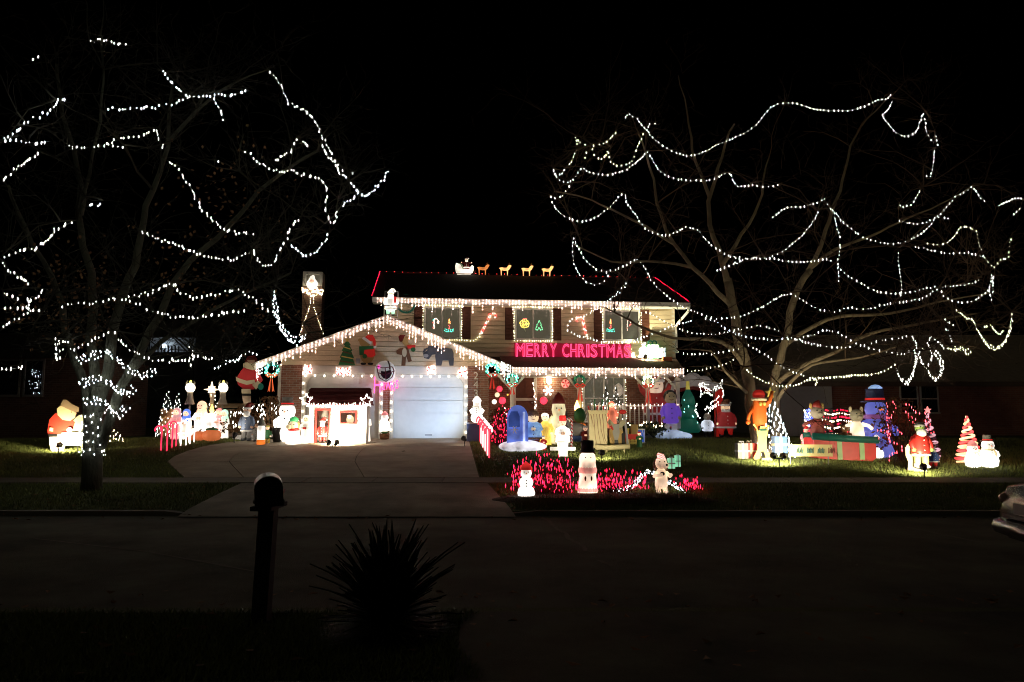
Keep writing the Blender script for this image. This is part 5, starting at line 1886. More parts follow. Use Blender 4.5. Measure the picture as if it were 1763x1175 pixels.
wlight('green outline tree light in the middle upper window', 928, 561, [('tree', [(0, .2), (-.06, .05), (-.13, -.16), (-.05, -.17), (0, -.08), (.05, -.17), (.13, -.16), (.06, .05), (0, .2)], lamp('tube_lime', (.2, .8, .35), 1.6), .022)])
wlight('candle light with green holly base in the window nearest the house corner', 1051, 562, candle)
wlight('small white candy cane light in the pane nearest the house corner', 1081, 560, [('cane', cane2, lamp('tube_dim_white', (1, .55, .4), 2), .022), ('band', [(.05, -.05), (.12, .05)], wr_, .018)])

# group of pieces on the porch roof corner, hit by a floodlight
zq = hz(617, YM - .45, 1115)
yq = YM - .45
t = TH('lit_figure', 'overbright glowing figure blurred white on the porch roof corner', 'santa', hx(1108, yq, 610), yq, zq - .02)
figure('', '', '', None, .62, G_whiteb, G_white, G_whiteb, G_whiteb, G_whiteb, owner=t, wide=1.5, arms='down')
t = TH('roof_gift', 'glowing green gift with dark bow on the porch roof corner', 'gift', hx(1125, yq, 610), yq + .1, zq)
mb = MB(); mb.box(-.2, .2, -.15, .15, 0, .5); mb.build('box', glow('lit_lime', (.25, .9, .3), .8), t)
mb = MB(); mb.torus((-.08, 0, .58), .08, .03, 'y', 10, 5); mb.torus((.08, 0, .58), .08, .03, 'y', 10, 5); mb.build('bow', P_dgreen, t)
t = TH('roof_gift', 'pale blue gift with white ribbon on the porch roof corner', 'gift', hx(1139, yq, 612), yq - .02, zq + .02)
mb = MB(); mb.box(-.11, .11, -.1, .1, 0, .36); mb.build('box', P_lblue, t); mb = MB(); mb.box(-.03, .03, -.105, .105, .0, .365); mb.build('ribbon', P_white, t)
t = TH('roof_drum', 'low orange box at the outer end of the porch roof pieces', 'gift', hx(1143, yq, 615), yq - .32, zq - .12)
mb = MB(); mb.box(-.16, .16, -.09, .09, 0, .14); mb.build('box', mat('orange_paint', (.6, .16, .05), .6, .1), t); mb = MB(); mb.box(.16, .19, -.09, .09, 0, .15); mb.build('lid', P_brown, t)
flood('floodlight on the porch roof aimed at the corner pieces', HM @ Vector((hx(1110, .75, 622), .72, zq - .22)), HM @ Vector((hx(1122, YM, 600), YM, zq + .25)), 330, (1, .90, .58), 160)

# ------------------------------------------------------------------ cutouts on the garage gable
def gab_t(name, label, cat, bx, by):
    return TH(name, label, cat, hx(bx, -.02, by), -.02, hz(by, -.02, bx)), bx, by, 25.0


t, bx, by, d = gab_t('tree_cutout', 'green plywood christmas tree cutout on the gable siding', 'cutout', 597, 630)
tp = [(597, 585), (603, 594), (601, 595), (606, 604), (604, 605), (609, 616), (607, 617), (611, 629), (583, 629), (587, 617), (585, 616), (590, 605), (588, 604), (593, 595), (591, 594)]
garl = [('garland', [(591, 593 + k * 0), (591, 595)], None)]
pcs = [('tree', tp, P_green), ('star', [(597 + a, 586 - b) for a, b in star_poly(4, 2, 5)], P_yellow)]
for k, (x0, x1, y) in enumerate(((592, 603, 598), (590, 605, 606), (588, 607, 614), (586, 609, 622))):
    pcs.append(('garland', [(x0, y - 1), (x1, y + 3), (x1, y + 4.6), (x0, y + 1)], P_brown if k % 2 else P_yellow))
cutout(t, bx, by, d, pcs)
t, bx, by, d = gab_t('bear_cutout', 'tan bear cutout in red cap and green scarf on the gable siding', 'cutout', 632, 628)
cutout(t, bx, by, d, [('body', oval(632, 612, 12, 14), P_tan), ('head', oval(628, 589, 10, 9), P_tan), ('ear', oval(619, 586, 3, 3), P_tan), ('jacket', [(621, 601), (644, 600), (646, 612), (640, 616), (626, 614), (620, 610)], P_red),
                      ('scarf', [(618, 597), (642, 596), (643, 601), (627, 603), (626, 612), (619, 612)], P_green), ('cap', [(624, 584), (632, 577), (641, 577), (646, 586), (646, 596), (643, 597), (641, 588), (628, 586)], P_red),
                      ('cap_trim', [(622, 583), (626, 580), (640, 590), (637, 594)], P_white), ('pompom', oval(645, 598, 2.4, 2.4, 8), P_white), ('mitten', oval(628, 614, 4, 4), P_green), ('shoe', oval(626, 627, 5, 2.2), P_black), ('shoe', oval(638, 627, 5, 2.2), P_black), ('bucket', [(613, 618), (621, 618), (620, 627), (614, 627)], P_lgrey)])
t, bx, by, d = gab_t('reindeer_cutout', 'brown reindeer cutout in a scarf on the gable siding', 'cutout', 697, 630)
cutout(t, bx, by, d, [('body', [(688, 600), (702, 598), (706, 612), (709, 622), (703, 624), (699, 614), (698, 630), (691, 630), (692, 612), (683, 610), (682, 604)], P_brown), ('belly', oval(696, 607, 4, 8), P_cream), ('head', oval(701, 588, 9, 9), P_tan), ('muzzle', oval(707, 588, 5, 4), P_cream),
                      ('ear', oval(690, 583, 4, 6), P_brown), ('antler', [(688, 588), (685, 580), (688, 577), (697, 577), (694, 584)], P_dred), ('scarf', [(700, 595), (715, 594), (714, 599), (702, 601)], P_red), ('mitten', oval(711, 602, 4, 4), P_green)])
t, bx, by, d = gab_t('donkey_cutout', 'slate grey donkey cutout with drooping head on the gable siding', 'cutout', 757, 631)
cutout(t, bx, by, d, [('body', [(750, 602), (764, 598), (778, 600), (782, 610), (781, 630), (774, 630), (772, 621), (762, 621), (760, 630), (751, 630), (749, 614)], P_grey), ('head', [(737, 596), (750, 595), (756, 601), (753, 610), (744, 611), (738, 619), (730, 617), (728, 608), (735, 604)], P_grey), ('ear', [(738, 598), (731, 606), (727, 608), (730, 601)], P_grey),
                      ('mane', [(750, 595), (756, 597), (757, 604), (753, 608), (752, 601)], P_black), ('muzzle', oval(733, 613, 4.5, 3.2), P_lgrey), ('tail', [(781, 604), (783, 606), (783, 616), (781, 616)], P_cream)])

# football helmet and glowing name between the doors
t = TH('helmet_decoration', 'white football helmet with dark face mask hung between the garage doors', 'helmet', hx(663, -.3, 640), -.34, hz(640, -.3, 663))
mb = MB(); mb.lathe([(.02, .36), (.18, .32), (.29, .22), (.345, .06), (.345, -.08), (.31, -.22), (.24, -.33), (.10, -.37)], n=22, sy=.7); mb.build('shell', mat('white_helmet', (.80, .78, .76), .3, .04, em=.12), t, True)  # slight glow put into the white stands in for floodlight on the shell
mb = MB()
mb.prism(trace(663, 640, 25, [(657, 640), (664, 641), (673, 638), (675, 644), (672, 651), (667, 654), (661, 652), (657, 647)]), -.255, -.2)
mb.build('face_opening', mat('plum_paint', (.06, .012, .03), .5, .2), t)
for pts in ([(650, 632), (660, 635), (676, 633)], [(652, 643), (664, 647), (679, 640)], [(655, 652), (666, 658), (676, 650)], [(664, 635), (665, 647), (666, 658)], [(650, 632), (652, 643), (655, 652)], [(676, 633), (679, 640), (676, 650)]):
    mb = MB(); mb.tube([(x, -.30, z) for x, z in trace(663, 640, 25, pts)], .016, 6); mb.build('mask_bar', mat('crimson_bar', (.20, .02, .05), .4, .1), t)
mb = MB(); mb.tube([(.10, -.12, .34), (.15, -.2, .22), (.17, -.22, .05)], .028, 5); mb.build('stripe', mat('dark_stripe', (.05, .02, .02), .5, .1), t)
mb = MB(); mb.prism([(x - .2, z + .14) for x, z in star_poly(.07, .03, 4)], -.235, -.19); mb.build('emblem', lamp('magenta_emblem', (1, .05, .5), 1.2), t)
mb = MB(); mb.tube([(0, .2, .1), (0, .36, .1)], .03, 6); mb.build('bracket', M_metal, t)
t = TH('name_sign', 'hot pink glowing lettering under the football helmet', 'sign', hx(664, -.3, 668), -.33, hz(672, -.3, 664))
L_HOT = lamp('hot_pink_tube', (1, .07, .26), 2.2)
for c, px_, sz, dz in (('H', 650, .66, -.10), ('a', 660, .52, .0), ('w', 668, .5, .02), ('k', 676, .55, -.02), ('s', 683, .5, .06)):
    mb = text_mb(c, sz * .92, .02)
    mb.v = [(x * .62, y, z * 1.3) for x, y, z in mb.v]
    mb.build('letter', L_HOT, t, loc=((px_ - 664) * 25 / FOC, 0, dz))

# red and white lit ornaments round the doors
M_pep = lamp('peppermint_glow', (1, .70, .62), 1.4)


def peppermint(label, px, py, r, two=False, yo=-.16):
    t = TH('peppermint_light', label, 'peppermint light', hx(px, yo, py), yo, hz(py, yo, px), 'lit candy ornaments on the garage header')
    for k in ((-1, 1) if two else (0,)):
        mb = MB(); mb.lathe([(.01, -.04), (r * .8, -.035), (r, 0), (r * .8, .035), (.01, .04)], n=16)
        mb.v = [(x + k * r * .9, z, y) for x, y, z in mb.v]
        mb.build('candy', M_pep, t, True)
        for q in range(6):
            a = q * PI / 3
            m = MB(); m.prism([(k * r * .9, 0), (k * r * .9 + r * math.cos(a) * .98, r * math.sin(a) * .98), (k * r * .9 + r * math.cos(a + .45) * .98, r * math.sin(a + .45) * .98)], -.052, -.043); m.build('red_wedge', lamp('peppermint_red', (1, .06, .05), 1.2), t)
    b = MB(); b.bulbs([((random.uniform(-1, 1)) * r * (1.9 if two else 1.0), -.06, random.uniform(-1, 1) * r) for _ in range(26)], .012, .036)
    b.build('bulbs', L_PINKW, t, kind='stuff')


peppermint('lit candy ornament with red stripes on the brick beside the shaded door', 530, 637, .15)
peppermint('double lit candy ornament over the middle of the shaded door', 591, 640, .13, True)
peppermint('white lit candy ornament over the middle of the bright door', 742, 637, .14)
peppermint('white lit candy ornament at the corner of the bright door', 796, 641, .16)
G_teal = lamp('teal_bulb', (.12, .95, .62), 9)
P_bow = mat('red_ribbon', (.45, .03, .02), .5, .1, em=.25, emcol=(1, .06, .03))
wreath('teal lit wreath with a long orange red bow at the outer garage corner', hx(469, -.5, 637), -.52, hz(637, -.5, 469), .22, P_dgreen, G_teal, mat('orange_ribbon', (.6, .12, .04), .5, .1, em=.35, emcol=(1, .16, .05)), bow_l=.55)
wreath('teal lit wreath with a red bow where gable and porch meet', hx(847, -.5, 637), -.52, hz(637, -.5, 847), .22, P_dgreen, G_teal, P_bow, bow_l=.5)
wreath('small teal lit wreath with red bow on the post by the front door', hx(881, -.3, 655), -.36, hz(655, -.3, 881), .20, P_dgreen, G_teal, P_bow)
wreath('green and white lit wreath with a red tail on the post by the porch window', hx(997, -.3, 656), -.36, hz(656, -.3, 997), .20, P_dgreen, G_green, P_bow, bow_l=.55)
wreath('yellow lit wreath with a broad red bow on the post behind the railing santa', hx(1114, -.3, 657), -.36, hz(657, -.3, 1114), .20, P_dgreen, lamp('pale_yellow_bulb', (1, .92, .5), 18), P_bow, bow_l=.62)

# porch wall pieces
t = TH('snowflake_light', 'white lit snowflake under the porch lamp', 'snowflake', hx(943, YM, 673), YM - .1, hz(673, YM, 943))
for k in range(6):
    a = k * PI / 3
    mb = MB(); mb.tube([(0, 0, 0), (.19 * math.cos(a), 0, .19 * math.sin(a))], .022, 5)
    for s_ in (-.5, .5):
        mb.tube([(.11 * math.cos(a), 0, .11 * math.sin(a)), (.11 * math.cos(a) + .07 * math.cos(a + s_), 0, .11 * math.sin(a) + .07 * math.sin(a + s_))], .016, 4)
    mb.build('arm', lamp('snowflake_tube', (1, .88, .78), 3.5), t)
t = TH('peppermint_disc', 'pink peppermint disc on the brick wall near the porch lamp', 'ornament', hx(973, YM, 661), YM - .06, hz(661, YM, 973))
mb = MB(); mb.lathe([(.02, -.03), (.14, -.03), (.155, 0), (.14, .03), (.02, .03)], n=20); mb.v = [(x, z, y) for x, y, z in mb.v]; mb.build('disc', glow('lit_rose', (1, .25, .2), .8), t, True)
for q in range(5):
    a = q * 2 * PI / 5
    mb = MB(); mb.prism([(0, 0), (.14 * math.cos(a), .14 * math.sin(a)), (.14 * math.cos(a + .5), .14 * math.sin(a + .5))], -.043, -.034); mb.build('wedge', P_red, t)
def ornament(label, px, py, r, m, yo=YM - .3):
    t = TH('hanging_ornament', label, 'ornament', hx(px, yo, py), yo, hz(py, yo, px), 'ornaments hung between door and garage')
    mb = MB(); mb.ell((0, 0, 0), r); mb.build('ball', m, t, True)
    mb = MB(); mb.tube([(0, 0, r * .9), (0, 0, r * 1.15)], r * .22, 8); mb.build('cap', M_metal, t)
    mb = MB(); mb.tube([(0, 0, r * 1.1), (0, 0, r * 1.1 + .5)], .005, 4); mb.build('cord', W_WIRE, t)


ornament('red ball ornament, topmost in the bunch between door and house number', 860, 670, .11, glow('lit_cherry', (1, .04, .08), .9))
ornament('cream ball ornament in the bunch between door and house number', 856, 680, .09, G_cream)
ornament('larger red ball ornament low in the bunch between door and house number', 865, 690, .13, MATS['lit_cherry'])
ornament('white ball ornament low in the bunch between door and house number', 851, 692, .09, G_white)
ornament('red drum ornament hung beside the snow creature on the porch', 936, 690, .14, MATS['lit_cherry'], YM - .6)
ornament('tiny yellow ball ornament near the small teal wreath', 874, 680, .035, G_yellow)

# ------------------------------------------------------------------ yard: plywood santa and the nativity side
def S(px_h, loc):
    return px_h * loc.y / FOC


b = G(115, 777); d = b.y
t = T('santa_cutout', 'plywood santa in red coat bending over a pale fireplace, floodlit beside the wrapped tree', 'santa', b)
cutout(t, 115, 777, d, [
    ('fireplace', [(126, 722), (133, 716), (141, 715), (147, 727), (147, 777), (141, 777), (139, 768), (112, 768), (110, 777), (104, 777), (104, 748)], mat('moss_paint', (.34, .33, .22), .7, .15)),
    ('coat', [(81, 740), (83, 724), (92, 713), (104, 714), (118, 722), (127, 728), (124, 740), (116, 749), (100, 751), (82, 750)], mat('santa_red', (.52, .035, .02), .6, .1)),
    ('trousers', [(85, 750), (112, 748), (110, 770), (104, 778), (90, 778), (86, 765)], P_white),
    ('beard', [(95, 705), (101, 700), (122, 708), (128, 712), (127, 720), (119, 726), (106, 724), (97, 716)], mat('cream_paint', (.68, .52, .30), .6, .1)),
    ('hat', [(101, 699), (105, 690), (111, 690), (120, 697), (133, 703), (133, 711), (124, 710), (112, 705)], mat('taupe_paint', (.36, .25, .15), .6, .1)),
    ('nose', oval(127, 713, 2.6, 2.2, 8), P_skin), ('eye', oval(121, 711, 1, 1, 6), P_black),
    ('belt', [(84, 748), (100, 749), (100, 753), (85, 753)], P_black),
    ('buckle', [(86, 737), (92, 738), (92, 744), (86, 743)], mat('cream_paint', (.68, .52, .30))),
    ('hand', oval(120, 741, 5, 4, 9), P_white),
    ('floodlit_spot', [(107, 746), (147, 745), (147, 764), (106, 766)], P_white), ('wreath_mark', oval(138, 757, 3, 3, 10), P_red)], .025)  # white board paints the floodlight's hot area onto the fireplace
mb = MB()
for x in (-.4, .3):
    mb.tube([(x, .02, -.02), (x, .02, .5)], .014, 5)
    mb.tube([(x, .02, .5), (x, .45, .0)], .012, 5)
mb.build('brace', P_black, t)
flood('floodlight in front of the plywood santa', G(100, 782), b + Vector((0, 0, .28)), 190, (1, .86, .52), 160)
b = G(196, 763)
cone_tree('lit_bush', 'knee high dome of warm lights on the lawn right of the wrapped trunk', b, S(22, b), .28, L_WARM, 24, cat='lit bush', rx=.014, rz=.024)

G_palm = glow('lit_ivory_plastic', (1, .88, .66), 2.2)
for px, py, hp, rp, lab in ((285, 736, 62, 16, 'slim white lit cone tree behind the red canes, the taller one'), (303, 734, 58, 13, 'slim white lit cone tree behind the red canes, the shorter one')):
    b = G(px, py + 18)
    cone_tree('lit_cone_tree', lab, b, S(hp + 22, b), S(rp, b), L_COOL, 85, group='slim lit trees by the nativity', rx=.014, rz=.032)
b = G(352, 752); b.y += .6
cone_tree('lit_cone_tree', 'broad white lit tree behind the star of bethlehem post', b, S(82, b), S(20, b), L_COOL, 70, rx=.014, rz=.036, group='slim lit trees by the nativity')
# canes in a row along the driveway edge
for k, (px, py, hp) in enumerate(((277, 776, 44), (287, 777, 46), (296, 772, 46), (303, 769, 46))):
    b = G(px, py)
    candy_cane('lit_cane', 'pink red glowing lawn cane, %s in the row beside the driveway' % ('nearest the grass', 'second', 'third', 'fourth')[k], b, S(hp, b), .10, .020, lamp('red_cane_tube', (1, .03, .08), 1.3), 0, -1, 0, 'red glowing canes beside the driveway')
for k, (px, py, hp) in enumerate(((311, 768, 42), (320, 767, 44), (327, 765, 46), (334, 762, 44))):
    b = G(px, py)
    candy_cane('lit_cane', 'white glowing lawn cane, %s after the red canes' % ('first', 'second', 'third', 'last')[k], b, S(hp, b), .10, .020, lamp('white_cane_tube', (1, .72, .66), 2.2), 0, -1, 0, 'white glowing canes beside the driveway')
b = G(316, 764)
reindeer('small glowing white lamb standing among the white canes', b + Vector((0, .1, 0)), .55, G_white, P_cream, .1)
b = G(285, 752)
t = T('lit_bear', 'round brown bear blow mould behind the red canes', 'bear', b)
mb = MB(); mb.ell((0, 0, .35), (.24, .2, .33)); mb.ell((0, -.02, .78), (.2, .18, .18)); mb.build('body', mat('bear_brown', (.30, .14, .05), .6, .15, em=.12), t, True)
for k in (-1, 1):
    mb = MB(); mb.ell((k * .15, 0, .95), .07); mb.build('ear', MATS['bear_brown'], t, True)
mb = MB(); mb.ell((0, -.19, .74), (.08, .06, .06)); mb.build('muzzle', P_tan, t, True)
eyes(t, .07, -.19, .83, .018)

grp = 'glowing nativity figures'
for px, py, hp, coat, hat, kind, lab in (
        (302, 757, 52, G_pink, glow('lit_mauve', (.6, .3, .3), .6), 'veil', 'pink robed glowing nativity figure behind the red canes'),
        (319, 757, 50, G_white, G_blue, 'veil', 'white glowing nativity figure with blue sides behind the white canes'),
        (345, 752, 62, G_whiteb, G_skin, 'veil', 'tall overbright white angel under the broad lit tree'),
        (376, 748, 50, glow('lit_rose2', (1, .45, .42), 1.8), G_pink, 'veil', 'pale pink kneeling figure in front of the stable'),
        (385, 746, 48, G_white, glow('lit_mint', (.5, .85, .6), .8), 'veil', 'white and mint green figure at the stable corner')):
    b = G(px, py)
    figure('nativity_figure', lab, 'nativity figure', b, S(hp, b) * 1.12, coat, hat, G_skin, None, None, robe=True, hat_kind=kind, arms='fold', group=grp, wide=.85)
b = G(363, 752)
t = T('lit_candle', 'overbright fat white candle with a yellow flame between angel and stable', 'candle', b)
h = S(56, b)
mb = MB(); mb.lathe([(.20, 0), (.22, .05), (.19, .1), (.20, h * .6), (.17, h * .74), (.05, h * .78)], n=16); mb.build('body', G_whiteb, t, True)
mb = MB(); mb.lathe([(.03, h * .77), (.075, h * .85), (.055, h * .94), (.01, h * 1.05)], n=10); mb.build('flame', glow('lit_flame', (1, .75, .12), 2.5), t, True)
for px, py, r, lab, leaf in ((343, 759, .24, 'orange pumpkin lit in front of the tall angel', False), (364, 760, .30, 'bigger orange pumpkin with green top in front of the fat candle', True), (328, 759, .14, 'small dark orange pumpkin behind the last white cane', False)):
    b = G(px, py)
    t = T('pumpkin', lab, 'pumpkin', b)
    mb = MB(); mb.lathe([(r * .3, 0), (r * .8, r * .15), (r, r * .6), (r * .85, r * 1.05), (r * .35, r * 1.25), (.01, r * 1.2)], n=24, lobes=8, amp=.06); mb.build('body', mat('pumpkin_skin', (.60, .17, .06), .5, .15, em=.25, emcol=(1, .25, .08)), t, True)
    mb = MB(); mb.tube([(0, 0, r * 1.15), (.02, 0, r * 1.4), (.06, 0, r * 1.5)], [r * .16, r * .1, r * .08], 6)
    if leaf:
        mb.ell((0, 0, r * 1.25), (r * .7, r * .5, r * .18))
    mb.build('stem', P_green if leaf else P_brown, t, True)
# lamp posts with globe, and the star
for px, lab in ((324, 'cream lamp post with glowing globe nearer the red canes'), (381, 'cream lamp post with glowing globe nearer the standing santa')):
    b = G(px, 752)
    z = at(px, 668, b.y).z - b.z
    t = T('globe_post', lab, 'lamp post', b, 0, 'lamp posts flanking the star')
    mb = MB(); mb.tube([(0, 0, 0), (0, 0, z - .6)], .03, 8); mb.build('post', P_lgrey, t, True)
    mb = MB(); mb.lathe([(.16, z - .56), (.15, z - .52), (.10, z - .36), (.095, z - .16), (.07, z - .14)], n=14); mb.build('shade', mat('stone_paint', (.46, .40, .32), .6, .1), t, True)
    mb = MB(); mb.ell((0, 0, z), (.155, .155, .165), 14, 10); mb.build('globe', glow('globe_glow', (1, .90, .68), 3.2), t, True)
    mb = MB(); mb.ell((0, 0, z + .18), (.045, .045, .08), 8, 6); mb.build('flame', MATS['lit_flame'], t, True)
    for k in (-1, 1):
        mb = MB(); mb.tube([(k * .11, 0, z + .06), (k * .15, 0, z + .16), (k * .10, 0, z + .26)], [.02, .03, .004], 6); mb.build('prong', P_lgrey, t, True)
b = G(357, 752); b.y += .2
z = at(357, 671, b.y).z - b.z
t = T('star_post', 'cream star of bethlehem glowing on a tapered post', 'star', b)
mb = MB(); mb.prism(star_poly(.27, .10, 8, PI / 2, .16), -.04, .04); mb.build('star', glow('star_glow', (1, .75, .48), 1.5), t, loc=(0, 0, z))
mb = MB(); mb.prism(star_poly(.10, .05, 8), -.055, -.041); mb.build('star_heart', glow('star_heart_glow', (1, .9, .7), 3.5), t, loc=(0, 0, z))
mb = MB(); mb.tube([(0, .06, 0), (0, .06, z - .3), (0, .06, z - .1)], [.06, .07, .12], 8); mb.build('post', MATS['stone_paint'], t)
# stable
b = G(372, 749); b.y += .9
t = T('stable', 'small brown slatted wooden stable behind the nativity figures', 'stable', b)
for k in range(7):
    mb = MB(); mb.box(-.75, .75, .3, .32, .05 + k * .14, .17 + k * .14); mb.build('plank', M_wood, t)
for x in (-.75, .7):
    mb = MB(); mb.box(x, x + .06, -.3, .32, 0, 1.0); mb.build('corner_post', M_wood, t)
for k in range(8):
    mb = MB(); y = -.45 + k * .12; zz = 1.05 + .02 * k; mb.box(-.9, .9, y, y + .11, zz, zz + .025); mb.build('roof_slat', M_wood, t)

# standing santa high on a stack by the garage corner, with the shrubs and pieces around him
DS = 24.3
b = at(425, 700, DS); b.z = gz(DS)
t = T('standing_santa', 'tall plywood santa in red coat raised high beside the teal wreath', 'santa', b)
cutout(t, 425, (587.5 - FOC * math.tan(math.atan2(b.z - CAMZ, DS) - PITCH)), DS, [
    ('post', [(421, 690), (430, 690), (430, 762), (421, 762)], M_wood),
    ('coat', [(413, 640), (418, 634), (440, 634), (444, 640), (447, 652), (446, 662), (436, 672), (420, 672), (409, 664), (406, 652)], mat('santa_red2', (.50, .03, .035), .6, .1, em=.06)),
    ('fur_hem', [(405, 650), (411, 653), (424, 657), (437, 655), (439, 661), (424, 664), (411, 660), (406, 657)], P_cream),
    ('beard', [(417, 627), (423, 624), (440, 626), (441, 636), (434, 639), (424, 636), (417, 634)], P_cream),
    ('hat', [(420, 624), (424, 615), (436, 613), (441, 620), (440, 627)], P_dred), ('face', [(424, 621), (437, 621), (437, 627), (424, 626)], P_skin),
    ('arm', [(438, 640), (446, 644), (452, 656), (446, 664), (438, 656)], MATS['santa_red2']), ('cuff', [(434, 664), (444, 657), (450, 662), (441, 672)], P_cream), ('mitten', oval(449, 667, 5, 6, 10), P_dgreen),
    ('trouser', [(416, 671), (432, 671), (433, 680), (417, 680)], P_cream), ('belt', [(417, 679), (433, 679), (433, 683), (418, 683)], P_black),
    ('boot', [(418, 683), (433, 683), (434, 694), (421, 696)], mat('fawn_paint', (.5, .38, .27), .6, .1))], .03)
hstring('loose warm lights draped over the shrub below the standing santa', [[tuple(HI @ at(x, y, 23.9)) for x, y in p] for p in ([(393, 718), (402, 708), (410, 714), (418, 706), (424, 720), (416, 732)], [(395, 728), (404, 735), (412, 728), (420, 738)], [(436, 700), (443, 706), (450, 700), (456, 712), (450, 718)], [(448, 702), (452, 718), (446, 726)], [(470, 690), (473, 704), (471, 716)])], L_COOL, .055, .016, .045, jit=.09)


def shrub(name, label, loc, rx, rz_, m, n=700, group=None):
    t = T(name, label, 'shrub', loc, 0, group)
    mb = MB()
    for i in range(9):
        a = i * .7
        mb.tube([(0, 0, 0), (math.cos(a) * rx * .5, math.sin(a) * rx * .5, rz_ * .6), (math.cos(a) * rx * .8, math.sin(a) * rx * .8, rz_ * 1.1)], [.02, .012, .005], 4)
    mb.build('stems', M_bark1, t)
    lv_ = MB()
    for _ in range(n):
        a, e = random.uniform(0, 6.28), random.uniform(-.2, 1.5)
        q = random.uniform(.5, 1.08)
        p = Vector((math.cos(a) * math.cos(e) * rx * q, math.sin(a) * math.cos(e) * rx * q, rz_ * .35 + math.sin(e) * rz_ * .75 * q))
        dv = Vector((random.gauss(0, 1), random.gauss(0, 1), random.gauss(0, 1))).normalized() * .07
        w_ = dv.orthogonal().normalized() * .035
        lv_.add([p - dv, p + w_, p + dv, p - w_], [(0, 1, 2, 3)])
    lv_.build('leaves', m, t)
    return t


M_rust = mat('rusty_leaves', (.17, .085, .035), .85, .35, 3)
b = G(410, 756); b.y += .6
shrub('shrub', 'rust brown leafy shrub below the standing santa', b, .95, .95, M_rust, 900)
b = G(452, 754); b.y += .7
shrub('shrub', 'dark rusty shrub between the standing santa and the garage corner', b, .6, 1.3, M_rust, 600)
b = G(424, 760)
figure('soldier_figure', 'painted figure in blue coat and red cap at the foot of the standing santa', 'figure', b, S(66, b), mat('slate_blue', (.13, .17, .26), .6, .1), P_dred, P_skin, P_white, P_white, P_lgrey, P_grey, wide=.85)
b = G(441, 757)
figure('small_figure', 'little grey and white figure beside the blue coated one', 'figure', b, S(34, b), P_lgrey, None, P_skin, hair=P_brown)
b = G(449, 766)
t = T('lit_lantern', 'small overbright white lantern on an orange base at the driveway edge', 'lantern', b)
h = S(40, b)
mb = MB(); mb.lathe([(.13, 0), (.13, h * .22)], n=12); mb.build('base', G_orange, t, True)
mb = MB(); mb.lathe([(.12, h * .221), (.115, h * .75), (.09, h * .8)], n=12); mb.build('light_body', G_whiteb, t, True)
mb = MB(); mb.lathe([(.13, h * .801), (.10, h * .95), (.02, h * 1.2)], n=12); mb.build('roof', P_lgrey, t)
b = G(460, 764)
figure('elf', 'little green and yellow elf beside the white lantern', 'elf', b, S(34, b), P_green, P_yellow, G_skin, legs=P_yellow, boots=P_yellow, hat_kind='cap')
b = G(401, 760)
t = T('white_pipe', 'white pipe rail lying behind the blue coated figure', 'rail', b)
mb = MB(); mb.tube([(0, .3, .14), (1.5, .5, .17)], .05, 8); mb.tube([(-.1, .25, .1), (.9, .25, .0)], .04, 8); mb.build('pipe', P_white, t, True)
flood('small floodlight behind the white pipe at the shrub', G(403, 764), G(425, 756) + Vector((0, .2, 1.6)), 20, (1, .85, .65), 70)

# snow folk at the brick pier
b = G(493, 761)
snowman('snowman', 'overbright white snowman in a grey top hat against the brick pier', b, S(78, b) / .98, G_whiteb, P_lgrey, None, balls=2)
b = G(487, 760) + Vector((-.05, -.35, 0))
t = T('black_bucket', 'black bucket standing before the snowman at the brick pier', 'bucket', b)
mb = MB(); mb.lathe([(.15, 0), (.19, .42), (.20, .44), (.17, .44), (.13, .06)], n=16); mb.build('body', P_black, t, True)
mb = MB(); mb.torus((0, 0, .40), .18, .01, 'x', 14, 5); mb.build('handle', M_metal, t)
b = G(505, 765)
t = T('lit_puppy', 'overbright white puppy in red collar in front of the brick pier', 'dog', b)
h = S(46, b)
mb = MB(); mb.lathe([(.24 * h / .9, 0), (.27 * h / .9, .1 * h), (.2 * h / .9, .35 * h), (.13 * h, .55 * h), (.06, .62 * h)], n=16); mb.build('body', G_whiteb, t, True)
mb = MB(); mb.ell((0, -.05, .68 * h), (.15, .17, .14)); mb.ell((-.1, -.15, .64 * h), (.1, .1, .08)); mb.build('head', G_cream, t, True)
mb = MB(); mb.torus((0, -.02, .54 * h), .13, .05, 'z', 14, 6); mb.build('collar', G_red, t, True)
for k in (-1, 1):
    mb = MB(); mb.ell((k * .14, 0, .7 * h), (.04, .07, .13)); mb.build('ear', P_tan, t, True)
mb = MB(); mb.ell((0, .0, .9 * h), (.14, .12, .1)); mb.build('cap', G_green, t, True)
eyes(t, .06, -.2, .72 * h, .018)

# ------------------------------------------------------------------ playhouse workshop before the shaded door
b = G(580, 766)
wd_ = b.y
KX = wd_ / FOC
t = T('playhouse', 'white santa workshop playhouse with red roof and red window frame', 'playhouse', b, HTH * .6)
X0, X1 = (532 - 580) * KX, (629 - 580) * KX
ZW, ZT = (766 - 699) * KX, (766 - 682) * KX
dxa, dxb = (544 - 580) * KX, (567 - 580) * KX
wxa, wxb, wza, wzb = (585 - 580) * KX, (611 - 580) * KX, (766 - 729) * KX, (766 - 712) * KX
DP = .85
mb = MB()
dz = (766 - 708) * KX
for q in ((X0, dxa, 0, .04, .05, ZW), (dxa, dxb, 0, .04, dz, ZW), (dxb, wxa, 0, .04, .05, ZW), (wxa, wxb, 0, .04, .05, wza), (wxa, wxb, 0, .04, wzb, ZW), (wxb, X1, 0, .04, .05, ZW)):
    mb.box(*q)
mb.build('front_wall', M_white, t)
for x in (X0, X1 - .04):
    mb = MB(); mb.box(x, x + .04, .041, DP, .05, ZW); mb.build('side_wall', M_white, t)
mb = MB(); mb.box(X0, X1, DP, DP + .04, .05, ZW); mb.build('back_wall', mat('grey_board', (.3, .29, .27), .8, .1), t)
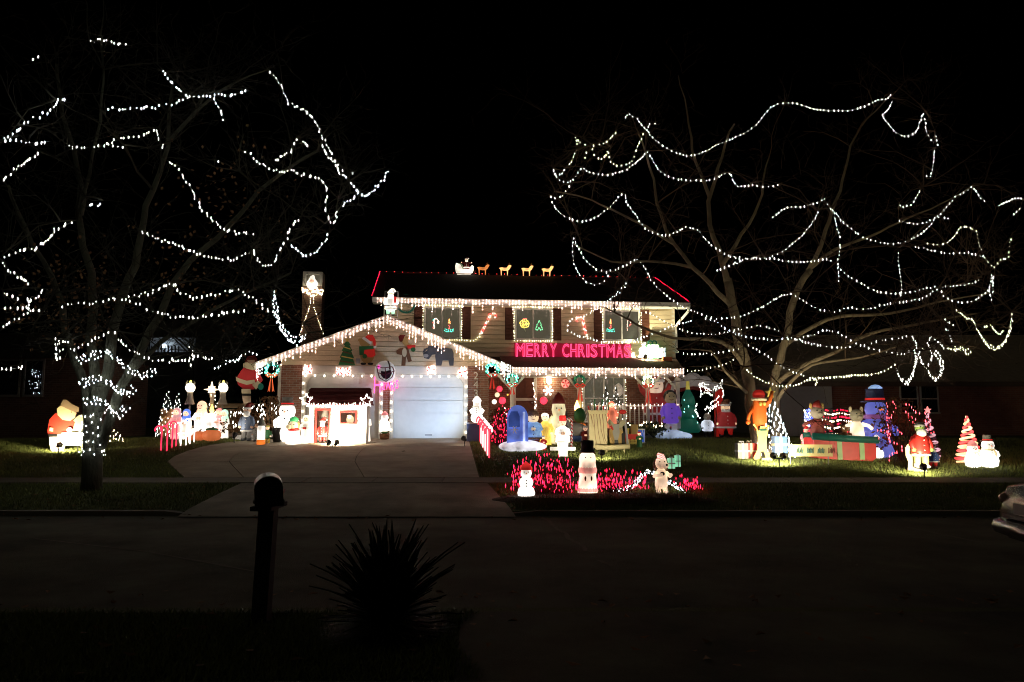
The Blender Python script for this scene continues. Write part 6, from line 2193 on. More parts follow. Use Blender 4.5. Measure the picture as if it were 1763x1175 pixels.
mb = MB(); mb.box(X0, X1, 0.0, DP, 0, .045); mb.build('floor', M_wood, t)
for nm, q in (('window_frame', [(wxa - .03, wxb + .03, wzb, wzb + .04), (wxa - .03, wxb + .03, wza - .04, wza), (wxa - .03, wxa + .01, wza, wzb), (wxb - .01, wxb + .03, wza, wzb)]), ('door_frame', [(dxa - .03, dxa + .02, .05, dz), (dxb - .02, dxb + .03, .05, dz), (dxa - .03, dxb + .03, dz, dz + .05)])):
    mb = MB()
    for a in q:
        mb.box(a[0], a[1], -.03, -.002, a[2], a[3])
    mb.build(nm, mat('trim_red', (.42, .03, .025), .5, .1), t)
rf = MB()
rf.add([(X0 - .1, -.18, ZW + .01), (X1 + .1, -.18, ZW + .01), (X1 + .06, DP / 2, ZT + .25), (X0 - .06, DP / 2, ZT + .25), (X1 + .1, DP + .2, ZW + .01), (X0 - .1, DP + .2, ZW + .01)], [(0, 1, 2, 3), (3, 2, 4, 5), (0, 3, 5), (1, 4, 2), (5, 4, 1, 0)])
roof_o = rf.build('roof', mat('maroon_shingle', (.16, .022, .02), .8, .25, 8, .4, 50), t)
for k in range(4):
    zz = ZW + .02 + k * (ZT + .25 - ZW) / 4.1
    yy_ = -.18 + k * (DP / 2 + .18) / 4.1
    mb = MB(); mb.add([(X0 - .1, yy_ - .012, zz), (X1 + .1, yy_ - .012, zz), (X1 + .09, yy_ + .14, zz + .095), (X0 - .09, yy_ + .14, zz + .095), (X0 - .1, yy_, zz - .012), (X1 + .1, yy_, zz - .012)], [(0, 1, 2, 3), (4, 5, 1, 0)]); mb.build('shingle_row', MATS['maroon_shingle'], roof_o)
WB = b.copy()
MW = Matrix.Translation(WB) @ Matrix.Rotation(HTH * .6, 4, 'Z')


def in_play(x, y, z):
    return MW @ Vector((x, y, z))


t = T('string_lights', 'thick row of white lights along the playhouse roof edge', 'light string', in_play(X0 - .1, -.2, ZW))
bm, wm = MB(), MB()
P = [Vector((x, y, z)) for x, y, z in ((0, 0, 0), (X1 - X0 + .2, 0, 0))]
wm.tube(P, .006, 4); wm.build('wire', MATS['white_wire'], t)
for p in along(P, .07):
    bm.bulbs([p + Vector((random.uniform(-.02, .02), 0, random.uniform(-.06, .06))) for _ in range(2)], .015, .035)
bm.build('bulbs', L_COOL, t, kind='stuff')
t.rotation_euler = (0, 0, HTH * .6)
for x, z, lab in ((X0 - .05, ZW + .16, 'star of white lights at the playhouse roof corner nearer the snowman'), (X1 + .02, ZW + .14, 'star of white lights at the playhouse roof corner nearer the garage pier')):
    t = T('star_light', lab, 'star', in_play(x, -.22, z), HTH * .6, 'stars of lights on the playhouse')
    mb = MB(); P = [(a, 0, c) for a, c in star_poly(.2, .09, 5)]; mb.tube(P + [P[0]], .01, 4); mb.build('frame', W_WIRE, t)
    mb = MB(); mb.bulbs([p + Vector((0, -.01, random.uniform(-.02, .02))) for p in along([Vector(p) for p in P + [P[0]]], .04)], .014, .03); mb.build('bulbs', L_COOL, t, kind='stuff')
figure('doorway_santa', 'little santa in red standing in the playhouse doorway', 'santa', in_play((dxa + dxb) / 2 - .06, .3, .05), .78, G_red, G_red, G_skin, G_white, G_white)
t = T('window_elf', 'pale round faced elf looking out of the playhouse window', 'elf', in_play((wxa + wxb) / 2 + .03, .22, .05))
mb = MB(); mb.lathe([(.17, 0), (.15, wza - .12), (.08, wza - .06)], n=12); mb.build('coat', P_green, t, True)
mb = MB(); mb.ell((0, 0, wza + .05), (.12, .12, .14)); mb.ell((0, -.125, wza + .04), .022, 6, 4); mb.build('head', G_cream, t, True)
eyes(t, .045, -.115, wza + .08, .014)
mb = MB(); mb.tube([(0, 0, wza + .14), (.02, 0, wza + .22)], [.11, .03], 9); mb.build('cap', P_cream, t, True)
for px, lab in ((526, 'tall glowing candle guard on the snowman side of the playhouse'), (627, 'tall glowing white and red figure on the garage side of the playhouse')):
    bb = G(px, 764 if px < 600 else 761)
    figure('lit_choir_figure', lab, 'figure', bb, S(52 if px < 600 else 60, bb), G_white, G_white, G_cream, None, G_red, robe=True, hat_kind='veil', arms='fold', mitt=G_red)
flood('twin floodlight on the driveway aimed at the playhouse', G(572, 771), in_play(.1, 0, .42), 460, (1, .88, .62), 165, heads=2, stake=.06)
b = G(661, 757)
snowman('lit_snowman', 'small glowing white snowman with pink top on the pier between the garage doors', b + Vector((0, .1, .28)), S(36, b), G_whiteb, G_pink, None, balls=2, brim=False, arms=False, buttons=False)
t = T('planter', 'small pot of green leaves under the snowman between the garage doors', 'planter', b + Vector((0, .1, 0)))
mb = MB(); mb.lathe([(.14, 0), (.17, .2), (.15, .2)], n=12); mb.build('pot', mat('clay', (.35, .16, .08), .8), t, True)
mb = MB()
for i in range(24):
    a = i * 2.4
    mb.add([(math.cos(a) * .05 - .02, math.sin(a) * .05, .2), (math.cos(a) * .05 + .02, math.sin(a) * .05, .2), (math.cos(a) * .16, math.sin(a) * .14, .28)], [(0, 1, 2)])
mb.build('leaves', P_green, t)

# right of the bright door
b = G(822, 760)
t = T('storage_box', 'dark blue storage bench against the house number pier', 'box', b, HTH)
mb = MB(); mb.box(-.34, .40, -.2, .2, 0, .55); mb.build('body', mat('navy_plastic', (.03, .045, .12), .5, .1), t)
mb = MB(); mb.box(-.38, .44, -.24, .24, .551, .60); mb.build('lid', P_lgrey, t)
snowman('lit_snowman', 'overbright white snowman with pinkish cap standing on the dark blue bench', b + Vector((-.02, 0, .60)), .86, G_whiteb, G_whiteb, G_white, balls=3, brim=False)
b = G(811, 758)
candy_cane('lit_cane', 'single small red and white cane before the dark blue bench', b + Vector((0, -.25, 0)), .52, .07, .022, M_cane, 0, 1)
# candy fence running towards the street, and red lit shrub behind
pa, pb = G(827, 762), G(842, 789)
for k in range(9):
    p = pa.lerp(pb, k / 8); p.z = gz(p.y)
    candy_cane('lit_cane', 'red and white glowing fence cane, %s in the row beside the driveway lawn edge' % ('farthest', 'second farthest', 'third', 'fourth', 'middle', 'sixth', 'seventh', 'second nearest', 'nearest')[k], p, .86, .11, .026, lamp('fence_cane_white', (1, .62, .58), 1.8) if k % 2 else lamp('fence_cane_red', (1, .05, .08), 1.2), 0, 1 if k % 2 else -1, R(60), 'glowing cane fence at the lawn edge')


def red_bush(label, px, py, wpx, hpx, n, seed=1, name='lit_bush', bulb=None, leafy=True):
    b_ = G(px, py)
    rx_, h_ = S(wpx / 2, b_), S(hpx, b_)
    t_ = T(name, label, 'lit bush', b_)
    st, bm_ = MB(), MB()
    rr = random.Random(seed)
    for i in range(int(n * .8)):
        a, q = rr.uniform(0, 6.28), rr.uniform(.0, 1) ** .5
        top = Vector((math.cos(a) * rx_ * q, math.sin(a) * min(rx_, .7) * q, h_ * (1 - .45 * q ** 3) * rr.uniform(.25, 1.05)))
        st.tube([(top.x * .35, top.y * .35, -.02), (top.x * .75, top.y * .75, top.z * .6), top], [.009, .006, .003], 3, cap=False)
        bm_.bulbs([top] + ([Vector((top.x + rr.gauss(0, .05), top.y * .8, top.z * rr.uniform(.25, .8)))] if i % 3 else []), .0095, .04)
    st.build('stems', mat('purple_twig', (.09, .035, .025), .9, .2), t_, kind='stuff')
    bm_.build('bulbs', bulb or L_RED, t_, kind='stuff')
    return t_


red_bush('red lit twiggy shrub behind the cane fence', 862, 768, 46, 72, 110, 3)
red_bush('small red lit twigs before the porch steps', 950, 765, 34, 30, 24, 5)
# low barrel shrubs under the ornaments
b = G(858, 764); b.y += .5
shrub('shrub', 'brown shrub under the bunch of ball ornaments', b, .4, 1.0, M_rust, 350)

# ------------------------------------------------------------------ inflatables on the lawn
b = G(899, 776)
t = T('mailbox_inflatable', 'blue inflatable mailbox on a white snow base, lit from inside', 'inflatable', b)
KI = b.y / FOC
mb = MB(); mb.ell((0, 0, .14), (36 * KI, .5, .17)); mb.ell((-.3, -.05, .12), (.38, .42, .15)); mb.ell((.3, 0, .12), (.42, .42, .13)); mb.build('snow_base', glow('lit_snow_nylon', (.92, .90, 1), .5), t, True)
N_blue = glow('lit_blue_nylon', (.16, .26, .85), .3)
N_dblue = glow('lit_navy_nylon', (.05, .10, .40), .25)
w0, w1, zt_ = -26 * KI, 10 * KI, 77 * KI
prof = [(w0, .2), (w1, .2), (w1, zt_ * .72)] + [((w0 + w1) / 2 + (w1 - w0) / 2 * math.cos(a), zt_ * .72 + zt_ * .28 * math.sin(a)) for a in np.linspace(.2, PI - .2, 9)] + [(w0, zt_ * .72)]
mb = MB(); mb.prism(prof, -.3, .3); mb.build('mailbox_body', N_blue, t)
mb = MB(); mb.prism([(w0 + .05, zt_ * .52), (w1 - .24, zt_ * .52), (w1 - .24, zt_ * .74), (w1 - .3, zt_ * .86), (w0 + .12, zt_ * .86), (w0 + .05, zt_ * .74)], -.34, -.301); mb.build('letter_slot', N_dblue, t)
mb = MB(); mb.prism([(w0 + .06, .32), (w1 - .24, .32), (w1 - .24, zt_ * .47), (w0 + .06, zt_ * .47)], -.325, -.301); mb.build('front_panel', N_blue, t)
mb = MB()
for a in range(3):
    mb.tube([(w0 + .22 + .1 * math.cos(a * PI / 3), -.34, .6 + .12 * math.sin(a * PI / 3)), (w0 + .22 - .1 * math.cos(a * PI / 3), -.34, .6 - .12 * math.sin(a * PI / 3))], .014, 5)
mb.build('white_emblem', P_white, t)
mb = MB(); mb.tube([(w1 - .12, -.31, .25), (w1 - .12, -.31, zt_ * .85)], .035, 6); mb.build('edge_seam', glow('lit_pale_blue', (.5, .6, 1), .6), t, True)
b = G(918, 773)
figure('child_inflatable', 'inflatable child in brown knitted cap and pale blue mittens beside the blue mailbox', 'inflatable', b, S(64, b) * 1.05, glow('lit_denim', (.22, .40, .72), .35), mat('brown_knit', (.20, .11, .07), .8, .2, em=.06), glow('lit_face_nylon', (.85, .62, .36), .45), None, P_brown, P_dred, P_dred, wide=1.25, hat_kind='cap', head=1.5, arms='fold')
b = G(964, 768); b.y += .5
t = snowman('snow_creature', 'shaggy cream inflatable snow creature with a red cap near the front door', b, S(92, b) / .98, glow('lit_shaggy_nylon', (1, .84, .50), .42), P_dred, None, balls=2, brim=False, buttons=False, cat='inflatable')
mb = MB(); mb.ell((0, -.17, S(92, b) * .665), (.17, .08, .14)); mb.build('face_patch', mat('steel_blue', (.30, .36, .42), .6, .1), t, True)
t.scale = (.74, .74, 1.0)
b = G(926, 772); b.y += .8
figure('small_figure', 'white headed figure in yellow coat behind the inflatable child', 'figure', b + Vector((.25, 0, .0)), 1.15, G_yellow, G_white, G_cream, None, None, robe=True, hat_kind='cap')
b = G(941, 768); b.y += .7
figure('small_figure', 'cream faced figure in a green coat next to the yellow coated one', 'figure', b + Vector((0, 0, 0)), 1.05, P_green, None, G_cream, hair=G_white, robe=True)
t = TH('flame_lamp', 'bright yellow flame lamp on the porch post by the window', 'lamp', hx(993, -.5, 702), -.55, hz(702, -.5, 993))
mb = MB(); mb.lathe([(.02, -.17), (.10, -.06), (.09, .04), (.04, .16), (.01, .24)], n=12); mb.build('flame', lamp('flame_glow', (1, .62, .16), 7), t, True)
mb = MB(); mb.lathe([(.05, -.28), (.06, -.17)], n=10); mb.tube([(0, 0, -1.2), (0, 0, -.28)], .018, 6); mb.build('holder', P_brown, t)

b = G(969, 786)
t = figure('lit_soldier', 'overbright white glowing drummer with a red cap on a white cross stand', 'figure', b + Vector((0, 0, .14)), S(54, b) * 1.12, G_whiteb, G_red, G_skin, None, G_white, G_whiteb, G_white, hat_kind='tall', arms='fold', wide=1.1)
mb = MB(); mb.box(-.34, .34, -.06, .06, .02, .11); mb.box(-.12, .12, -.1, -.062, -.14, .3); mb.build('cross_stand', G_white, t)
b = G(984, 773)
candy_cane('striped_cane', 'tall red and white striped cane beside the glowing drummer', b, S(58, b), .09, .03, M_caneP, .02, -1)
b = G(992, 768)
t = T('donkey_figure', 'grey donkey figure behind the striped cane', 'donkey', b)
reindeer_parts = None
mb = MB(); mb.ell((0, 0, .5), (.33, .17, .2)); mb.tube([(-.22, 0, .55), (-.32, -.04, .78)], [.1, .08], 8); mb.ell((-.38, -.06, .82), (.15, .08, .09)); mb.build('body', P_lgrey, t, True)
for x, y in ((-.2, -.08), (-.2, .08), (.22, -.08), (.22, .08)):
    mb = MB(); mb.tube([(x, y, .45), (x, y, 0)], [.06, .04], 7); mb.build('leg', P_lgrey, t, True)
for k in (-1, 1):
    mb = MB(); mb.tube([(-.30, k * .05, .88), (-.27, k * .07, 1.05)], [.03, .01], 5); mb.build('ear', P_grey, t, True)
b = G(998, 762); b.y += .3
t = T('flower_pot', 'pot of orange and red blooms with green leaves below the flame lamp', 'planter', b)
mb = MB(); mb.lathe([(.2, 0), (.24, .35), (.21, .35)], n=12); mb.build('pot', P_blue, t, True)
for i in range(12):
    mb = MB(); a = i * 2.4; q = .28 * (i / 12) ** .5; mb.ell((math.cos(a) * q, math.sin(a) * q, .48 + .06 * math.sin(i * 3)), .075, 7, 5); mb.build('bloom', (glow('lit_bloom', (1, .14, .08), .6), MATS['lit_orange_plastic'])[i % 2], t, True)
mb = MB(); mb.ell((.05, .1, .85), (.2, .18, .25)); mb.build('foliage', P_green, t, True)
# cream painted chimney box with stockings, on a long white sledge
b = G(1046, 778)
KB = b.y / FOC
t = T('cream_box', 'tall cream painted box dripping with painted red icing', 'box', b)
x0, x1 = (1015 - 1046) * KB, (1046 - 1046) * KB
zt_ = (778 - 712) * KB
mb = MB(); mb.box(x0, x1, .0, .4, .10, zt_); mb.build('body', mat('butter_paint', (.72, .62, .36), .6, .06), t)
mb = MB(); mb.box(x0 - .03, x1 + .03, -.03, .43, zt_, zt_ + .07); mb.build('top_ledge', MATS['butter_paint'], t)
for k in range(7):
    xx = x0 + .05 + k * .085
    ln = .18 + .5 * abs(math.sin(k * 1.9))
    mb = MB(); mb.tube([(xx, -.006, zt_ - .04), (xx + .04, -.006, zt_ - .04 - ln), (xx + .07 + .02 * k, -.006, max(.15, zt_ - .1 - ln * 1.7))], [.008, .006, .003], 5); mb.build('icing_drip', P_dred, t)
for k in range(9):
    mb = MB(); xx = x0 + .03 + k * .07; mb.tube([(xx, .15, zt_ + .07), (xx + random.uniform(-.04, .04), .15, zt_ + .2 + .1 * (k % 3))], .02, 5); mb.build('candy_stick', (P_red, P_white, P_green)[k % 3], t)
flood('small floodlight on the lawn behind the bell snowman aimed at the cream box', G(1036, 797), b + Vector((-.1, 0, .5)), 75, (1, .88, .58), 130)
t = T('long_sledge', 'long low cream sledge under the cream box and the toy animals', 'sledge', b + Vector((0, -.2, 0)))
mb = MB(); mb.tube([((1024 - 1046) * KB, 0, .14), (0, 0, .12), ((1082 - 1046) * KB, 0, .16)], .075, 8); mb.build('runner', MATS['butter_paint'], t, True)
for k in (-.25, .25):
    mb = MB(); mb.tube([(k + .2, .02, -.16), (k + .2, .02, .08)], .03, 6); mb.build('leg', MATS['butter_paint'], t)
b2 = G(1058, 776)
t = T('moose_cutout', 'grey and tan moose cutout with wide antlers beside the cream box', 'cutout', b2)
cutout(t, 1058, 776, b2.y, [('body', [(1049, 742), (1054, 736), (1066, 736), (1074, 745), (1073, 765), (1066, 773), (1056, 772), (1050, 762)], P_tan), ('antler', [(1052, 736), (1046, 728), (1050, 722), (1058, 731), (1066, 731), (1074, 722), (1078, 729), (1070, 738)], mat('putty_paint', (.42, .38, .25), .7, .1)), ('head', [(1056, 731), (1066, 731), (1067, 746), (1064, 758), (1058, 758), (1055, 746)], P_lgrey),
                                 ('scarf', [(1055, 742), (1050, 735), (1053, 733), (1057, 740)], P_red), ('leg', [(1058, 758), (1064, 758), (1066, 774), (1057, 774)], P_grey), ('shadow_board', [(1070, 748), (1076, 742), (1076, 766), (1070, 768)], P_black)])
b2 = G(1078, 770)
t = T('skis', 'pair of cream and red skis stuck upright behind the moose cutout', 'skis', b2)
for k in (-.06, .06):
    mb = MB(); mb.tube([(k, 0, -.05), (k * 1.2 - .1, .1, 1.0), (k * 1.2 - .16, .06, 1.25)], .035, 5); mb.build('ski', (P_cream, P_white)[k > 0], t)
mb = MB(); mb.ell((-.08, .05, 1.05), (.12, .05, .07)); mb.build('binding', P_red, t, True)
b2 = G(1057, 752); b2.y += .5
figure('small_figure', 'orange red hooded figure glowing over the moose antlers', 'figure', b2 + Vector((0, 0, .35)), 1.0, glow('lit_coral', (1, .25, .14), .45), MATS['lit_coral'], G_cream, None, None, robe=True, hat_kind='veil')
b2 = G(1088, 766)
t = T('toy_train', 'red and gold toy engine at the end of the long sledge', 'toy', b2)
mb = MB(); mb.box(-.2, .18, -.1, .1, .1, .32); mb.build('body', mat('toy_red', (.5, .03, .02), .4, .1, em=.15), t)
mb = MB(); mb.box(-.02, .18, -.1, .1, .321, .62); mb.build('cab', P_tan, t)
mb = MB(); mb.tube([(-.13, 0, .32), (-.13, 0, .5)], [.04, .06], 8); mb.build('funnel', P_yellow, t)
for x in (-.13, 0, .12):
    mb = MB(); mb.tube([(x, -.13, .09), (x, -.1, .09)], .085, 12); mb.build('wheel', P_yellow, t)
b2 = G(1100, 763)
t = T('toy_drum', 'blue toy drum with white lacing beside the toy engine', 'drum', b2)
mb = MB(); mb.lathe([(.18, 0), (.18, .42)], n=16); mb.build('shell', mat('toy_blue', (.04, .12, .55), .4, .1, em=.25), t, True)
mb = MB(); mb.torus((0, 0, .01), .185, .02, 'z', 18, 5); mb.torus((0, 0, .42), .185, .02, 'z', 18, 5); mb.build('rim', P_white, t, True)
mb = MB(); mb.tube([(.19 * math.cos(a), .19 * math.sin(a), .03 if i % 2 else .4) for i, a in enumerate(np.linspace(0, 6.28, 13))], .01, 4); mb.build('lacing', P_white, t)
for k, (px, py, hp, ct, ht, lab) in enumerate(((1008, 770, 40, P_dred, P_white, 'small maroon carol singer with a white cap left of the cream box foot'), (1101, 771, 30, P_green, P_red, 'tiny green carol singer with a red cap before the toy drum'), (936, 776, 28, P_red, P_white, 'tiny red carol singer with a white cap right of the mailbox snow base'))):
    q_ = G(px, py)
    figure('carol_singer', lab, 'figure', q_, S(hp, q_), ct, ht, G_skin, None, P_white, robe=True, hat_kind='cap', arms='fold')
hstring('sagging string of white lights in front of the porch steps and door', [[tuple(HI @ at(x, y, 25.0)) for x, y in p] for p in ([(868, 700), (872, 720), (878, 735)], [(918, 655), (921, 680), (922, 705), (920, 725)])], L_PINKW, .09, .014, .04, jit=.03)
M_box = mat('boxwood_leaves', (.04, .055, .025), .85, .35, 3)
for px, py, r_, h_, lab in ((1085, 752, .5, .45, 'low dark shrub against the porch base behind the toy drum'), (1128, 750, .55, .5, 'low dark shrub against the porch base below the railing santa'), (985, 756, .4, .5, 'low dark shrub at the porch base behind the grey donkey')):
    q_ = G(px, py); q_.y += .15
    shrub('shrub', lab, q_, r_, h_, M_box, 420)
q_ = G(1105, 752)
hstring('crooked string of warm lights over the low shrubs at the porch base', [[tuple(HI @ (at(x, y, q_.y - .3))) for x, y in ((1068, 738), (1080, 730), (1092, 738), (1104, 732), (1118, 728), (1130, 736), (1142, 730))]], L_WARM, .08, .013, .035, jit=.05)
# porch figures behind the railing
pz = HM @ Vector((hx(1127, .5, 700), .45, ZDECK))
figure('railing_santa', 'large inflatable santa with red hat and pale face behind the porch railing', 'inflatable', pz, 1.9, mat('santa_nylon', (.4, .04, .035), .5, .1, em=.06), mat('santa_nylon', (.4, .04, .035)), glow('lit_peach_nylon', (.85, .62, .46), .32), None, P_white, wide=1.2, head=1.75, arms='up', mitt=P_cream)
for px, lab in ((1043, 'slim tree of small lights standing before the porch window, nearer the front door'), (1066, 'slim tree of small lights standing before the porch window, nearer the railing santa')):
    p = HM @ Vector((hx(px, .4, 700), .35 if px < 1050 else .8, ZDECK))
    cone_tree('lit_cone_tree', lab, p, 1.55, .26, L_COOL, 42, group='lit trees on the porch', rx=.012, rz=.036)
t = T('lit_owl', 'pale egg shaped lantern against the porch window', 'lantern', HM @ Vector((hx(1064, 1.2, 672), 1.15, hz(672, 1.2, 1064) - .2)))
mb = MB(); mb.lathe([(.03, -.05), (.17, .08), (.19, .2), (.13, .36), (.03, .44)], n=14); mb.build('shade', mat('linen_shade', (.5, .44, .36), .7, .1, em=.2), t, True)
mb = MB(); mb.tube([(0, 0, -.9), (0, 0, -.04)], .015, 6); mb.build('stand', P_black, t)

b = G(1156, 750)
t = T('snow_mound', 'bluish white inflatable snow base under the purple coated child', 'inflatable', b)
mb = MB(); mb.ell((0, 0, .1), (.55, .4, .2)); mb.ell((-.2, -.1, .1), (.35, .35, .16)); mb.ell((.3, -.05, .08), (.4, .3, .15)); mb.build('mound', glow('lit_ice_nylon', (.55, .70, 1), .26), t, True)
figure('child_inflatable', 'inflatable child in purple coat with black hair on the bluish snow base', 'inflatable', b + Vector((0, .05, .12)), S(62, b) * 1.3, P_purple, None, mat('dusky_face', (.34, .27, .17), .6, .1, em=.06), None, None, P_white, P_white, hair=P_black, head=1.35, wide=.95)
b = G(1186, 744)
t = T('tree_inflatable', 'dark green tiered inflatable tree with tiny cold lights on the lawn', 'inflatable', b)
h = S(80, b)
for k, (r0, z0, z1) in enumerate(((.44, .1, .5), (.36, .4, .78), (.26, .68, 1.02))):
    mb = MB(); mb.lathe([(r0 * .8, z0 * h), (r0, (z0 + .06) * h), (r0 * .85, (z0 + z1) / 2 * h), (r0 * .3, z1 * h)], n=16); mb.build('tier', P_dgreen, t, True)
mb = MB(); mb.tube([(0, 0, 0), (0, 0, .12 * h)], .16, 10); mb.build('trunk', P_brown, t)
mb = MB(); mb.bulbs([(random.uniform(-.3, .3), -.36, random.uniform(.3, .8) * h) for _ in range(7)], .02, .03); mb.build('bulbs', lamp('aqua_bulb', (.3, 1, .9), 5), t, kind='stuff')
mb = MB(); mb.tube([(0, 0, h * 1.0), (0, 0, h * 1.2)], [.08, .06], 8); mb.build('yellow_top', mat('amber_nylon', (.6, .5, .1), .5, .1, em=.2), t, True)
# snowy archway behind
b = G(1207, 745); b.y += 1.2
KA = b.y / FOC
t = T('arch_inflatable', 'inflatable archway with red pillars and a pale snowy roof at the house corner', 'inflatable', b)
for px in (1166, 1252):
    mb = MB(); mb.tube([((px - 1207) * KA, 0, 0), ((px - 1207) * KA, 0, .8), ((px - 1207) * KA, 0, 1.75)], [.17, .16, .17], 12); mb.build('pillar', P_red, t, True)
mb = MB()
for x, z, r in ((-.75, 1.85, .26), (-.35, 2.02, .33), (.05, 2.1, .34), (.45, 2.0, .32), (.8, 1.85, .26)):
    mb.ell((x, 0, z), (r, .28, r * .85))
mb.build('snow_roof', mat('snow_nylon', (.55, .50, .48), .6, .08, em=.05), t, True)
mb = MB(); mb.tube([(-.7, -.2, 1.7), (0, -.25, 1.8), (.7, -.2, 1.7)], .07, 8); mb.build('red_band', P_dred, t, True)
b = G(1222, 748); b.y -= .75
t = T('lit_vines', 'two drooping sheaves of white lights in front of the snowy archway', 'lit tree', b)
paths = [[(1203, 660), (1207, 672), (1205, 684)], [(1203, 658), (1212, 668), (1222, 678)], [(1245, 652), (1242, 664), (1246, 676), (1244, 686)], [(1228, 668), (1236, 664), (1244, 656)], [(1205, 662), (1212, 660), (1222, 664)], [(1238, 690), (1230, 698), (1222, 702), (1214, 706)], [(1222, 690), (1226, 702), (1218, 712)], [(1200, 692), (1198, 706), (1204, 720)], [(1208, 680), (1216, 676), (1226, 682)], [(1240, 680), (1232, 688), (1224, 696)], [(1215, 700), (1226, 704), (1236, 696)], [(1196, 704), (1200, 716), (1207, 722)], [(1210, 664), (1224, 672), (1240, 668)]]
wm, bm = MB(), MB()
for p in paths:
    P = smooth_path([at(x, y, b.y) - b for x, y in p], .06)
    wm.tube(P, .006, 3, cap=False)
    bm.bulbs(along(P, .06, .02), .015, .032)
wm.tube([(0, 0, 0), (.05, .02, .8), (0, 0, 1.7)], .02, 5)
wm.build('stems', W_WIRE, t)
bm.build('bulbs', L_COOL, t, kind='stuff')
b = G(1217, 748)
figure('child_inflatable', 'small inflatable child with grey face and white shirt before the archway', 'inflatable', b + Vector((0, -.1, 0)), S(40, b) * 1.1, glow('lit_shirt', (.75, .82, 1), .5), None, mat('grey_face', (.30, .26, .21), .6, .1, em=.04), None, None, P_black, P_black, head=1.5, wide=1.2)
b = G(1250, 748)
figure('leaning_santa', 'inflatable santa in red with white beard leaning at the archway', 'inflatable', b + Vector((0, 0, 0)), S(58, b) * 1.1, mat('santa_nylon2', (.42, .03, .03), .5, .1, em=.12), mat('rust_cap', (.25, .10, .05), .6, .1), glow('lit_peach2', (1, .62, .36), .5), P_white, P_white, P_red, P_black, wide=1.5, head=1.3)

# ------------------------------------------------------------------ lawn around the pale tree
b = G(1313, 793)
t = T('dog_cutout', 'yellow plywood puppy standing upright with raised paws at the pale tree', 'cutout', b)
cutout(t, 1313, 793, b.y, [('body', [(1304, 740), (1298, 733), (1301, 731), (1307, 744), (1311, 735), (1319, 735), (1320, 744), (1323, 733), (1326, 734), (1321, 755), (1320, 778), (1304, 778), (1306, 758)], mat('puppy_yellow', (.74, .58, .16), .6, .08)), ('leg', [(1304, 776), (1310, 776), (1308, 790), (1300, 793), (1297, 788)], MATS['puppy_yellow']), ('leg', [(1315, 776), (1320, 776), (1328, 784), (1327, 791), (1318, 790)], MATS['puppy_yellow']), ('base', [(1311, 789), (1329, 788), (1329, 795), (1311, 795)], P_cream), ('collar', [(1308, 740), (1321, 740), (1321, 743), (1308, 743)], P_dgreen)])
b2 = b + Vector((0, .12, 0))
K = b2.y / FOC
t = T('orange_figure', 'furry orange figure in a red winter cap reaching up to the lit cone tree', 'figure', b2)
z0 = (793 - 735) * K
mb = MB(); mb.lathe([(.12, z0), (.19, z0 + .08), (.20, z0 + .3), (.19, z0 + .48), (.17, z0 + .64), (.12, z0 + .74)], n=16, sy=.6); mb.build('body', P_orange, t, True)
mb = MB(); mb.ell((0, 0, z0 + .82), (.17, .13, .14)); mb.build('red_cap', P_red, t, True)
mb = MB(); mb.torus((0, 0, z0 + .70), .165, .045, 'z', 16, 6); mb.build('cap_trim', P_cream, t, True)
for k in (-1, 1):
    mb = MB(); mb.ell((.05 + k * .05, -.12, z0 + .58), (.045, .03, .055)); mb.build('eye', P_yellow, t, True)
mb = MB(); mb.tube([(.16, 0, z0 + .5), (.28, -.02, z0 + .66), (.36, 0, z0 + .92)], [.06, .055, .045], 8); mb.build('arm', P_orange, t, True)
mb = MB(); mb.tube([(-.16, 0, z0 + .5), (-.3, -.05, z0 + .28), (-.34, -.08, z0 + .12)], [.06, .05, .05], 8); mb.build('arm', P_orange, t, True)
mb = MB(); mb.ell((-.34, -.08, z0 + .1), .07, 8, 6); mb.build('hand', P_orange, t, True)
for k in (-1, 1):
    mb = MB(); mb.tube([(k * .08, 0, z0 + .05), (k * .09, 0, z0 - .12)], .06, 8); mb.build('leg', P_orange, t, True)
mb = MB(); mb.box(-.03, .03, .06, .09, 0, z0 + .1); mb.build('post', M_wood, t)
b = G(1338, 792)
cone_tree('lit_cone_tree', 'tall white lit cone tree beside the orange figure', b + Vector((.06, .35, 0)), S(104, b), S(34, b), L_COOLB, 130, rx=.017, rz=.05, group=None)
t = T('tree_topper', 'yellow felt star topper held over the tall lit cone tree', 'star', b + Vector((0, .35, S(104, b) + .02)))
mb = MB(); mb.prism([(x, z + .14) for x, z in star_poly(.15, .07, 5)], -.025, .025); mb.build('star', P_yellow, t)
mb = MB(); mb.tube([(0, 0, -.05), (0, 0, .1)], .02, 5); mb.build('socket', P_yellow, t)
b = G(1343, 795)
gift('gift_box', 'blue gift box cutout with a cream ribbon in front of the tall cone tree', b + Vector((0, 0, .22)), S(21, b), .25, S(28, b), mat('gift_blue', (.10, .18, .42), .5, .1), P_cream)
bb = b + Vector((0, .04, 0))
b = G(1277, 790)
gift('gift_box', 'pale grey gift box with a white ribbon at the near trunk', b, S(17, b), .28, S(26, b), P_lgrey, P_white, group=None)
b = G(1292, 790)
gift('gift_box', 'red gift box with a cream ribbon between the trunk and yellow puppy', b + Vector((0, .05, 0)), S(19, b), .3, S(26, b), P_red, P_cream)
flood('twin white floodlight on the lawn before the tall cone tree', G(1342, 806), G(1340, 790) + Vector((-.2, .9, .4)), 170, (1, .90, .60), 165, heads=2, stake=.22)
b = G(1395, 800); b.y -= .1
t = T('banner_sign', 'long pale yellow yard banner with four small dark pictures on two stakes', 'sign', b, R(-4))
KS = b.y / FOC
bx0, bx1, bz0, bz1 = -37 * KS, 35 * KS, 14 * KS, 34 * KS
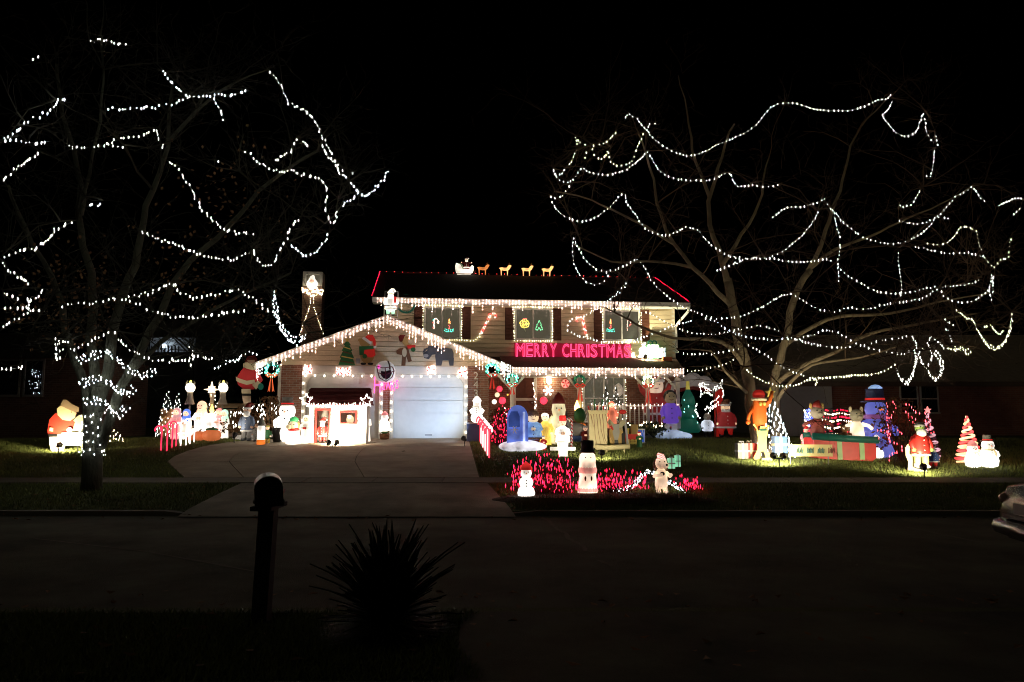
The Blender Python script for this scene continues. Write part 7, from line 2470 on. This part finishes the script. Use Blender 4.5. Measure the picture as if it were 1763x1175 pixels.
mb = MB(); mb.box(bx0, bx1, -.01, .01, bz0, bz1); mb.build('panel', mat('banner_yellow', (.70, .58, .28), .6, .06), t)
for k in range(4):
    xa = bx0 + .18 + k * .26
    m = MB()
    for j in range(5):
        m.tube([(xa + j * .035, -.013, (bz0 + bz1) / 2 - .07 + .01 * (j % 2)), (xa + j * .035 + .015, -.013, (bz0 + bz1) / 2 + .04 + .03 * ((j + k) % 2))], .012, 4)
    m.build('printed_mark', P_dred if k == 3 else P_dgreen, t)
for x in (bx0 + .03, bx1 - .1):
    mb = MB(); mb.tube([(x, .02, -.05), (x, .02, bz0 + .1)], .012, 5); mb.build('stake', M_metal, t)

# flag of lights
FD = G(1420, 790).y + 1.5
b = at(1385, 760, FD); b.z = gz(FD)
t = T('flag_of_lights', 'stars and stripes flag made of blue, red and white bulbs behind the red sleigh box', 'flag', b)
fr = MB()
K = FD / FOC
zb0, zb1 = at(1400, 758, FD).z - b.z, at(1400, 704, FD).z - b.z
fr.tube([(0, 0, 0), (0, 0, zb1)], .012, 5); fr.tube([(88 * K, 0, 0), (88 * K, 0, zb1)], .012, 5)
for k in range(9):
    zz = zb0 + (zb1 - zb0) * k / 8
    fr.tube([(0, 0, zz), (88 * K, 0, zz)], .005, 3)
fr.build('frame', P_black, t)
bb_, bw, br_ = MB(), MB(), MB()
for i in range(6):
    for j in range(6):
        p = ((2 + i * 4) * K, 0, zb1 - .06 - j * .09 + .03 * math.sin(i))
        (bb_ if (i + j) % 3 else bw).bulbs([p, (p[0] + .03, 0, p[2] - .03)], .015, .04)
for r_ in range(9):
    for i in range(26):
        x = (26 if r_ < 6 else 0) * K + i * (62 if r_ < 6 else 88) * K / 26
        if random.random() < .75:
            (br_ if r_ % 2 == 0 else bw).bulbs([(x + random.uniform(-.01, .01), 0, zb1 - .05 - r_ * (zb1 - zb0) / 9 + .02 * math.sin(i * .5))], .011, .034)
bb_.build('blue_bulbs', L_BLUE, t, kind='stuff'); bw.build('white_bulbs', L_WARM, t, kind='stuff'); br_.build('red_bulbs', L_RED, t, kind='stuff')

# present sleigh inflatable
b = G(1462, 795)
K = b.y / FOC
t = T('present_sleigh', 'long red inflatable present box with green ribbons and a dark green rim', 'inflatable', b, R(-3))
x0, x1, zt_ = -57 * K, 46 * K, 36 * K
mb = MB(); mb.prism([(x0, .18), (x0 + .1, .08), (x1 - .12, .0), (x1, .1), (x1, zt_ - .02), (x0, zt_ + .06)], 0, .8)
mb.build('box', glow('lit_red_nylon', (.55, .03, .025), .10), t)
for px in (-15, 22):
    mb = MB(); mb.prism([((px - 4) * K, .05), ((px + 4) * K, .05), ((px + 4) * K, zt_), ((px - 4) * K, zt_)], -.02, -.002); mb.build('ribbon', glow('lit_sage_nylon', (.25, .36, .14), .25), t)
mb = MB(); mb.tube([(x0 - .05, -.02, zt_ + .1), (0, -.05, zt_ + .04), (x1 + .05, -.02, zt_ + .0)], .09, 8); mb.tube([(x0, .8, zt_ + .1), (x1, .8, zt_ + .02)], .09, 8); mb.build('rim', P_dgreen, t, True)


def rider(label, px, py, h, coat, face, ears, hat=None, em=True):
    p = at(px, py, b.y + .3)
    r_ = T('sleigh_passenger', label, 'inflatable', p, 0, 'passengers in the red present sleigh')
    mb = MB(); mb.lathe([(.16 * h, 0), (.20 * h, .1 * h), (.17 * h, .38 * h), (.10 * h, .5 * h)], n=14); mb.build('body', coat, r_, True)
    mb = MB(); mb.ell((0, -.02 * h, .66 * h), (.19 * h, .17 * h, .19 * h)); mb.ell((.02, -.19 * h, .62 * h), (.08 * h, .07 * h, .06 * h)); mb.build('head', face, r_, True)
    eyes(r_, .06 * h, -.17 * h, .72 * h, .02 * h)
    for k in (-1, 1):
        mb = MB(); mb.ell((k * .16 * h, 0, .84 * h), (.05 * h, .03 * h, .09 * h)); mb.build('ear', ears, r_, True)
        mb = MB(); mb.tube([(k * .15 * h, 0, .42 * h), (k * .3 * h, -.05, .38 * h), (k * .42 * h, -.05, .28 * h)], [.06 * h, .05 * h, .05 * h], 7); mb.build('arm', coat, r_, True)
    if hat:
        mb = MB(); mb.tube([(0, 0, .8 * h), (.02, 0, .93 * h), (.07 * h, 0, 1.0 * h)], [.16 * h, .09 * h, .03 * h], 9); mb.build('hat', hat, r_, True)
    return r_


rider('grey faced passenger in a red cap at the flag end of the present sleigh', 1408, 752, .95, mat('dull_red', (.25, .05, .045), .6, .1), mat('grey_face2', (.32, .27, .22), .6, .1), P_tan, P_dred)
rider('cream mouse eared passenger lit from inside at the far end of the present sleigh', 1476, 756, .92, glow('lit_cream_nylon', (1, .78, .55), .8), mat('olive_face', (.38, .34, .26), .6, .1), P_cream)
rider('small brown bear passenger in the middle of the present sleigh', 1455, 762, .55, mat('bear_nylon', (.3, .15, .07), .6, .1), mat('bear_nylon', (.3, .15, .07)), P_brown)
p = G(1397, 788)
t = figure('lit_penguin', 'small glowing pink and white figure in a red cap at the banner', 'figure', p + Vector((0, .3, .22)), .62, G_pink, G_red, G_skin, None, None, robe=True, wide=1.3)

# blue snowman with red light net, green elf and friends
b = G(1534, 792); b.y += .7
snowman('snowman', 'big inflatable snowman glowing blue violet with a dark top hat', b, S(118, b) / .98, glow('lit_violet_nylon', (.20, .24, .90), .25), mat('navy_hat', (.03, .04, .10), .6, .1, em=.05), glow('lit_plum_nylon', (.3, .1, .3), .3), balls=3, cat='inflatable')
mb = MB(); t = T('hat_glint', 'pale blue lit patch on top of the big blue snowman', 'lamp', b + Vector((0, -.05, S(118, b) + .0)))
mb.lathe([(.17, 0), (.18, .03), (.10, .1), (.01, .12)], n=14); mb.build('cap', glow('lit_sky_nylon', (.35, .55, 1), .35), t, True)
b = G(1563, 800); b.y += .25
t = T('red_net', 'tangled curtain of red lights over a shrub beside the blue snowman', 'lit bush', b)
bm, wm = MB(), MB()
for k, p in enumerate(([(1526, 690), (1527, 710), (1529, 735), (1533, 755)], [(1533, 690), (1540, 698), (1546, 706)], [(1528, 715), (1533, 722), (1538, 705)], [(1556, 697), (1566, 699), (1576, 706), (1583, 715)], [(1556, 706), (1564, 714), (1574, 722), (1583, 728)], [(1560, 718), (1570, 726), (1580, 736)], [(1588, 722), (1596, 726), (1602, 732)], [(1594, 720), (1598, 740), (1604, 748)], [(1540, 740), (1550, 744), (1556, 748)], [(1508, 745), (1516, 742), (1524, 744)], [(1536, 760), (1546, 766), (1556, 770)], [(1528, 796), (1536, 782), (1548, 778), (1556, 776)], [(1560, 762), (1568, 758), (1578, 760)], [(1590, 706), (1597, 716), (1602, 728)], [(1526, 740), (1530, 750), (1536, 765)], [(1594, 742), (1602, 738), (1606, 744)], [(1509, 750), (1514, 756)])):
    P = smooth_path([at(x, y, b.y) - b for x, y in p], .06)
    wm.tube(P, .006, 3, cap=False)
    bm.bulbs(along(P, .075, .025), .015, .042)
wm.build('wire', W_WIRE, t)
bm.build('bulbs', lamp('rose_red_bulb', (1, .07, .09), 7), t, kind='stuff')
b = G(1568, 800); b.y += .45
shrub('shrub', 'bare brown shrub under the curtain of red lights', b, .7, 1.5, M_rust, 380)
b = G(1584, 814)
t = figure('green_elf', 'green faced elf in red coat with a grey cap, floodlit on the lawn', 'elf', b + Vector((.05, 0, .1)), S(84, b) * 1.02, P_red, P_lgrey, mat('elf_green', (.28, .42, .10), .6, .1), P_white, P_white, mat('elf_leg', (.62, .66, .22), .6, .1), P_white, arms='down', hat_kind='cap')
t = T('sack_cutout', 'white dog and grey sack cutout leaning beside the green faced elf', 'cutout', G(1573, 812))
cutout(t, 1573, 812, G(1573, 812).y, [('sack', [(1562, 770), (1568, 762), (1582, 766), (1587, 785), (1583, 808), (1568, 806)], P_grey), ('dog', [(1560, 772), (1566, 764), (1571, 766), (1568, 776), (1576, 786), (1577, 795), (1574, 812), (1562, 810), (1564, 796), (1560, 785)], P_cream), ('foot', [(1574, 800), (1592, 800), (1595, 812), (1574, 812)], P_white)], .02)
t = T('gnome', 'tiny white bearded gnome with blue sleeves behind the green faced elf', 'gnome', G(1607, 806))
b = G(1607, 806)
figure('', '', '', None, S(40, b), P_blue, P_dred, P_skin, P_white, P_white, P_red, P_lgrey, owner=t, wide=1.4)
flood('small floodlight before the green faced elf', G(1592, 824), G(1584, 814) + Vector((0, .3, .4)), 110, (1, .88, .55), 160)
b = G(1517, 790); b.y += .2
snowman('lit_snowman', 'overbright white snowman with blue scarf in front of the present sleigh end', b, S(36, b) * 1.15, G_whiteb, G_white, P_blue, balls=2, brim=False)
b = G(1613, 792); b.y += .3
spiral_tree('spiral_tree', 'mauve and white spiral tree with a pink star behind the green faced elf', b, S(80, b), S(17, b), glow('mauve_band', (.85, .48, .55), .6), mat('mauve_dark', (.12, .06, .10), .6, .1), turns=6, star=G_pink)
b = G(1680, 802)
spiral_tree('spiral_tree', 'red and cream spiral tree standing behind the two glowing snowmen', b + Vector((0, .25, 0)), S(86, b), S(22, b), glow('red_band', (1, .07, .07), 1.3), glow('cream_band', (1, .70, .34), 1.2), turns=6)
b = G(1676, 805)
snowman('lit_snowman', 'overbright snowman with a pinkish cap and curled arm under the red spiral tree', b, S(48, b) * 1.0, G_whiteb, G_pink, G_white, balls=2, brim=False)
b = G(1703, 805)
snowman('lit_snowman', 'overbright round snowman with a grey top hat beside the red spiral tree', b, S(56, b) * 1.02, G_whiteb, P_lgrey, G_cream, balls=2)

# ------------------------------------------------------------------ front bed by the kerb
red_bush('wide mass of red lit twigs behind the little stacked snowman', 936, 850, 124, 66, 210, 11)
red_bush('low mass of red lit twigs between bell snowman and puppy', 1066, 846, 104, 36, 130, 12)
red_bush('small end clump of red lit twigs past the lit arch', 1184, 846, 50, 28, 46, 13)
b = G(906, 860)
snowman('lit_snowman', 'overbright stacked snowman with a red flame like cap at the kerb bed', b, S(64, b) * 1.0, G_whiteb, G_red, None, balls=3, brim=False, arms=False)
b = G(1012, 850)
K = b.y / FOC
t = T('bell_snowman', 'tall glowing bell shaped snowman with a wide black top hat in the kerb bed', 'snowman', b)
mb = MB(); mb.lathe([(.20, 0), (.20, .05), (.165, .35), (.18, .45), (.16, .6), (.17, .68), (.15, .76), (.09, .82), (.02, .835)], n=20); mb.build('body', glow('lit_warm_white', (1, .74, .54), 1.0), t, True)
mb = MB(); mb.lathe([(.175, .40), (.19, .46), (.17, .52)], n=18); mb.build('scarf', glow('lit_blush', (1, .40, .32), .7), t, True)
mb = MB(); mb.lathe([(.19, .03), (.21, .06), (.19, .12)], n=18); mb.build('base_band', MATS['lit_blush'], t, True)
for k in (-1, 1):
    mb = MB(); mb.ell((k * .06, -.155, .30), (.02, .02, .05)); mb.build('coal_mark', P_brown, t, True)
    mb = MB(); mb.ell((k * .05, -.145, .71), .016, 6, 4); mb.build('eye', P_black, t, True)
mb = MB(); mb.lathe([(.16, .80), (.165, .82), (.135, .825), (.125, .90), (.13, 1.04), (.0, 1.05)], (0, .0, 0), n=18); mb.build('hat', P_black, t, True)
b = G(1139, 850)
t = T('puppy_figure', 'glowing white puppy in a striped red cap holding green gifts in the kerb bed', 'dog', b)
h = S(70, b)
mb = MB(); mb.lathe([(.10, .12 * h), (.13, .2 * h), (.12, .42 * h), (.08, .58 * h)], n=14); mb.build('body', glow('lit_puppy', (1, .68, .46), .65), t, True)
mb = MB(); mb.ell((0, -.02, .72 * h), (.12, .13, .12)); mb.ell((.05, -.13, .68 * h), (.075, .09, .06)); mb.build('head', MATS['lit_puppy'], t, True)
mb = MB(); mb.ell((.07, -.225, .70 * h), .024, 8, 5); mb.build('nose', P_black, t, True)
eyes(t, .045, -.125, .77 * h, .014)
for k in (-1, 1):
    mb = MB(); mb.ell((k * .115, .03, .68 * h), (.03, .06, .11)); mb.build('ear', P_brown, t, True)
    mb = MB(); mb.tube([(k * .06, 0, .2 * h), (k * .07, -.01, .08 * h)], .05, 8); mb.ell((k * .07, -.06, .05 * h), (.05, .09, .035)); mb.build('leg', MATS['lit_puppy'], t, True)
    mb = MB(); mb.tube([(k * .10, 0, .5 * h), (k * .16, -.08, .42 * h), (k * .08 + .08, -.16, .46 * h)], [.04, .035, .035], 7); mb.build('arm', MATS['lit_puppy'], t, True)
mb = MB(); mb.tube([(0, .0, .80 * h), (.0, .02, .9 * h), (-.06, .03, .95 * h)], [.11, .07, .03], 9); mb.build('cap', stripe_mat('cap_stripes', (1, .25, .2), (1, .75, .65), 9, .8), t, True)
mb = MB(); mb.ell((.0, -.12, .48 * h), (.05, .03, .04)); mb.build('bow_tie', P_black, t, True)
gift('gift_box', 'small green gift held up beside the glowing puppy', b + Vector((.20, -.02, .60 * h)), .13, .1, .2, glow('lit_jade', (.25, .65, .4), .6), P_white)
gift('gift_box', 'narrow pale green gift behind the one held by the glowing puppy', b + Vector((.34, .04, .64 * h)), .10, .1, .22, MATS['lit_jade'], P_white)
b2 = b + Vector((0, .12, 0))
K = b2.y / FOC
t = T('light_arch', 'arching hoop of cold white lights over dry grass at the puppy feet', 'light string', b2)
P = [((x - 1139) * K, 0, (850 - y) * K) for x, y in ((1058, 850), (1075, 847), (1092, 838), (1108, 824), (1118, 815), (1130, 818), (1150, 828), (1165, 838), (1180, 850))]
wm, bm = MB(), MB()
for dy in (-.08, 0, .06, .12, .18):
    q = smooth_path([(x, y + dy, z + random.uniform(-.02, .03)) for x, y, z in P], .08)
    wm.tube(q, .01, 4)
    bm.bulbs(along(q, .055, .025), .013, .026)
wm.build('hoop', W_WIRE, t); bm.build('bulbs', lamp('ice_bulb', (.85, .93, 1), 6), t, kind='stuff')
# dry ornamental grass clumps in the bed
M_dry = mat('dry_grass', (.20, .15, .075), .9, .35, 3)
for px, py, r, lab in ((1118, 864, .5, 'clump of dry tan grass under the lit arch'), (1170, 866, .4, 'clump of dry tan grass at the end of the lit arch'), (1030, 870, .55, 'clump of dry grass at the kerb before the bell snowman'), (935, 872, .5, 'clump of dry grass at the kerb before the stacked snowman')):
    b = G(px, py)
    t = T('dry_clump', lab, 'grass clump', b)
    mb = MB()
    for _ in range(420):
        a, q = random.uniform(0, 6.28), random.random() ** .5 * r
        x, y = math.cos(a) * q, math.sin(a) * q * .6
        hh_ = random.uniform(.15, .42) * (1 - .5 * q / r)
        dx, dy = random.gauss(0, .1), random.gauss(0, .1)
        mb.add([(x - .005, y, -.02), (x + .005, y, -.02), (x + dx, y + dy, hh_)], [(0, 1, 2)])
    mb.build('blades', M_dry, t, kind='stuff')
b = G(1040, 866)
mb = MB()
n_ = 22
vs = []
for i in range(n_):
    a = 2 * PI * i / n_
    vs.append((2.3 * math.cos(a), .85 * math.sin(a) * (1 if math.sin(a) > 0 else .62), 0))
top = [(x * .8, y * .8, .09) for x, y, z in vs]
mb.add(vs + top + [(0, 0, .12)], [(i, (i + 1) % n_, n_ + (i + 1) % n_, n_ + i) for i in range(n_)] + [(n_ + i, n_ + (i + 1) % n_, 2 * n_) for i in range(n_)])
o_ = mb.build('mulch_bed', mat('mulch', (.055, .032, .02), .95, .4, 9, 1.0, 60), kind='structure')
o_.location = (b.x, 14.25, gz(14.25) - .02)

# ------------------------------------------------------------------ foreground
b = at(449, 1056, 6.15); b.z = gz(b.y)
t = T('mailbox', 'black mailbox on a leaning black post with caught light painted white on its rounded top', 'mailbox', b)
ptop = at(463, 868, 6.15) - b
mb = MB()
w_ = .062
x1_, y1_, z1_ = ptop
mb.add([(-w_, -w_, -.1), (w_, -w_, -.1), (w_, w_, -.1), (-w_, w_, -.1), (x1_ - w_, y1_ - w_, z1_), (x1_ + w_, y1_ - w_, z1_), (x1_ + w_, y1_ + w_, z1_), (x1_ - w_, y1_ + w_, z1_)],
       [(0, 3, 2, 1), (4, 5, 6, 7), (0, 1, 5, 4), (1, 2, 6, 5), (2, 3, 7, 6), (3, 0, 4, 7)])
mb.build('post', mat('black_wood', (.010, .010, .010), .8, .2), t)
bw_, bz = .108, ptop.z
lean = .018
prof = [(-bw_, 0), (bw_, 0), (bw_, .15)] + [(bw_ * math.cos(a), .15 + .085 * math.sin(a)) for a in np.linspace(.25, PI - .25, 9)] + [(-bw_, .15)]
mb = MB(); mb.prism(prof, -.22, .2); o_ = mb.build('box', mat('black_enamel', (.012, .012, .012), .35, .2), t); o_.location = (ptop.x, ptop.y, bz); o_.rotation_euler = (0, R(-4), R(19))
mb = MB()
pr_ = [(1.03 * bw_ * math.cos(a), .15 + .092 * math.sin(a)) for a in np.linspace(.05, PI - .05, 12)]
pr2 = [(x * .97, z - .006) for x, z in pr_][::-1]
mb.prism(pr_ + pr2, -.225, .205); o_ = mb.build('top_highlight', mat('painted_highlight', (.80, .77, .70), .3, .06), t); o_.location = (ptop.x, ptop.y, bz); o_.rotation_euler = (0, R(-4), R(19))  # pale shell over the black top paints in the house light it reflects
mb = MB(); mb.box(-.085, .085, -.2, .22, -.035, -.002); o_ = mb.build('bracket', MATS['black_wood'], t); o_.location = (ptop.x, ptop.y, bz)
mb = MB(); mb.box(.112, .122, -.05, -.02, .02, .09); mb.box(.112, .122, -.05, .03, .09, .12); o_ = mb.build('flag', mat('flag_red', (.4, .05, .04), .5, .1), t); o_.location = (ptop.x, ptop.y, bz)
for k in (-1, 1):
    mb = MB(); mb.ell((k * .118, .0, .02), (.016, .02, .022), 8, 5); o_ = mb.build('reflector', M_metal, t, True); o_.location = (ptop.x, ptop.y, bz)

# yucca: one leaf mesh family, each leaf an object
b = at(665, 1085, 5.75); b.z = gz(b.y)
t = T('yucca', 'dark spiky yucca clump beside the mailbox at the street edge', 'plant', b)
leaf_meshes = []
for k in range(8):
    mb = MB()
    L = .40 + .04 * k
    bend = .03 + .05 * (k % 4)
    ring = []
    for i in range(6):
        u = i / 5
        wdt_ = .021 * (1 - u) ** .7 * (.6 + 1.2 * min(1, u * 4)) + .0008
        ring.append((L * u, -bend * u * u, wdt_))
    vs = []
    for x, z, w2 in ring:
        vs += [(x, -w2, z + .004), (x, 0, z - .004), (x, w2, z + .004)]
    fs = []
    for i in range(5):
        o = i * 3
        fs += [(o, o + 1, o + 4, o + 3), (o + 1, o + 2, o + 5, o + 4)]
    mb.add(vs, fs)
    lo = mb.build('leaf', mat('yucca_leaf', (.022, .03, .016), .75, .3, 5), t)
    leaf_meshes.append(lo.data)
    lo.rotation_euler = (0, -R(20 + 9 * k), k * .8)
for i in range(285):
    o_ = bpy.data.objects.new('leaf', random.choice(leaf_meshes))
    COL.objects.link(o_)
    o_.parent = t
    u = (i + .5) / 285
    el = R(8 + 80 * u ** .65 + random.uniform(-6, 6))
    o_.rotation_euler = (random.uniform(-.4, .4), -el, i * 2.399)
    o_.location = (random.uniform(-.05, .05), random.uniform(-.05, .05), .08 + .10 * u)
    s_ = random.uniform(.85, 1.12) * (.72 + .3 * min(1, u * 2.2))
    o_.scale = (s_, s_, s_)

sk = MB()
for i in range(900):
    a, q = random.uniform(0, 6.28), random.random() ** .6
    r0_, r1_ = .04 + .1 * q, .18 + .42 * q
    z0_, z1_ = .30 * (1 - q) + .05, max(.0, .34 * (1 - q) + random.uniform(-.05, .12))
    a2 = a + random.gauss(0, .12)
    w_ = .008
    sk.add([(math.cos(a) * r0_ - math.sin(a) * w_, math.sin(a) * r0_ + math.cos(a) * w_, z0_), (math.cos(a) * r0_ + math.sin(a) * w_, math.sin(a) * r0_ - math.cos(a) * w_, z0_), (math.cos(a2) * r1_, math.sin(a2) * r1_, z1_)], [(0, 1, 2)])
sk.build('dead_leaf_skirt', MATS['yucca_leaf'], t, kind='stuff')

# the end of a silver car parked in the street at the frame edge
CD = 9.6
cb = at(1700, 930, CD); cb.z = 0
t = T('parked_car', 'silver grey saloon car parked in the street, only its tail in view', 'car', (5.66, 8.2, 0), R(-8))
M_car = mat('silver_paint', (.20, .20, .185), .22, .05, 3, metal=.7)
LEN, WID = 4.6, 1.78
sec = [(0.02, .42, .72, .74), (.10, .30, .90, .80), (.45, .26, .985, .85), (1.0, .24, 1.0, .88), (2.2, .24, 1.0, .89), (3.2, .24, .98, .89), (4.1, .26, .86, .85), (4.5, .32, .70, .74), (4.6, .40, .60, .66)]
mb = MB()
vs, fs = [], []
NN = 12
for x, z0, z1, hw in sec:
    ring = [(-hw * .92, z0), (-hw, z0 + .12), (-hw * 1.01, (z0 + z1) / 2), (-hw * .97, z1 - .10), (-hw * .86, z1), (-hw * .4, z1 + .025), (hw * .4, z1 + .025), (hw * .86, z1), (hw * .97, z1 - .10), (hw * 1.01, (z0 + z1) / 2), (hw, z0 + .12), (hw * .92, z0)]
    vs += [(x, y, z) for y, z in ring]
for i in range(len(sec) - 1):
    for j in range(NN):
        fs.append((i * NN + j, (i + 1) * NN + j, (i + 1) * NN + (j + 1) % NN, i * NN + (j + 1) % NN))
fs += [tuple(range(NN)), tuple(range(len(vs) - 1, len(vs) - NN - 1, -1))]
mb.add(vs, fs); body = mb.build('body', M_car, t, True)
mb = MB()
gs = [(.62, .99, .72), (1.35, 1.42, .60), (2.5, 1.44, .60), (3.35, 1.0, .72)]
vs = []
for x, z, hw in gs:
    vs += [(x, -hw, z), (x, hw, z)]
lo_ = [(.62, -.72, .97), (.62, .72, .97), (3.35, -.72, .97), (3.35, .72, .97)]
mb.add(vs + lo_, [(0, 1, 3, 2), (2, 3, 5, 4), (4, 5, 7, 6), (8, 0, 2, 4, 6, 10), (9, 11, 7, 5, 3, 1)])
mb.build('cabin_glass', M_dglass, t)
mb = MB(); mb.add([(1.35, -.6, 1.425), (1.35, .6, 1.425), (2.5, .6, 1.445), (2.5, -.6, 1.445), (1.3, -.62, 1.40), (1.3, .62, 1.40), (2.55, .62, 1.42), (2.55, -.62, 1.42)], [(0, 3, 2, 1), (0, 1, 5, 4), (1, 2, 6, 5), (2, 3, 7, 6), (3, 0, 4, 7)]); mb.build('roof', M_car, t)
mb = MB(); mb.tube([(.22, -.80, .46), (-.01, -.66, .45), (-.05, 0, .45), (-.01, .66, .45), (.22, .80, .46)], [.09, .10, .10, .10, .09], 8); mb.build('bumper', M_car, t, True)
mb = MB(); mb.box(-.045, .02, -.55, .55, .565, .60); mb.build('bumper_gap', P_black, t)
for k in (-1, 1):
    mb = MB(); mb.ell((.12, k * .70, .76), (.12, .12, .075), 10, 7); mb.build('tail_light', mat('tail_lens', (.30, .22, .16), .1, .1, spec=.8), t, True)
    for x in (.95, 3.65):
        w2 = MB(); w2.tube([(x, k * .88, .31), (x, k * .70, .31)], .31, 18); wh = w2.build('wheel', M_black, t)
        w2 = MB(); w2.tube([(x, k * .893, .31), (x, k * .881, .31)], .2, 14); w2.build('rim', M_metal, wh)
mb = MB(); mb.box(-.07, -.035, -.24, .24, .63, .75); mb.build('plate', mat('plate_white', (.5, .5, .45), .5, .05), t)

# blue white floodlight that washes the bright garage door
flood('small cold floodlight at the lawn edge aimed at the bright garage door', G(800, 770), HM @ Vector(((XC + XD) / 2 - .1, .1, 1.2)), 330, (.52, .70, 1), 66)
